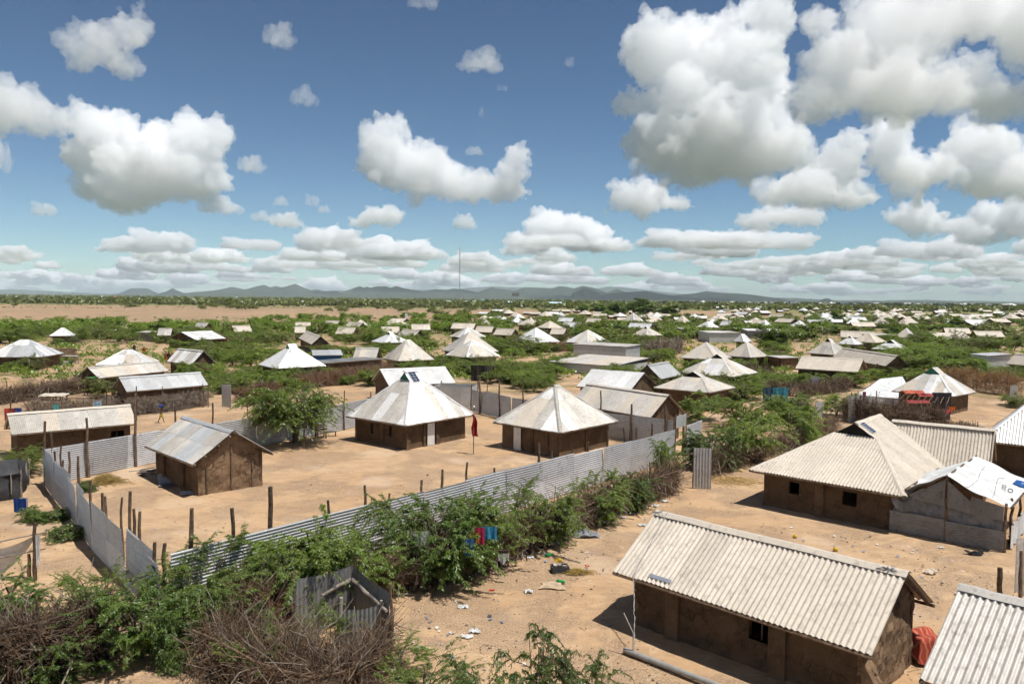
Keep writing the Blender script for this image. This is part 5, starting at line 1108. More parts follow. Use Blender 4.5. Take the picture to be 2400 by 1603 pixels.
# scrub that nobody could count, out to the horizon
def scrub(name, label, N, fn, size, seed, mat, nq=26, leaf=.17):
    g = np.random.default_rng(seed); pts = []
    while len(pts) < N:
        x, y = fn(g); p = G(x, y)
        if free(p[0], p[1], 0): pts.append(p)
    P = np.array(pts); r = size[0]+(size[1]-size[0])*g.random(N); q = g.normal(0, 1, (N, nq, 3)); q /= np.linalg.norm(q, axis=2, keepdims=True); q *= g.random((N, nq, 1))**.4
    c = P[:, None, :] + q*np.stack([r*.5, r*.5, r*.22], 1)[:, None, :] + np.array([0, 0, 1.])*(r*.30)[:, None, None]
    s = (r*leaf)[:, None, None]; u = g.normal(0, 1, (N, nq, 3)); u /= np.linalg.norm(u, axis=2, keepdims=True); v = np.cross(u, g.normal(0, 1, (N, nq, 3))); v /= np.linalg.norm(v, axis=2, keepdims=True)+1e-9
    V = np.stack([c-u*s-v*s, c+u*s-v*s, c+u*s+v*s, c-u*s+v*s], 2).reshape(-1, 3); V[:, 2] = np.maximum(V[:, 2], .02)
    o = obj(name, mesh_np(name, V, np.arange(len(V)).reshape(-1, 4)), mat); tag(o, label, 'scrub', kind='stuff')
scrub('distant_scrub', 'olive scrub spreading over the plain to the hills', 3600, lambda g: ((x := g.uniform(-300, 2700)), 699.5+(x-1200)*.0092 + 1.6 + 22*g.random()**2.2), (5, 11), 1, LEAF_C)
scrub('left_scrub', 'olive scrub belt beyond the bare soil on the left', 1300, lambda g: ((x := g.uniform(-100, 1200)), 701+(x-1200)*.0092 + 4 + 17*g.random()), (4, 8), 2, LEAF_C)
scrub('plain_grass', 'low weeds scattered on the bare plain', 800, lambda g: (g.uniform(-100, 1300), 708+16*g.random()**1.5), (.8, 2.2), 3, LEAF_C, 20, .08)
scrub('settlement_weeds', 'low green weeds and leaf litter between the huts', 2600, lambda g: (g.uniform(-50, 2450), 745+150*g.random()**1.2), (.6, 2.0), 4, LEAF_A, 34, .06)

# ------------------------------------------------------------------ brushwood fences
def brush(label, px, H, thick, n, mat, posts=0, rails=(), upright=.35, seed=0, r=.012, ln=(.7, 1.8), cat='fence', name='brush_fence', hvar=.3, pr=.04):
    n = int(n*1.25); r *= .7
    """piled thorn branches along a ground line, held by poles and long rails"""
    P = np.array([G(x, y) for x, y in px]); org = P[0].copy(); h = empty(name, org); tag(h, label, cat); g = np.random.default_rng(seed)
    d = np.linalg.norm(np.diff(P, axis=0), axis=1); cum = np.concatenate([[0], np.cumsum(d)]); L = cum[-1]
    def at(s):
        return np.stack([np.interp(s, cum, P[:, 0]), np.interp(s, cum, P[:, 1]), np.zeros_like(s)], -1)
    e = unit(P[-1]-P[0]); nn = perp(e)
    s = g.uniform(0, L, n); c = at(s) + nn*(g.normal(0, thick*.33, n))[:, None]; hh = H*(1+hvar*pnoise(s*1.1, 0, s=seed)); c[:, 2] = hh*g.random(n)**.8*.92
    th = g.uniform(0, 6.28, n); el = np.where(g.random(n) < upright, g.uniform(.9, 1.5, n), g.normal(0, .5, n)); l = g.uniform(*ln, n)
    D = np.stack([np.cos(th)*np.cos(el), np.sin(th)*np.cos(el), np.sin(el)], -1)
    k = 4; t = np.linspace(-.5, .5, k); bend = g.normal(0, .22, (n, 3))
    W = c[:, None, :] + D[:, None, :]*l[:, None, None]*t[None, :, None] + bend[:, None, :]*(t**2)[None, :, None]*l[:, None, None]
    W[..., 2] = np.clip(W[..., 2], .01, (hh*1.25)[:, None]); rad = (r*g.uniform(.5, 1.4, n))[:, None]*np.linspace(1.2, .6, k)[None, :]
    V, Q = tubes_np(W-org, rad, 3); b = obj('brushwood', mesh_np('brushwood', V, Q), mat, h); b['kind'] = 'stuff'
    n2 = max(8, n//14); s2 = g.uniform(0, L, n2); c2 = at(s2)+nn*(g.normal(0, thick*.3, n2))[:, None]; h2 = np.interp(s2, np.sort(s), hh[np.argsort(s)]); c2[:, 2] = h2*g.uniform(.1, .8, n2)
    th = g.uniform(0, 6.28, n2); el = g.uniform(.2, 1.2, n2); l2 = g.uniform(1.0, 2.2, n2)*min(1.3, H); D2 = np.stack([np.cos(th)*np.cos(el), np.sin(th)*np.cos(el), np.sin(el)], -1); t2 = np.linspace(-.4, .6, 5); W2 = c2[:, None, :]+D2[:, None, :]*l2[:, None, None]*t2[None, :, None]+g.normal(0, .06, (n2, 5, 3)); W2[..., 2] = np.maximum(W2[..., 2], .02)
    V2, Q2 = tubes_np(W2-org, (r*g.uniform(1.2, 2.6, n2))[:, None]*np.linspace(1.2, .4, 5)[None, :], 4); b2 = obj('branches', mesh_np('branches', V2, Q2), BRUSH_GREY if mat is not BRUSH_GREY else BRUSH, h); b2['kind'] = 'stuff'
    rs_ = random.Random(seed)
    for i in range(posts):
        p = at(np.array([L*(i+.5)/posts+rs_.uniform(-.3, .3)]))[0]; m = MB(); pole(m, p-org, p-org+np.array([rs_.uniform(-.1, .1), 0, H*rs_.uniform(1.0, 1.45)]), pr, rs_, 6, .03).build('post', WOOD, h)
    for (z0, z1) in rails:
        m = MB(); q = [at(np.array([L*t_]))[0]-nn*(thick*.5)-org+np.array([0, 0, z0+(z1-z0)*t_+.04*math.sin(t_*9)]) for t_ in np.linspace(0, 1, 8)]; m.tube(q, .03, 6).build('rail', WOOD, h)
    return h
brush('brown brush fence with two long rails in the lower left corner', [(-90,1625),(235,1545)], 1.45, 1.0, 2000, BRUSH, 4, [(.35,.5),(1.45,1.6)], .3, 1)
brush('tangled dry thicket in front of the dark latrine', [(500,1540),(640,1600),(800,1640),(890,1590)], 1.15, 1.7, 2400, BRUSH, 2, [(1.1,.8)], .4, 2, ln=(.6,1.7))
brush('dry brush pile between the near fence corner and the latrine', [(560,1500),(660,1480)], 1.3, 1.0, 900, BRUSH_RED, 0, [], .5, 3)
brush('hedge of upright sticks along the foot of the long fence', [(880,1402),(1010,1372),(1130,1340),(1290,1272),(1440,1208),(1588,1150)], 1.35, .45, 3600, BRUSH, 9, [(.5,.6),(1.05,1.1)], .75, 4, ln=(.6,1.6))
brush('brown brush wall under the big right hedge', [(1655,1118),(1760,1082),(1850,1055),(1960,1010)], 1.2, .8, 1500, BRUSH, 5, [], .4, 5)
brush('dark stick fence with rails in front of the red cloths', [(1975,985),(2100,1005),(2215,1022)], 1.9, .5, 2000, BRUSH, 9, [(.6,.6),(1.2,1.3),(1.75,1.8)], .45, 6)
brush('orange-brown dry hedge at the right edge', [(2210,905),(2300,918),(2390,930)], 2.3, 1.6, 2600, BRUSH_ORANGE, 3, [], .35, 7, ln=(.5,1.3))
brush('brown brush fence by the goat-hide table at the left', [(-20,950),(90,935),(205,918)], 1.35, .8, 1800, BRUSH, 9, [(.8,.8),(1.2,1.2)], .4, 8, r=.016)
brush('grey thorn hedge in front of the narrow blue-grey-roofed house', [(295,975),(400,962),(482,948)], 1.1, .9, 1600, BRUSH_GREY, 5, [(1.3,1.2)], .4, 9, r=.016)
brush('grey twig fence behind the long low house at the left', [(60,965),(190,962),(290,955)], .9, .8, 700, BRUSH_GREY, 6, [(1.1,1.1)], .35, 10, r=.016)
brush('red-brown brush before the long flat mud building', [(690,912),(780,902),(870,890)], 1.4, 1.4, 1900, BRUSH_RED, 3, [], .45, 11, r=.02)
brush('red-brown brush fence round the beige cone hut', [(870,888),(940,872),(1010,858)], 1.5, 1.0, 1400, BRUSH_RED, 4, [], .5, 12, r=.02)
brush('brown brush fence round the white pyramid hut', [(1195,822),(1270,826),(1345,822)], 1.5, .9, 1300, BRUSH_RED, 6, [], .6, 13, r=.03)
brush('mound of red-brown brush behind the cloth shelter', [(812,797),(895,796)], 1.9, 3.0, 1000, BRUSH_RED, 2, [], .35, 14, r=.035, ln=(1,2.4))
brush('silvery driftwood fence between the twin pyramids and the grey-beige pair', [(1502,834),(1560,832),(1598,828)], 2.4, 1.0, 500, BRUSH_GREY, 8, [], .8, 15, r=.05, ln=(1.2,2.6))
brush('brown twig fence below the twin beige gables', [(1800,922),(1880,930),(1990,915)], 1.2, .9, 1300, BRUSH, 9, [(.9,.9)], .5, 16, r=.018)
brush('thorny grey twigs beside the tilted bluish sheet', [(1840,985),(1905,985)], 1.3, .9, 700, BRUSH_GREY, 3, [], .4, 17)
brush('dark twig fence in front of the silver-roofed house at the right edge', [(2215,1025),(2290,1035)], 1.0, .8, 700, BRUSH, 4, [(.7,.7)], .4, 18)
brush('brown twigs behind the bright back fence, left of the solar hut', [(560,945),(650,930)], 1.2, 1.2, 900, BRUSH_RED, 3, [], .4, 19, r=.018)
brush('reddish brush at the upper left thicket', [(500,812),(590,812)], 1.6, 1.6, 700, BRUSH_RED, 3, [], .4, 20, r=.035)
brush('brown brush below the touching pyramid pair', [(1730,882),(1810,888)], 1.3, 1.2, 700, BRUSH, 3, [], .4, 21, r=.02)
# ------------------------------------------------------------------ people
SKIN = simple('skin', (.10, .055, .035), (.075, .04, .026), 8, .6, vary=.05); HAIR = simple('hair', (.012, .010, .009), (.018, .015, .013), 20, .9)
def skin_mesh(name, verts, edges, radii, root=0, sub=1):
    me = bpy.data.meshes.new(name); me.from_pydata(verts, edges, []); o = bpy.data.objects.new(name, me); COL.objects.link(o)
    o.modifiers.new('s', 'SKIN'); 
    for i, r in enumerate(radii): me.skin_vertices[0].data[i].radius = r if hasattr(r, '__len__') else (r, r)
    me.skin_vertices[0].data[root].use_root = True
    sb = o.modifiers.new('b', 'SUBSURF'); sb.levels = sub
    m2 = bpy.data.meshes.new_from_object(o.evaluated_get(bpy.context.evaluated_depsgraph_get())); bpy.data.objects.remove(o); bpy.data.meshes.remove(me)
    m2.name = name; m2.polygons.foreach_set('use_smooth', np.ones(len(m2.polygons), bool)); return m2
def person(label, px, py, H, face, shirt=None, lower=None, walk=0., arms='down', skirt=False, headwear=None, group=None):
    """standing or walking figure, 1.75 m model scaled to H"""
    g = G(px, py); o = empty('person', (g[0], g[1], 0), face); tag(o, label, 'person', group); s = H/1.75; w = walk
    ax = {'down': [(-.24, .02, 1.15), (-.25, -.06, .90), (-.25, -.10, .80)], 'up': [(-.27, -.04, 1.48), (-.20, -.05, 1.72), (-.13, -.05, 1.84)], 'fwd': [(-.24, -.10, 1.18), (-.18, -.32, 1.12), (-.15, -.40, 1.12)]}[arms]
    V = [(0, 0, .95), (0, .01, 1.15), (0, 0, 1.38), (0, 0, 1.50), (0, -.02, 1.58), (0, -.02, 1.70)]; Rr = [(.15, .11), (.13, .10), (.17, .11), (.06, .06), (.075, .085), (.07, .08)]
    Ed = [(0, 1), (1, 2), (2, 3), (3, 4), (4, 5)]
    for sx in (-1, 1):
        k = len(V); V += [(sx*.19, 0, 1.42)] + [(-sx*a, b, c) if sx > 0 else (a, b, c) for a, b, c in ax]; Rr += [.06, .045, .037, .03]; Ed += [(2, k), (k, k+1), (k+1, k+2), (k+2, k+3)]
        for q in range(3):                                           # fingers and thumb as short tips
            hx, hy, hz = V[k+3]; d = -.09 if arms != 'up' else .05; V.append((hx+(q-1)*.025, hy-.02-.02*(q == 0), hz+d*(1 if q else .6))); Rr.append(.012); Ed.append((k+3, len(V)-1))
        k = len(V); st = w*sx*.28; V += [(sx*.10, 0, .88), (sx*.11, -st*.5-.02, .48), (sx*.11, -st+.02+(.06 if st < 0 else 0), .08), (sx*.12, -st-.14, .03)]; Rr += [.085, .06, .04, (.035, .028)]; Ed += [(0, k), (k, k+1), (k+1, k+2), (k+2, k+3)]
    b = obj('body', skin_mesh('body', V, Ed, Rr), SKIN, o); b.scale = (s, s, s)
    m = MB(); m.lathe([(.0, 1.80), (.06, 1.79), (.088, 1.73), (.09, 1.66), (.075, 1.62)], (0, .005, 0), 10); q = m.build('hair', HAIR, o, smooth=True); q.scale = (s, s, s)
    def wrap(name, prof, mat, d=1.0):
        mm = MB(); n = 14; k0 = 0
        for (rx, ry, z, x, y) in prof:
            for j in range(n): t = 2*math.pi*j/n; mm.v.append((x+rx*math.cos(t)*(1+.05*math.sin(5*t)), y+ry*math.sin(t)*(1+.05*math.cos(4*t)), z))
        for i in range(len(prof)-1):
            for j in range(n): mm.f.append((i*n+j, i*n+(j+1) % n, (i+1)*n+(j+1) % n, (i+1)*n+j))
        q = mm.build(name, mat, o, smooth=True); q.scale = (s, s, s)
    if shirt: wrap('shirt', [(.21, .14, .86, 0, 0), (.20, .135, 1.05, 0, 0), (.215, .14, 1.25, 0, 0), (.25, .14, 1.40, 0, 0), (.17, .11, 1.47, 0, 0), (.08, .08, 1.51, 0, 0)], cloth_mat(shirt))
    if lower:
        if skirt: wrap('skirt', [(.32, .27, .22, 0, 0), (.27, .22, .55, 0, 0), (.20, .15, .90, 0, 0), (.17, .13, .98, 0, 0)], cloth_mat(lower))
        else:
            wrap('shorts', [(.20, .14, .80, 0, 0), (.20, .145, .90, 0, 0), (.17, .13, 1.0, 0, 0)], cloth_mat(lower))
            for sx in (-1, 1): wrap('trouser_leg', [(.085, .085, .50, sx*.11, -w*sx*.13), (.10, .10, .70, sx*.10, -w*sx*.05), (.11, .12, .86, sx*.09, 0)], cloth_mat(lower))
    if headwear: wrap('head_cloth', [(.10, .11, 1.62, 0, 0), (.115, .12, 1.70, 0, 0), (.09, .10, 1.80, 0, 0), (.01, .01, 1.83, 0, 0)], cloth_mat(headwear))
    return o, s
child, s_ = person('child in yellow shorts walking with a blue basin on the head', 378, 990, 1.12, 1.4, None, (.50, .38, .03), walk=1., arms='up')
m = MB(); m.lathe([(.0, 0), (.13, 0), (.20, .11), (.21, .12), (.195, .115), (.12, .015), (0, .015)], n=14); g = G(378, 990); o = m.build('basin', cloth_mat((.02, .08, .42)), None, (g[0], g[1], 1.16), smooth=True); tag(o, 'blue basin carried on the walking child\'s head', 'basin')
person('woman in orange cloth, left of the group by the tilted grey roof', 389, 850, 1.6, 0, (.45, .12, .03), (.40, .10, .04), skirt=True, arms='fwd')
person('person in dark clothes in the middle of the group by the tilted grey roof', 396, 851, 1.65, .6, (.05, .03, .03), (.10, .03, .03), skirt=True)
person('person in a yellow top on the right of the group by the tilted grey roof', 404, 849, 1.7, -.7, (.40, .36, .05), (.35, .08, .04), skirt=True, headwear=(.35, .40, .05))
person('person in red standing alone beyond the low broad hut', 338, 834, 1.45, .3, (.45, .03, .02), (.40, .03, .02), skirt=True)
person('person with a bright green cap behind the low broad hut', 315, 829, 1.6, 0, (.06, .05, .04), (.05, .05, .05), headwear=(.30, .55, .06))
person('bare-chested man standing at the gable end, mid right', 2055, 886, 1.75, .2, None, (.10, .08, .07))

# ------------------------------------------------------------------ yard furniture and gear
def thing(name, label, cat, loc, rz=0, group=None): o = empty(name, loc, rz); tag(o, label, cat, group); return o
g = G(1110, 1064); t = thing('flag_pole', 'thin wooden pole with a lamp on top, standing in the yard', 'pole', (g[0], g[1], 0))
m = MB(); pole(m, (0, 0, -.1), (.02, 0, 2.85), .035, rnd, 7, .012).build('pole', WOOD_GREY, t); m = MB(); m.lathe([(.02, 2.98), (.05, 2.94), (.11, 2.86), (.03, 2.84)], n=10); m.build('lamp', TIN_WHITE, t, smooth=True)
def flag(a, b):
    wd = .08+.28*math.sin(min(1, b*1.25)*1.9); return np.array([g[0]-.10+wd*a+.05*math.sin(b*7), g[1]-.06+.10*math.sin(a*9+b*4), 2.45-1.35*b])
o = cloth_grid(flag, 12, 16, cloth_mat((.30, .012, .015)), 'red_cloth', None, np.array([g[0], g[1], 1.8])); o.location = (g[0], g[1], 1.8); tag(o, 'dark red cloth tied round the yard pole', 'cloth')
def chair(label, loc, rz):
    t = thing('wooden_chair', label, 'chair', loc, rz)
    for x in (-.28, .28):
        for y, h_ in ((-.28, .45), (.28, .95)): MB().box((x, y, h_/2), .07, .07, h_).build('leg', WOOD, t)
        MB().box((x, 0, .62), .07, .66, .06).build('armrest', WOOD, t)
    for i in range(5): MB().box((0, -.24+.12*i, .43), .60, .10, .03).build('seat_slat', MUD_ROUGH, t)
    for i in range(3): MB().box((0, .30, .56+.15*i), .60, .03, .10).build('back_slat', MUD_ROUGH, t)
g = G(752, 1027); chair('wooden armchair under the yard acacia', (g[0], g[1], 0), .5)
g = G(775, 1022); m = MB(); m.box((0, 0, .32), .8, .3, .05)
t = thing('wooden_bench', 'low wooden bench beside the armchair under the acacia', 'bench', (g[0], g[1], 0), .3); m.build('seat', WOOD_GREY, t)
for x in (-.32, .32): MB().box((x, 0, .15), .06, .25, .3).build('leg', WOOD, t)
g = S(650, 990, G(660, 1035)[1]); garment('rag', 'black bag hanging in the yard acacia', g, .5, .75, (.015, .016, .02), seed=4, cat='bag')
# lying pole and twisted rope by the long house
a, b = G(1463, 1530), G(1690, 1618); a[2] = b[2] = .09; o = (a+b)/2; t = thing('metal_pole', 'long grey pole lying on the sand along the long house', 'pole', (o[0], o[1], 0)); o[2] = 0
m = MB(); m.tube([a-o, a-o+(b-a)*.5, b-o], .075, 12); m.build('pole', simple('dull_metal', (.30, .29, .27), (.22, .21, .19), 4, .6, vary=0), t, smooth=False); m = MB(); e = unit(b-a); m.tube([a-o-e*.01, a-o+e*.02], .058, 12).build('rusty_end', BRUSH_RED, t)
r0, r1 = a+e*.35+np.array([0, 0, .05]), A['E0']+A['e']*.72+A['up']*.0+np.array([0, 0, .05]); r2 = A['R0']+A['e']*.42+np.array([0, 0, .07]); P = []; rp = random.Random(3)
for q in np.linspace(0, 1, 26): P.append(r0+(r1-r0)*q+np.array([rp.uniform(-.02, .02), rp.uniform(-.02, .02), rp.uniform(-.02, .02)-.25*q*(1-q)]))
for q in np.linspace(.05, 1, 14): P.append(r1+(r2-r1)*q+np.array([rp.uniform(-.01, .01), rp.uniform(-.01, .01), .02]))
m = MB(); m.tube(P, [rp.uniform(.008, .019) for _ in P], 5)
for q in P[:26:3]: m.tube([q, q+np.array([rp.uniform(-.08, .08), rp.uniform(-.08, .08), rp.uniform(-.06, .08)])], .007, 3)
m.tube([a+e*.28+np.array([0, 0, .06]), a+e*.25+np.array([.02, 0, .55]), a+e*.1+np.array([-.1, .1, 1.0])], .016, 5)
o = m.build('frayed_rope', simple('rope', (.42, .40, .37), (.22, .21, .20), 20, .9, vary=0), None, origin=r0, loc=r0); tag(o, 'frayed grey rope running from the lying pole over the long beige roof', 'rope')
def lone_post(label, px, ybase, ytop, r=.06):
    g = G(px, ybase); tp = S(px, ytop, g[1]); m = MB(); pole(m, (0, 0, -.1), (tp[0]-g[0], 0, tp[2]), r, random.Random(int(px)), 7, .02); o = m.build('wooden_post', WOOD, None, (g[0], g[1], 0)); tag(o, label, 'post', 'single posts')
for px, yb, yt, r, lab in [(2343,1425,1330,.085,'thick cut post behind the house in the lower right corner'),(2392,1440,1290,.06,'post holding the white cloth at the right edge'),(68,1358,1298,.06,'short leaning post beside the hammock'),(713,1052,947,.05,'slim pole in front of the yard acacia'),(807,962,915,.05,'pole with yellow flowers behind the bright fence'),
  (25,1000,905,.05,'tall pole at the clothes line by the left edge'),(88,960,915,.05,'pole between the clothes line and the goat-hide table'),(145,985,940,.04,'bent pole behind the long low house'),(250,962,908,.05,'forked pole before the grey thorn hedge'),(320,985,905,.05,'tall pole at the right end of the long low house'),(380,965,905,.04,'leaning pole in the grey thorn hedge'),
  (476,955,900,.04,'pole pair beside the thin zinc gate, left one'),(488,955,897,.04,'pole pair beside the thin zinc gate, right one'),(2360,1062,985,.06,'pole topped by a black rag before the silver-roofed house'),(580,985,935,.04,'pole left of the yard acacia'),(1142,930,880,.05,'thin pole beside the black curtain'),(1100,800,765,.06,'stick on the tall beige pyramid')]: lone_post(lab, px, yb, yt, r)
g = S(2356, 992, G(2360, 1062)[1]); garment('rag', 'black rag on the pole before the silver-roofed house', g+np.array([0, 0, .15]), .45, .6, (.01, .01, .012), seed=8)
g = S(2385, 1012, G(2360, 1062)[1]+1); garment('rag', 'white plastic sheet hanging in the doorway of the silver-roofed house', g, .8, 1.3, (.55, .58, .57), seed=9, cat='plastic')
g = S(2400, 1262, G(2392, 1440)[1]); garment('sheet', 'off-white cloth hanging at the right edge', g, .55, 1.7, (.62, .58, .52), rz=.2, seed=10, cat='cloth')
# low mud wall joining the two houses and the red blanket behind it
w0, w1 = A['W1'], Bh['W0']
t = thing('mud_wall', 'low curved mud wall joining the two houses in the lower right corner', 'wall', tuple((w0+w1)/2*np.array([1, 1, 0]))); o = (w0+w1)/2*np.array([1, 1, 0]); m = MB(); prev = None; d = perp(unit(w1-w0))
for i in range(13):
    q = i/12; p = (w0+(w1-w0)*q)*np.array([1, 1, 0]) - o; hgt = .62+.75*(2*q-1)**2 + .05*math.sin(i*2.3); th = .16+.03*math.sin(i*1.7)
    r_ = [p-d*th, p-d*th*.9+np.array([0, 0, hgt*.9]), p+np.array([0, 0, hgt]), p+d*th*.9+np.array([0, 0, hgt*.9]), p+d*th]
    if prev is not None:
        for j in range(4): m.quad(prev[j], r_[j], r_[j+1], prev[j+1])
    prev = r_
m.build('wall', MUD_ROUGH, t, smooth=True)
g = G(2165, 1545); gm, T, bs, out = new_mat('red_blanket'); tc = T.add('ShaderNodeTexCoord').outputs['Object']
wv = T.add('ShaderNodeTexWave'); T.l.new(tc, wv.inputs[0]); wv.inputs['Scale'].default_value = 2.6; wv.inputs['Distortion'].default_value = 9.; wv.inputs['Detail'].default_value = 1.5; T.l.new(T.mix(T.sstep(wv.outputs[1], .72, .86), (.34, .045, .03), (.46, .17, .08)), bs.inputs['Base Color']); bs.inputs['Roughness'].default_value = .95
def blanket(a, b):
    x = (a-.5)*.85; y = (b-.5)*1.0; e_ = max(abs(x)-.28, abs(y)-.35, 0); return np.array([g[0]+x*(1-.4*e_), g[1]+y*(1-.4*e_), .72-.04*math.sin(a*7)-e_*4.0+.03*math.sin(b*11)])
o = cloth_grid(blanket, 26, 26, gm, 'blanket', None, np.array([g[0], g[1], 0])); o.location = (g[0], g[1], 0); tag(o, 'red patterned blanket spread between the two lower right houses', 'blanket')
# --- litter and small things on the sand
def crumple(name, label, px, py, w, d, h_, col, seed=0, cat='rag', rz=0., z=0.):
    g = G(px, py); rs_ = random.Random(seed); ph = [rs_.uniform(0, 6) for _ in range(6)]
    def fn(a, b):
        x, y = (a-.5)*w*(1+.18*math.sin(b*5+ph[0])), (b-.5)*d*(1+.18*math.sin(a*6+ph[1])); hh = h_*abs(.5*math.sin(a*6+ph[2])+.5*math.sin(b*7+ph[3])+.3*math.sin((a+b)*13+ph[4])); c, s_ = math.cos(rz), math.sin(rz)
        return np.array([g[0]+x*c-y*s_, g[1]+x*s_+y*c, z+.02+hh])
    o = cloth_grid(fn, 14, 12, cloth_mat(col) if isinstance(col, tuple) else col, name, None, np.array([g[0], g[1], 0])); o.location = (g[0], g[1], 0); tag(o, label, cat); return o
crumple('grey_cloth', 'grey and teal cloth heap on the sand near the hedge', 1372, 1256, .95, .75, .16, (.28, .29, .32), 1, 'cloth'); crumple('grey_cloth', 'grey rags at the foot of the hedge, left of the cloth heap', 1292, 1274, .9, .5, .12, (.36, .38, .40), 2, 'cloth')
crumple('cardboard', 'flattened piece of cardboard beside the rubbish tub', 1294, 1373, .75, .62, .03, (.55, .42, .28), 3, 'cardboard'); crumple('paper', 'white sheet of paper left of the green bottle', 1243, 1307, .26, .22, .02, (.8, .8, .8), 4, 'paper')
crumple('black_cloth', 'black cloth lying before the tarpaulin shelter', 2285, 1299, .62, .32, .12, (.02, .02, .022), 5, 'cloth'); crumple('white_rag', 'cream rag on the sand behind the long beige roof', 2181, 1344, .40, .30, .12, (.66, .56, .46), 6); crumple('white_scrap', 'white scrap near the shelter on the open sand', 2206, 1284, .22, .12, .03, (.7, .7, .72), 7, 'paper')
crumple('white_scrap', 'pale scrap on the sand between the hip house and the long roof', 1856, 1237, .18, .12, .02, (.75, .72, .68), 8, 'paper')
for i, (x, y) in enumerate([(1095,1494),(1113,1481),(1085,1424),(1536,1187),(1560,1176),(1482,1206),(1505,1232),(1460,1215),(1565,1140),(1240,1388)]): crumple('white_scrap', ['white scrap on the open sand right of the latrine', 'pale crumpled scrap right of the latrine, upper one', 'thin pale scrap on the orange sand', 'white crumpled plastic at the hedge end, left one', 'pale strip of plastic at the hedge end', 'white scrap below the round hedge bush', 'white scrap beside the long house ridge', 'pale scrap in the hedge roots', 'white bag stuck at the gate post', 'tiny pale scrap left of the cardboard'][i], x, y, .30, .20, .07, (.75, .75, .74), 20+i, 'paper')
for i, (x, y, lab) in enumerate([(1376,1328,'red plastic piece right of the rubbish tub'),(1352,1245,'tiny red scrap by the hedge foot'),(1153,1385,'tiny red scrap on the sand left of the tub')]): crumple('red_scrap', lab, x, y, .16, .07, .04, (.6, .03, .02), 40+i, 'scrap')
def bottle(label, px, py, rz, mat):
    g = G(px, py); t = thing('plastic_bottle', label, 'bottle', (g[0], g[1], .055), rz); b = MB(); n = 10; prof = [(.0, -.16), (.05, -.155), (.055, -.1), (.05, 0), (.055, .06), (.045, .11), (.018, .15), (.018, .17)]; b.lathe(prof, n=n); o = b.build('bottle', mat, t, smooth=True); o.rotation_euler = (0, math.pi/2, 0)
    c = MB(); c.lathe([(.022, .165), (.022, .19), (0, .19)], n=n); o = c.build('cap', TIN_WHITE, t); o.rotation_euler = (0, math.pi/2, 0)
GRN = simple('green_plastic', (.01, .22, .05), (.015, .28, .07), 8, .2, spec=.6); YEL = simple('yellow_plastic', (.60, .40, .02), (.55, .36, .02), 6, .45)
bottle('green plastic bottle left of the rubbish tub', 1287, 1303, .6, GRN); bottle('green plastic bottle beside the cardboard', 1315, 1366, -.5, GRN)
g = G(1312, 1338); t = thing('rubbish_tub', 'dark cut-down tub filled with rubbish', 'tub', (g[0], g[1], 0), .15); t.scale = (.65, .65, .65); m = MB()
for (x, y, sx, sy) in ((0, -.30, .9, .04), (0, .30, .9, .04), (-.44, 0, .04, .6), (.44, 0, .04, .6)): m.box((x, y, .15), sx, sy, .3)
m.box((0, 0, .02), .86, .58, .04); m.build('tub', CANVAS_B, t)
rs_ = random.Random(8)
for i in range(9): MB().box((rs_.uniform(-.3, .3), rs_.uniform(-.2, .2), .22+rs_.uniform(0, .12)), rs_.uniform(.1, .25), rs_.uniform(.08, .2), .08, rs_.uniform(0, 3)).build('rubbish', [CANVAS_W, BRUSH_GREY, CANVAS_T][i % 3], t)
crumple('yellow_bag', 'yellow bag on the rubbish in the tub', 1309, 1330, .22, .2, .10, (.62, .40, .01), 9, 'bag', z=.2)
def straw(label, px, py, w, d, h_, mat, n=420, seed=0, name='straw_heap'):
    g = G(px, py); q = np.random.default_rng(seed); c = q.normal(0, 1, (n, 3))*np.array([w*.25, d*.25, 0]); c[:, 2] = h_*np.exp(-((c[:, 0]/w*2.6)**2+(c[:, 1]/d*2.6)**2))*q.random(n); a = q.uniform(0, 6.28, n); l = q.uniform(.12, .4, n)
    D = np.stack([np.cos(a), np.sin(a), q.normal(0, .2, n)], -1)*l[:, None]; W = np.stack([c-D/2, c+np.array([0, 0, .03]), c+D/2], 1); W[..., 2] = np.maximum(W[..., 2], .01); V, Q = tubes_np(W, np.full((n, 3), .008), 3)
    o = obj(name, mesh_np(name, V, Q), mat); o.location = (g[0], g[1], 0); tag(o, label, 'straw')
STRAW = simple('straw', (.38, .27, .07), (.28, .19, .06), 6, .9); straw('bundle of yellow straw spilling from the rubbish tub', 1352, 1342, .9, .35, .12, STRAW, 300, 1); straw('heap of yellow-brown straw inside the yard corner', 250, 1132, 1.9, 1.2, .5, STRAW, 700, 2)
straw('patch of dry yellow weeds beyond the gate sheet', 1715, 1130, 3.4, 2.2, .22, STRAW, 420, 3)
for (x, y, lab, r) in ((1863,1259,'yellow plastic can on the sand behind the long beige roof',.075),(1958,1290,'round yellow lid showing over the beige ridge',.085),(77,935,'yellow can before the goat-hide table',.16),(2388,1079,'yellow can at the right edge beyond the shelter',.16),(1610,822,'orange-yellow bin beside the silvery driftwood fence',.5)):
    g = G(x, y); m = MB(); m.lathe([(0, 0), (r, 0), (r*1.05, r*.8), (r*.9, r*1.3), (r*.3, r*1.5), (r*.3, r*1.7), (0, r*1.7)], n=12); o = m.build('yellow_can', YEL, None, (g[0], g[1], 0), smooth=True); tag(o, lab, 'can')
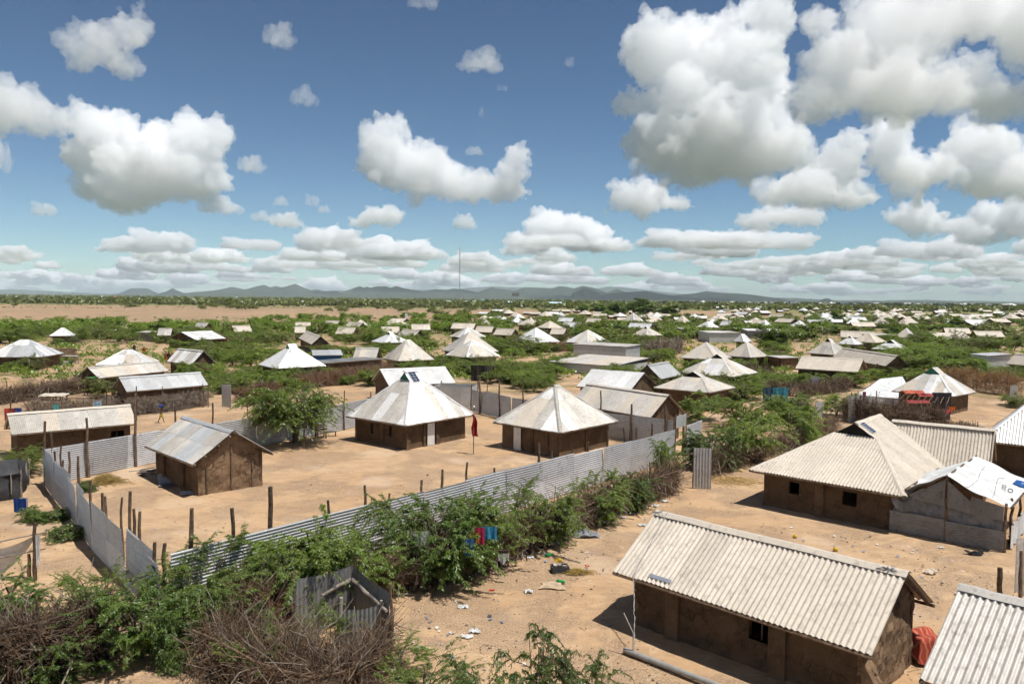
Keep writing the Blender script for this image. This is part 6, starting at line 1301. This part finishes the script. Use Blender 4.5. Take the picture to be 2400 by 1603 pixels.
# scrap iron beside the cracked mud house
def flat_sheet(label, px, py, w, l, rz, z, tilt, mat, cat='sheet'):
    g = G(px, py); h = thing('scrap_sheet', label, cat, (g[0], g[1], 0), rz); sheets(h, (-w/2, -l/2, z), (w/2, -l/2, z), (0, l, tilt), [(0, 1), (1, 1)], (0, 0, 0), [mat], 3, PITCH_FINE, .012, 4, 2, name='sheet')
flat_sheet('grey zinc sheet lying flat by the cracked mud house', 400, 1128, 1.2, 1.3, .5, .06, .22, TIN_GREY); flat_sheet('bent zinc sheet propped under the flat one', 402, 1134, 1.0, 1.2, .2, .05, .05, TIN_DARK); flat_sheet('small zinc offcut at the corner of the cracked mud house', 448, 1156, 1.0, .5, .4, .03, .06, TIN_FENCE)
rs_ = random.Random(4); g = G(355, 1108); t = thing('scrap_heap', 'heap of dark broken boards against the cracked mud house', 'heap', (g[0], g[1], 0))
for i in range(22): 
    x, y = rs_.gauss(0, .5), rs_.gauss(0, .3); MB().box((x, y, .04+rs_.random()*.25*(1-abs(x))), rs_.uniform(.3, .8), rs_.uniform(.06, .2), .03, rs_.uniform(0, 3.1)).build('board', [CANVAS_B, WOOD, CANVAS_T, TIN_DARK][i % 4], t)
# washing on the hedge and lines
def hang(kind, label, px, py, Y, w, h_, col, seed=0, rz=0.): return garment(kind, label, S(px, py, Y), w, h_, col, rz, seed)
Yh = G(1090, 1372)[1]
hang('shirt', 'pink-red shirt drying on the dark hedge bush', 1125, 1236, Yh-.4, .32, .55, (.45, .03, .08), 1); hang('trousers', 'bright blue shorts drying on the dark hedge bush', 1147, 1234, Yh-.3, .5, .42, (.05, .26, .42), 2); hang('shirt', 'yellow-brown shirt drying left of the pink one', 1108, 1248, Yh-.5, .40, .4, (.28, .16, .02), 3)
hang('trousers', 'blue and yellow shorts lower on the dark hedge bush', 1098, 1263, Yh-.9, .34, .55, (.04, .12, .32), 4); hang('rag', 'white rag caught on the hedge twigs', 985, 1245, Yh-.2, .6, .8, (.62, .62, .60), 5); hang('rag', 'pale plastic caught low in the hedge', 1180, 1297, Yh+.6, .4, .3, (.6, .62, .64), 6)
hang('rag', 'white and grey rags tangled at the hedge end by the gate', 1568, 1106, G(1570, 1150)[1], .55, .9, (.55, .52, .52), 7); hang('sheet', 'grey cloth flap on the latrine doorway', 900, 1440, G(900, 1500)[1]-.4, .42, 1.0, (.36, .36, .34), 8)
Yl = G(60, 985)[1]
hang('shirt', 'red cloth on the line at the left edge', 22, 957, Yl, .8, 1.0, (.45, .06, .05), 11); hang('shirt', 'dark red cloth on the line at the left edge', 31, 957, Yl, .5, .95, (.25, .04, .04), 12); hang('trousers', 'blue cloth on the line at the left edge', 41, 956, Yl, .6, 1.0, (.03, .07, .28), 13); hang('rag', 'teal and yellow rags on the bent pole', 130, 948, Yl, .5, .6, (.10, .40, .42), 14); hang('sheet', 'light blue cloth behind the long low house', 228, 940, G(228, 962)[1], .7, .9, (.35, .55, .72), 15)
hang('trousers', 'blue shorts hung beside the black tent', 46, 1168, G(46, 1200)[1], .55, .65, (.012, .05, .22), 16); hang('rag', 'white shirt hung beside the blue shorts', 57, 1166, G(46, 1200)[1]+.1, .35, .5, (.75, .72, .75), 17)
hang('sheet', 'teal patterned cloth on the fence, mid right', 1828, 908, G(1828, 950)[1], 1.6, 1.5, (.05, .22, .28), 18); hang('sheet', 'dark blue cloth left of the teal patterned one', 1800, 908, G(1828, 950)[1], .9, 1.2, (.04, .09, .14), 19); hang('sheet', 'pale cloth below the teal patterned one', 1817, 926, G(1828, 950)[1]-.2, .7, .9, (.5, .52, .55), 20)
hang('sheet', 'big white net sheet at the corner of the stick fence', 2020, 928, G(2020, 990)[1], 2.0, 2.0, (.60, .62, .60), 21); hang('rag', 'small dark pink cloth above the white net sheet', 2026, 918, G(2020, 990)[1], .3, .5, (.35, .02, .08), 22)
hang('rag', 'orange shirt on the line right of the red cloths', 2231, 953, G(2231, 1000)[1], .5, .4, (.75, .16, .01), 23); hang('rag', 'pink cloth below the orange shirt', 2220, 960, G(2231, 1000)[1]-.2, .7, .3, (.60, .12, .16), 24); hang('sheet', 'dark grey cloth draped over the pole roof', 2208, 920, G(2208, 990)[1], 1.6, 2.2, (.04, .04, .045), 25); hang('rag', 'red can-shaped cloth by the zinc sheet door', 2388, 938, G(2380, 940)[1], .3, .5, (.5, .04, .10), 26); hang('sheet', 'black cloth on the zinc sheet door', 2376, 932, G(2376, 936)[1]-.2, .7, .9, (.015, .015, .018), 27)
for i, (x, y, w, d) in enumerate([(2138,915,1.5,1.1),(2165,922,1.2,.9),(2150,938,1.8,.8)]):
    c = S(x, y, G(2150, 1005)[1]+1.2-.4*i); rs_ = random.Random(i)
    o = cloth_grid(lambda a, b: np.array([c[0]+(a-.5)*w, c[1]+(b-.5)*d, c[2]+.10*math.sin(a*9+i)*math.sin(b*6)-.35*abs(b-.5)]), 16, 12, gm if i == 0 else cloth_mat((.33, .06, .055)), 'red_cloth', None, c); o.location = c; tag(o, ['pink-red patterned cloth on the pole roof', 'plain red cloth on the pole roof, upper right', 'long red cloth along the edge of the pole roof'][i], 'cloth')
def post_roof(label, px, H, name='pole_shade', cat='shade', n=9):
    P = [G(x, y) for x, y in px]; o = sum(P)/4; h = thing(name, label, cat, (o[0], o[1], 0)); rs_ = random.Random(1)
    for p in P: m = MB(); pole(m, p-o, p-o+np.array([0, 0, H+.1]), .05, rs_, 6).build('post', WOOD, h)
    for i in range(n): q = i/(n-1); m = MB(); pole(m, P[0]+(P[1]-P[0])*q-o+np.array([0, 0, H]), P[3]+(P[2]-P[3])*q-o+np.array([0, 0, H+.05]), .03, rs_, 5).build('roof_pole', WOOD, h)
post_roof('shade of bare poles carrying the red cloths', [(2105,998),(2215,1010),(2225,985),(2125,975)], 2.0)
# tents
def tent(label, foot, ridge, H, hr, mat, name='canvas_tent'):
    P = [G(x, y) for x, y in foot]; R_ = [G(x, y, hr) for x, y in ridge]; o = sum(P)/len(P); h = thing(name, label, 'tent', (o[0], o[1], 0)); n = len(P)
    top = [p+np.array([0, 0, H]) for p in P]
    def wl(a, b): return lambda s, t: a+(b-a)*s+np.array([0, 0, H*t]) + perp(unit(b-a))*(.06*math.sin(s*9)+.05*math.sin(t*6+s*4))
    for i in range(n): cloth_grid(wl(P[i], P[(i+1) % n]), 14, 8, mat, 'canvas_wall', h, o)
    def rf(a, b, c, d): return lambda s, t: (a*(1-s)+b*s)*(1-t)+(d*(1-s)+c*s)*t - np.array([0, 0, .16*math.sin(math.pi*t)*(.6+.4*math.sin(s*7))])
    cloth_grid(rf(top[0], top[1], R_[1], R_[0]), 16, 10, mat, 'canvas_roof', h, o); cloth_grid(rf(top[2], top[3], R_[0], R_[1]), 16, 10, mat, 'canvas_roof', h, o)
    for a, b, c in ((top[1], top[2], R_[1]), (top[3], top[0], R_[0])): cloth_grid(lambda s, t: (a*(1-s)+b*s)*(1-t)+c*t, 8, 6, mat, 'canvas_gable', h, o)
    for p in top: m = MB(); pole(m, p*np.array([1, 1, 0])-o, p-o+np.array([0, 0, .15]), .05, random.Random(3), 6).build('pole', WOOD_GREY, h)
    return h
tt = tent('black canvas tent cut by the left edge', [(-90,1190),(50,1166),(68,1135),(-70,1150)], [(-60,1085),(40,1075)], 1.15, 1.75, CANVAS_B)
g = np.array(tt.location); p0, p1 = G(30, 1170)+np.array([0, 0, 1.2]), G(68, 1140)+np.array([0, 0, 1.25]); cloth_grid(lambda a, b: p0+(p1-p0)*a+np.array([0, -.12-.1*math.sin(a*6), -1.25*b*(.75+.25*a)]), 12, 10, CANVAS_T, 'flap', tt, np.array([g[0], g[1], 0]))
tent('pale tarpaulin tent left of the hut with the dark green vent', [(2004,945),(2108,955),(2130,930),(2040,922)], [(2062,888),(2115,882)], .8, 1.7, CANVAS_W)
# hammock of netting at the left edge
a, b = S(-60, 1285, G(80, 1358)[1]), S(82, 1258, G(80, 1358)[1]); o = np.array([a[0], a[1], 0]); t = thing('net_awning', 'sagging white net tied to a post at the lower left edge', 'net', tuple(o))
def net(s, v): 
    p = a+(b-a)*s*.92; wd = 1.25*(1-s)**.7+.02; return p+np.array([0, .25*v, -wd*v-.35*math.sin(math.pi*min(1, s))*.5])
cloth_grid(net, 18, 10, CANVAS_W, 'net', t, o); m = MB(); pole(m, G(82, 1360)-o, S(80, 1225, G(82, 1360)[1])-o, .065, random.Random(2), 7, .02).build('post', WOOD, t)
for dz in (0, -.55): m = MB(); pole(m, a-o+np.array([0, 0, .05+dz]), b-o+(b-a)*.18+np.array([0, 0, .1+dz]), .03, random.Random(5), 5).build('rail', WOOD_GREY, t)
hang('rag', 'white shirt tied to the hammock post', 86, 1253, G(80, 1358)[1]-.1, .22, 1.0, (.72, .72, .74), 31)
hang('sheet', 'black curtain hung between poles, right of the solar hut', 1124, 856, G(1130, 893)[1], 2.0, 1.9, (.045, .038, .032), 32); hang('sheet', 'brown curtain beside the black one', 1149, 857, G(1130, 893)[1], .9, 1.7, (.14, .11, .09), 33)
# goat-hide table, basin stand, brick wall, buckets
g = G(128, 938); t = thing('hide_table', 'low table covered with pale hides at the left compound', 'table', (g[0], g[1], 0), .15)
MB().box((0, 0, .52), 2.0, 1.1, .06).build('top', WOOD, t); o0 = np.array([0., 0, 0]); cloth_grid(lambda a, b: np.array([(a-.5)*2.2, (b-.5)*1.3, .58-.25*max(0, abs(a-.5)*2-.9)*4-.2*max(0, abs(b-.5)*2-.85)*5+.02*math.sin(a*20)]), 16, 12, CANVAS_T, 'hide', t, o0)
for x in (-.85, -.3, .3, .85):
    for y in (-.45, .45): MB().box((x, y, .25), .1, .1, .5).build('leg', WOOD, t)
g = G(214, 926); t = thing('basin_stand', 'tall pole stand with a green basin beside the worn beige roof', 'stand', (g[0], g[1], 0), .1)
for x in (-.45, .45):
    for y in (-.3, .3): m = MB(); pole(m, (x, y, 0), (x, y, 1.45), .04, random.Random(int(x*10)), 6).build('leg', WOOD, t)
MB().box((0, 0, 1.45), 1.1, .75, .05).build('shelf', WOOD, t)
m = MB(); m.lathe([(0, 0), (.25, 0), (.36, .2), (.38, .21), (.34, .2), (.23, .02), (0, .02)], n=14); o = m.build('basin', cloth_mat((.04, .35, .08)), None, (g[0]+.1, g[1], 1.48), smooth=True); tag(o, 'green basin on the tall pole stand', 'basin')
b0, b1 = G(124, 851), G(180, 849); L = np.linalg.norm(b1-b0); t = thing('brick_stack', 'stacked wall of mud bricks right of the new zinc hut', 'brick wall', (b0[0], b0[1], 0), math.atan2(b1[1]-b0[1], b1[0]-b0[0])); BR = MB(); BR.box((0, 0, 0), .42, .45, .2); bme = None; rs_ = random.Random(2)
for r in range(9):
    for c in range(int(L/.46)):
        if 5 < c < 9 and r < 6 and r > 2: continue
        if bme is None: o = BR.build('brick', MUD_ROUGH, t); bme = o.data
        else: o = obj('brick', bme, None, t)
        o.location = (.2+c*.46+(.23 if r % 2 else 0), rs_.uniform(-.03, .03), .11+r*.225); o.rotation_euler = (0, 0, rs_.uniform(-.06, .06))
g = G(172, 853); t = thing('work_table', 'rough table before the stacked brick wall', 'table', (g[0], g[1]-.6, 0)); MB().box((0, 0, 1.15), 1.9, .8, .05).build('top', TIN_WHITE, t)
for x in (-.85, .85): MB().box((x, -.3, .57), .08, .08, 1.15).build('leg', WOOD_GREY, t); MB().box((x, .3, .57), .08, .08, 1.15).build('leg', WOOD_GREY, t)
for x, c, lab in ((162, (.75, .75, .72), 'white bucket under the rough table, left one'), (169, (.72, .72, .70), 'white bucket under the rough table, right one'), (174, (.02, .14, .06), 'dark green bucket under the rough table'), (152, (.05, .25, .5), 'blue bowl on the ground left of the buckets')):
    g = G(x, 854); m = MB(); m.lathe([(0, 0), (.22, 0), (.27, .5), (.28, .5), (.25, .5), (.2, .02)] if x > 155 else [(0, 0), (.3, 0), (.45, .2), (.4, .2), (.25, .02)], n=12); o = m.build('bucket', cloth_mat(c), None, (g[0], g[1]-.9, 0), smooth=True); tag(o, lab, 'bucket')
# --- far landmarks
def board(label, px, ybase, ytop, w_px, h_px, mat=None):
    g = G(px, ybase); s = g[1]/F_PX; top = S(px, ytop, g[1])[2]; t = thing('sign_board', label, 'sign', (g[0], g[1], 0)); MB().box((0, 0, top-h_px*s/2), w_px*s, .08, h_px*s).build('board', mat or TIN_WHITE, t)
    for x in (-.4, .4): MB().box((x*w_px*s, .06, top/2), .1, .06, top).build('leg', WOOD_GREY, t)
board('tall narrow white board above the pale gable', 952, 758, 734, 6, 14); board('white signboard on two legs, left of the pair', 1086, 752, 737, 16, 9); board('upright white signboard, right of the pair', 1170, 757, 740, 8, 10); board('grey signboard over the right roofs', 1700, 738, 723, 11, 7, TIN_GREY)
g = G(1208, 714); s = g[1]/F_PX; t = thing('water_tower', 'grey water tank on tall legs on the horizon', 'water tower', (g[0], g[1], 0)); H = S(1208, 696, g[1])[2]; MB().box((0, 0, H+3.4), 17*s, 9*s, 8*s).build('tank', TIN_DARK, t); MB().box((0, 0, H+7.6), 15*s, 8*s, .8).build('tank_lid', TIN_GREY, t)
for x in (-7*s, -2.5*s, 2.5*s, 7*s):
    for y in (-3*s, 3*s): MB().box((x, y, H/2), .5, .5, H).build('leg', TIN_GREY, t)
for z in (.35, .7): MB().box((0, 0, H*z), 15*s, .3, .4).build('brace', TIN_GREY, t)
g = G(1077, 713); H = S(1077, 578, g[1])[2]; t = thing('radio_mast', 'thin guyed radio mast rising above the horizon', 'mast', (g[0], g[1], 0)); m = MB(); wd = .8; LT = simple('mast_paint', (.42, .36, .36), (.34, .34, .36), 2, .6)
for x, y in ((0, 1), (-.87, -.5), (.87, -.5)): m.tube([(x*wd, y*wd, 0), (x*wd, y*wd, H)], .16, 4)
for z in np.arange(0, H-4, 4.): m.tube([(0, wd, z), (-.87*wd, -.5*wd, z+2), (.87*wd, -.5*wd, z+4)], .12, 3)
m.build('lattice', LT, t)
for z, r in ((.35, 45), (.65, 60), (.95, 75)):
    for k in range(3): q = k*2.09+.5; m = MB(); m.tube([(0, 0, H*z), (r*math.cos(q), r*math.sin(q), 0)], .035, 3).build('guy_wire', TIN_DARK, t)
def blue_block(label, xl, xr, yb, h_m, mat=TIN_BLUE, wallm=None):
    a, b = G(xl, yb), G(xr, yb); L = np.linalg.norm(b-a); t = thing('school_block', label, 'building', ((a[0]+b[0])/2, (a[1]+b[1])/2, 0), math.atan2(b[1]-a[1], b[0]-a[0])); d = 9.
    MB().box((0, d/2, h_m/2), L*.94, d*.8, h_m).build('wall', wallm or CANVAS_W, t); m = MB(); z0, z1 = h_m, h_m+2.2
    m.quad((-L/2, 0, z0), (L/2, 0, z0), (L/2, d/2, z1), (-L/2, d/2, z1)); m.quad((L/2, d, z0), (-L/2, d, z0), (-L/2, d/2, z1), (L/2, d/2, z1)); m.build('roof', mat, t)
    for i in range(max(2, int(L/6))): MB().box((-L*.42+i*6, d*.1-.02, h_m*.55), 2.2, .06, 1.3).build('window', DARK, t)
PALEB = tin('tin_paleblue', (.42, .60, .66), (.48, .62, .66), .5, .1, rustamt=.02)
blue_block('long building with a pale blue roof before the dark clump', 1280, 1326, 721, 3.6, PALEB); blue_block('pale blue roof in front of the middle dark clump', 1094, 1126, 714, 3.0, PALEB); blue_block('bright blue roof behind the middle dark clump', 1128, 1142, 707, 3.0); blue_block('small blue roof left of the dark clumps', 1048, 1064, 713, 3.0, PALEB); blue_block('small blue roof under the water tower', 1190, 1203, 715, 3.0, PALEB)
blue_block('white block on the horizon at the far left', 60, 78, 700, 3.0, TIN_WHITE); blue_block('pale blue strip roof on the horizon at the left', 228, 250, 699.5, 3.0, PALEB); blue_block('red-roofed strip on the horizon at the left', 259, 277, 699.5, 3.0, simple('red_roof', (.45, .12, .06), (.35, .10, .05), 3, .7)); blue_block('pale roof on the horizon below the twin-peaked hill', 548, 560, 701, 3.0, PALEB)
# --- far huts: too small to show parts
def far_proto(kind):
    m = MB()
    if kind == 'pyr':
        for i in range(4):
            a = math.pi/4+i*math.pi/2; b = a+math.pi/2; r = 4.6; m.tri((r*math.cos(a), r*math.sin(a), 1.7), (r*math.cos(b), r*math.sin(b), 1.7), (0, 0, 4.3))
        m.box((0, 0, .85), 5.6, 5.6, 1.7)
    else:
        m.quad((-4.5, -2.6, 1.8), (4.5, -2.6, 1.8), (4.5, 0, 3.1), (-4.5, 0, 3.1)); m.quad((4.5, 2.6, 1.8), (-4.5, 2.6, 1.8), (-4.5, 0, 3.1), (4.5, 0, 3.1)); m.box((0, 0, .9), 8.4, 4.4, 1.8); m.tri((-4.2, -2.2, 1.8), (-4.2, 2.2, 1.8), (-4.2, 0, 3.0)); m.tri((4.2, -2.2, 1.8), (4.2, 0, 3.0), (4.2, 2.2, 1.8))
    o = m.build('far_hut', TIN_WHITE); me = o.data; bpy.data.objects.remove(o); me.materials.append(MUD); me.materials.append(TIN_BEIGE)
    nroof = 4 if kind == 'pyr' else 2
    for p in me.polygons: p.material_index = 0 if p.index < nroof else 1
    m2 = me.copy()
    for p in m2.polygons: p.material_index = 2 if p.index < nroof else 1
    return me, m2
FH = far_proto('pyr')+far_proto('gab'); rs = random.Random(77); n_ = 0
while n_ < 120:
    x = 1640+780*rs.random()**.75; y = 722+(x-1640)*.004+44*rs.random()**1.6; g = G(x, y)
    if not free(g[0], g[1], 3.0): continue
    k = rs.choice((0, 1, 1, 1, 2, 3, 3)); o = obj('far_hut', FH[k]); o.location = (g[0], g[1], 0); o.rotation_euler = (0, 0, rs.uniform(-.7, .7)); s = rs.uniform(.6, 1.0); o.scale = (s, s, s)
    tag(o, 'small pale roof among the trees of the far settlement', 'hut', 'far huts on the right'); HOUSES.append((g[0], g[1], 4)); n_ += 1
n_ = 0
while n_ < 60:
    x = rs.uniform(1130, 1760); y = 730+34*rs.random(); g = G(x, y)
    if not free(g[0], g[1], 2.0): continue
    o = obj('far_hut', FH[rs.choice((0, 1, 1, 2, 3, 3))]); o.location = (g[0], g[1], 0); o.rotation_euler = (0, 0, rs.uniform(-.8, .8)); s = rs.uniform(.55, .85); o.scale = (s, s, s); tag(o, 'small pale roof among trees in the centre of the far settlement', 'hut', 'far huts in the centre'); HOUSES.append((g[0], g[1], 3)); n_ += 1
for i in range(110):
    x = 1600+830*rs.random()**.8; y = 705.5+(x-1200)*.0092*.95 + rs.uniform(0, 3.2); g = G(x, y); o = obj('far_hut', FH[rs.choice((0, 2))]); o.location = (g[0], g[1], 0); o.rotation_euler = (0, 0, rs.uniform(-.7, .7)); s = rs.uniform(.9, 1.7); o.scale = (s*1.5, s, s)
    tag(o, 'white speck of a hut in the settlement on the horizon', 'hut', 'huts on the horizon at the right')
# --- uncountable scraps trodden into the sand
g_ = np.random.default_rng(21); LP = []
for (x, y, sx, sy, n) in ((1330,1300,110,60,60),(1530,1190,70,30,60),(1080,1480,120,60,30),(1900,1270,300,60,40),(700,1120,350,60,40),(150,930,140,20,40),(1000,1560,200,40,30),(2200,1330,120,60,30),(250,1250,150,80,25),(420,930,200,20,30)):
    for _ in range(n):
        p = G(g_.normal(x, sx*.6), min(1600, g_.normal(y, sy*.6)))
        if free(p[0], p[1], -.6): LP.append(p)
for k, (c, frac) in enumerate((((.70, .69, .66), 0), ((.10, .09, .085), 1), ((.22, .30, .42), 2))):
    P = np.array(LP[frac::3]); n = len(P); r = g_.uniform(.02, .075, n); a = g_.uniform(0, 6.28, n); U = np.stack([np.cos(a), np.sin(a), np.zeros(n)], -1)*r[:, None]; W = np.stack([-np.sin(a), np.cos(a), g_.uniform(.1, .6, n)], -1)*(r*g_.uniform(.4, 1, n))[:, None]; P = P+np.array([0, 0, .03])
    o = obj('litter', mesh_np('litter', np.stack([P-U-W*.3, P+U-W*.3, P+U*.8+W, P-U*.7+W], 1).reshape(-1, 3), np.arange(4*n).reshape(-1, 4)), cloth_mat(c)); tag(o, ['tiny pale litter trodden into the sand', 'tiny dark litter trodden into the sand', 'tiny bluish litter trodden into the sand'][k], 'litter', kind='stuff')
# --- pebbles and twigs on the sand
def pebbles(name, label, n, fn, size, seed, mat):
    g = np.random.default_rng(seed); sv, sf = ico(1); P = np.array([fn(g) for _ in range(n)]); r = size[0]+(size[1]-size[0])*g.random(n)**3
    V = P[:, None, :]+sv[None]*r[:, None, None]*np.stack([g.uniform(.7, 1.3, n), g.uniform(.7, 1.3, n), g.uniform(.3, .7, n)], 1)[:, None, :]; Fq = (sf[None]+(np.arange(n)*len(sv))[:, None, None]).reshape(-1, 3)
    o = obj(name, mesh_np(name, V.reshape(-1, 3), tris=Fq), mat); tag(o, label, 'gravel', kind='stuff')
def spot(g):
    while True:
        x, y = g.uniform(-60, 2460), 985+640*g.random()**.8; p = G(x, y)
        if free(p[0], p[1], -.8): return p
pebbles('gravel', 'scattered gravel and small stones on the sand', 5200, spot, (.008, .045), 5, simple('stone', (.30, .23, .17), (.19, .145, .11), 3, .95, vary=0))
g_ = np.random.default_rng(9); P = np.array([spot(g_) for _ in range(260)]); a = g_.uniform(0, 6.28, 260); l = g_.uniform(.08, .5, 260); D = np.stack([np.cos(a)*l, np.sin(a)*l, np.zeros(260)], -1); W = np.stack([P-D/2, P+np.array([0, 0, .02]), P+D/2+np.array([0, 0, .01])], 1); W[..., 2] += .01
V, Q = tubes_np(W, np.full((260, 3), .005), 3); o = obj('fallen_twigs', mesh_np('fallen_twigs', V, Q), BRUSH); tag(o, 'fallen twigs scattered on the sand', 'twigs', kind='stuff')
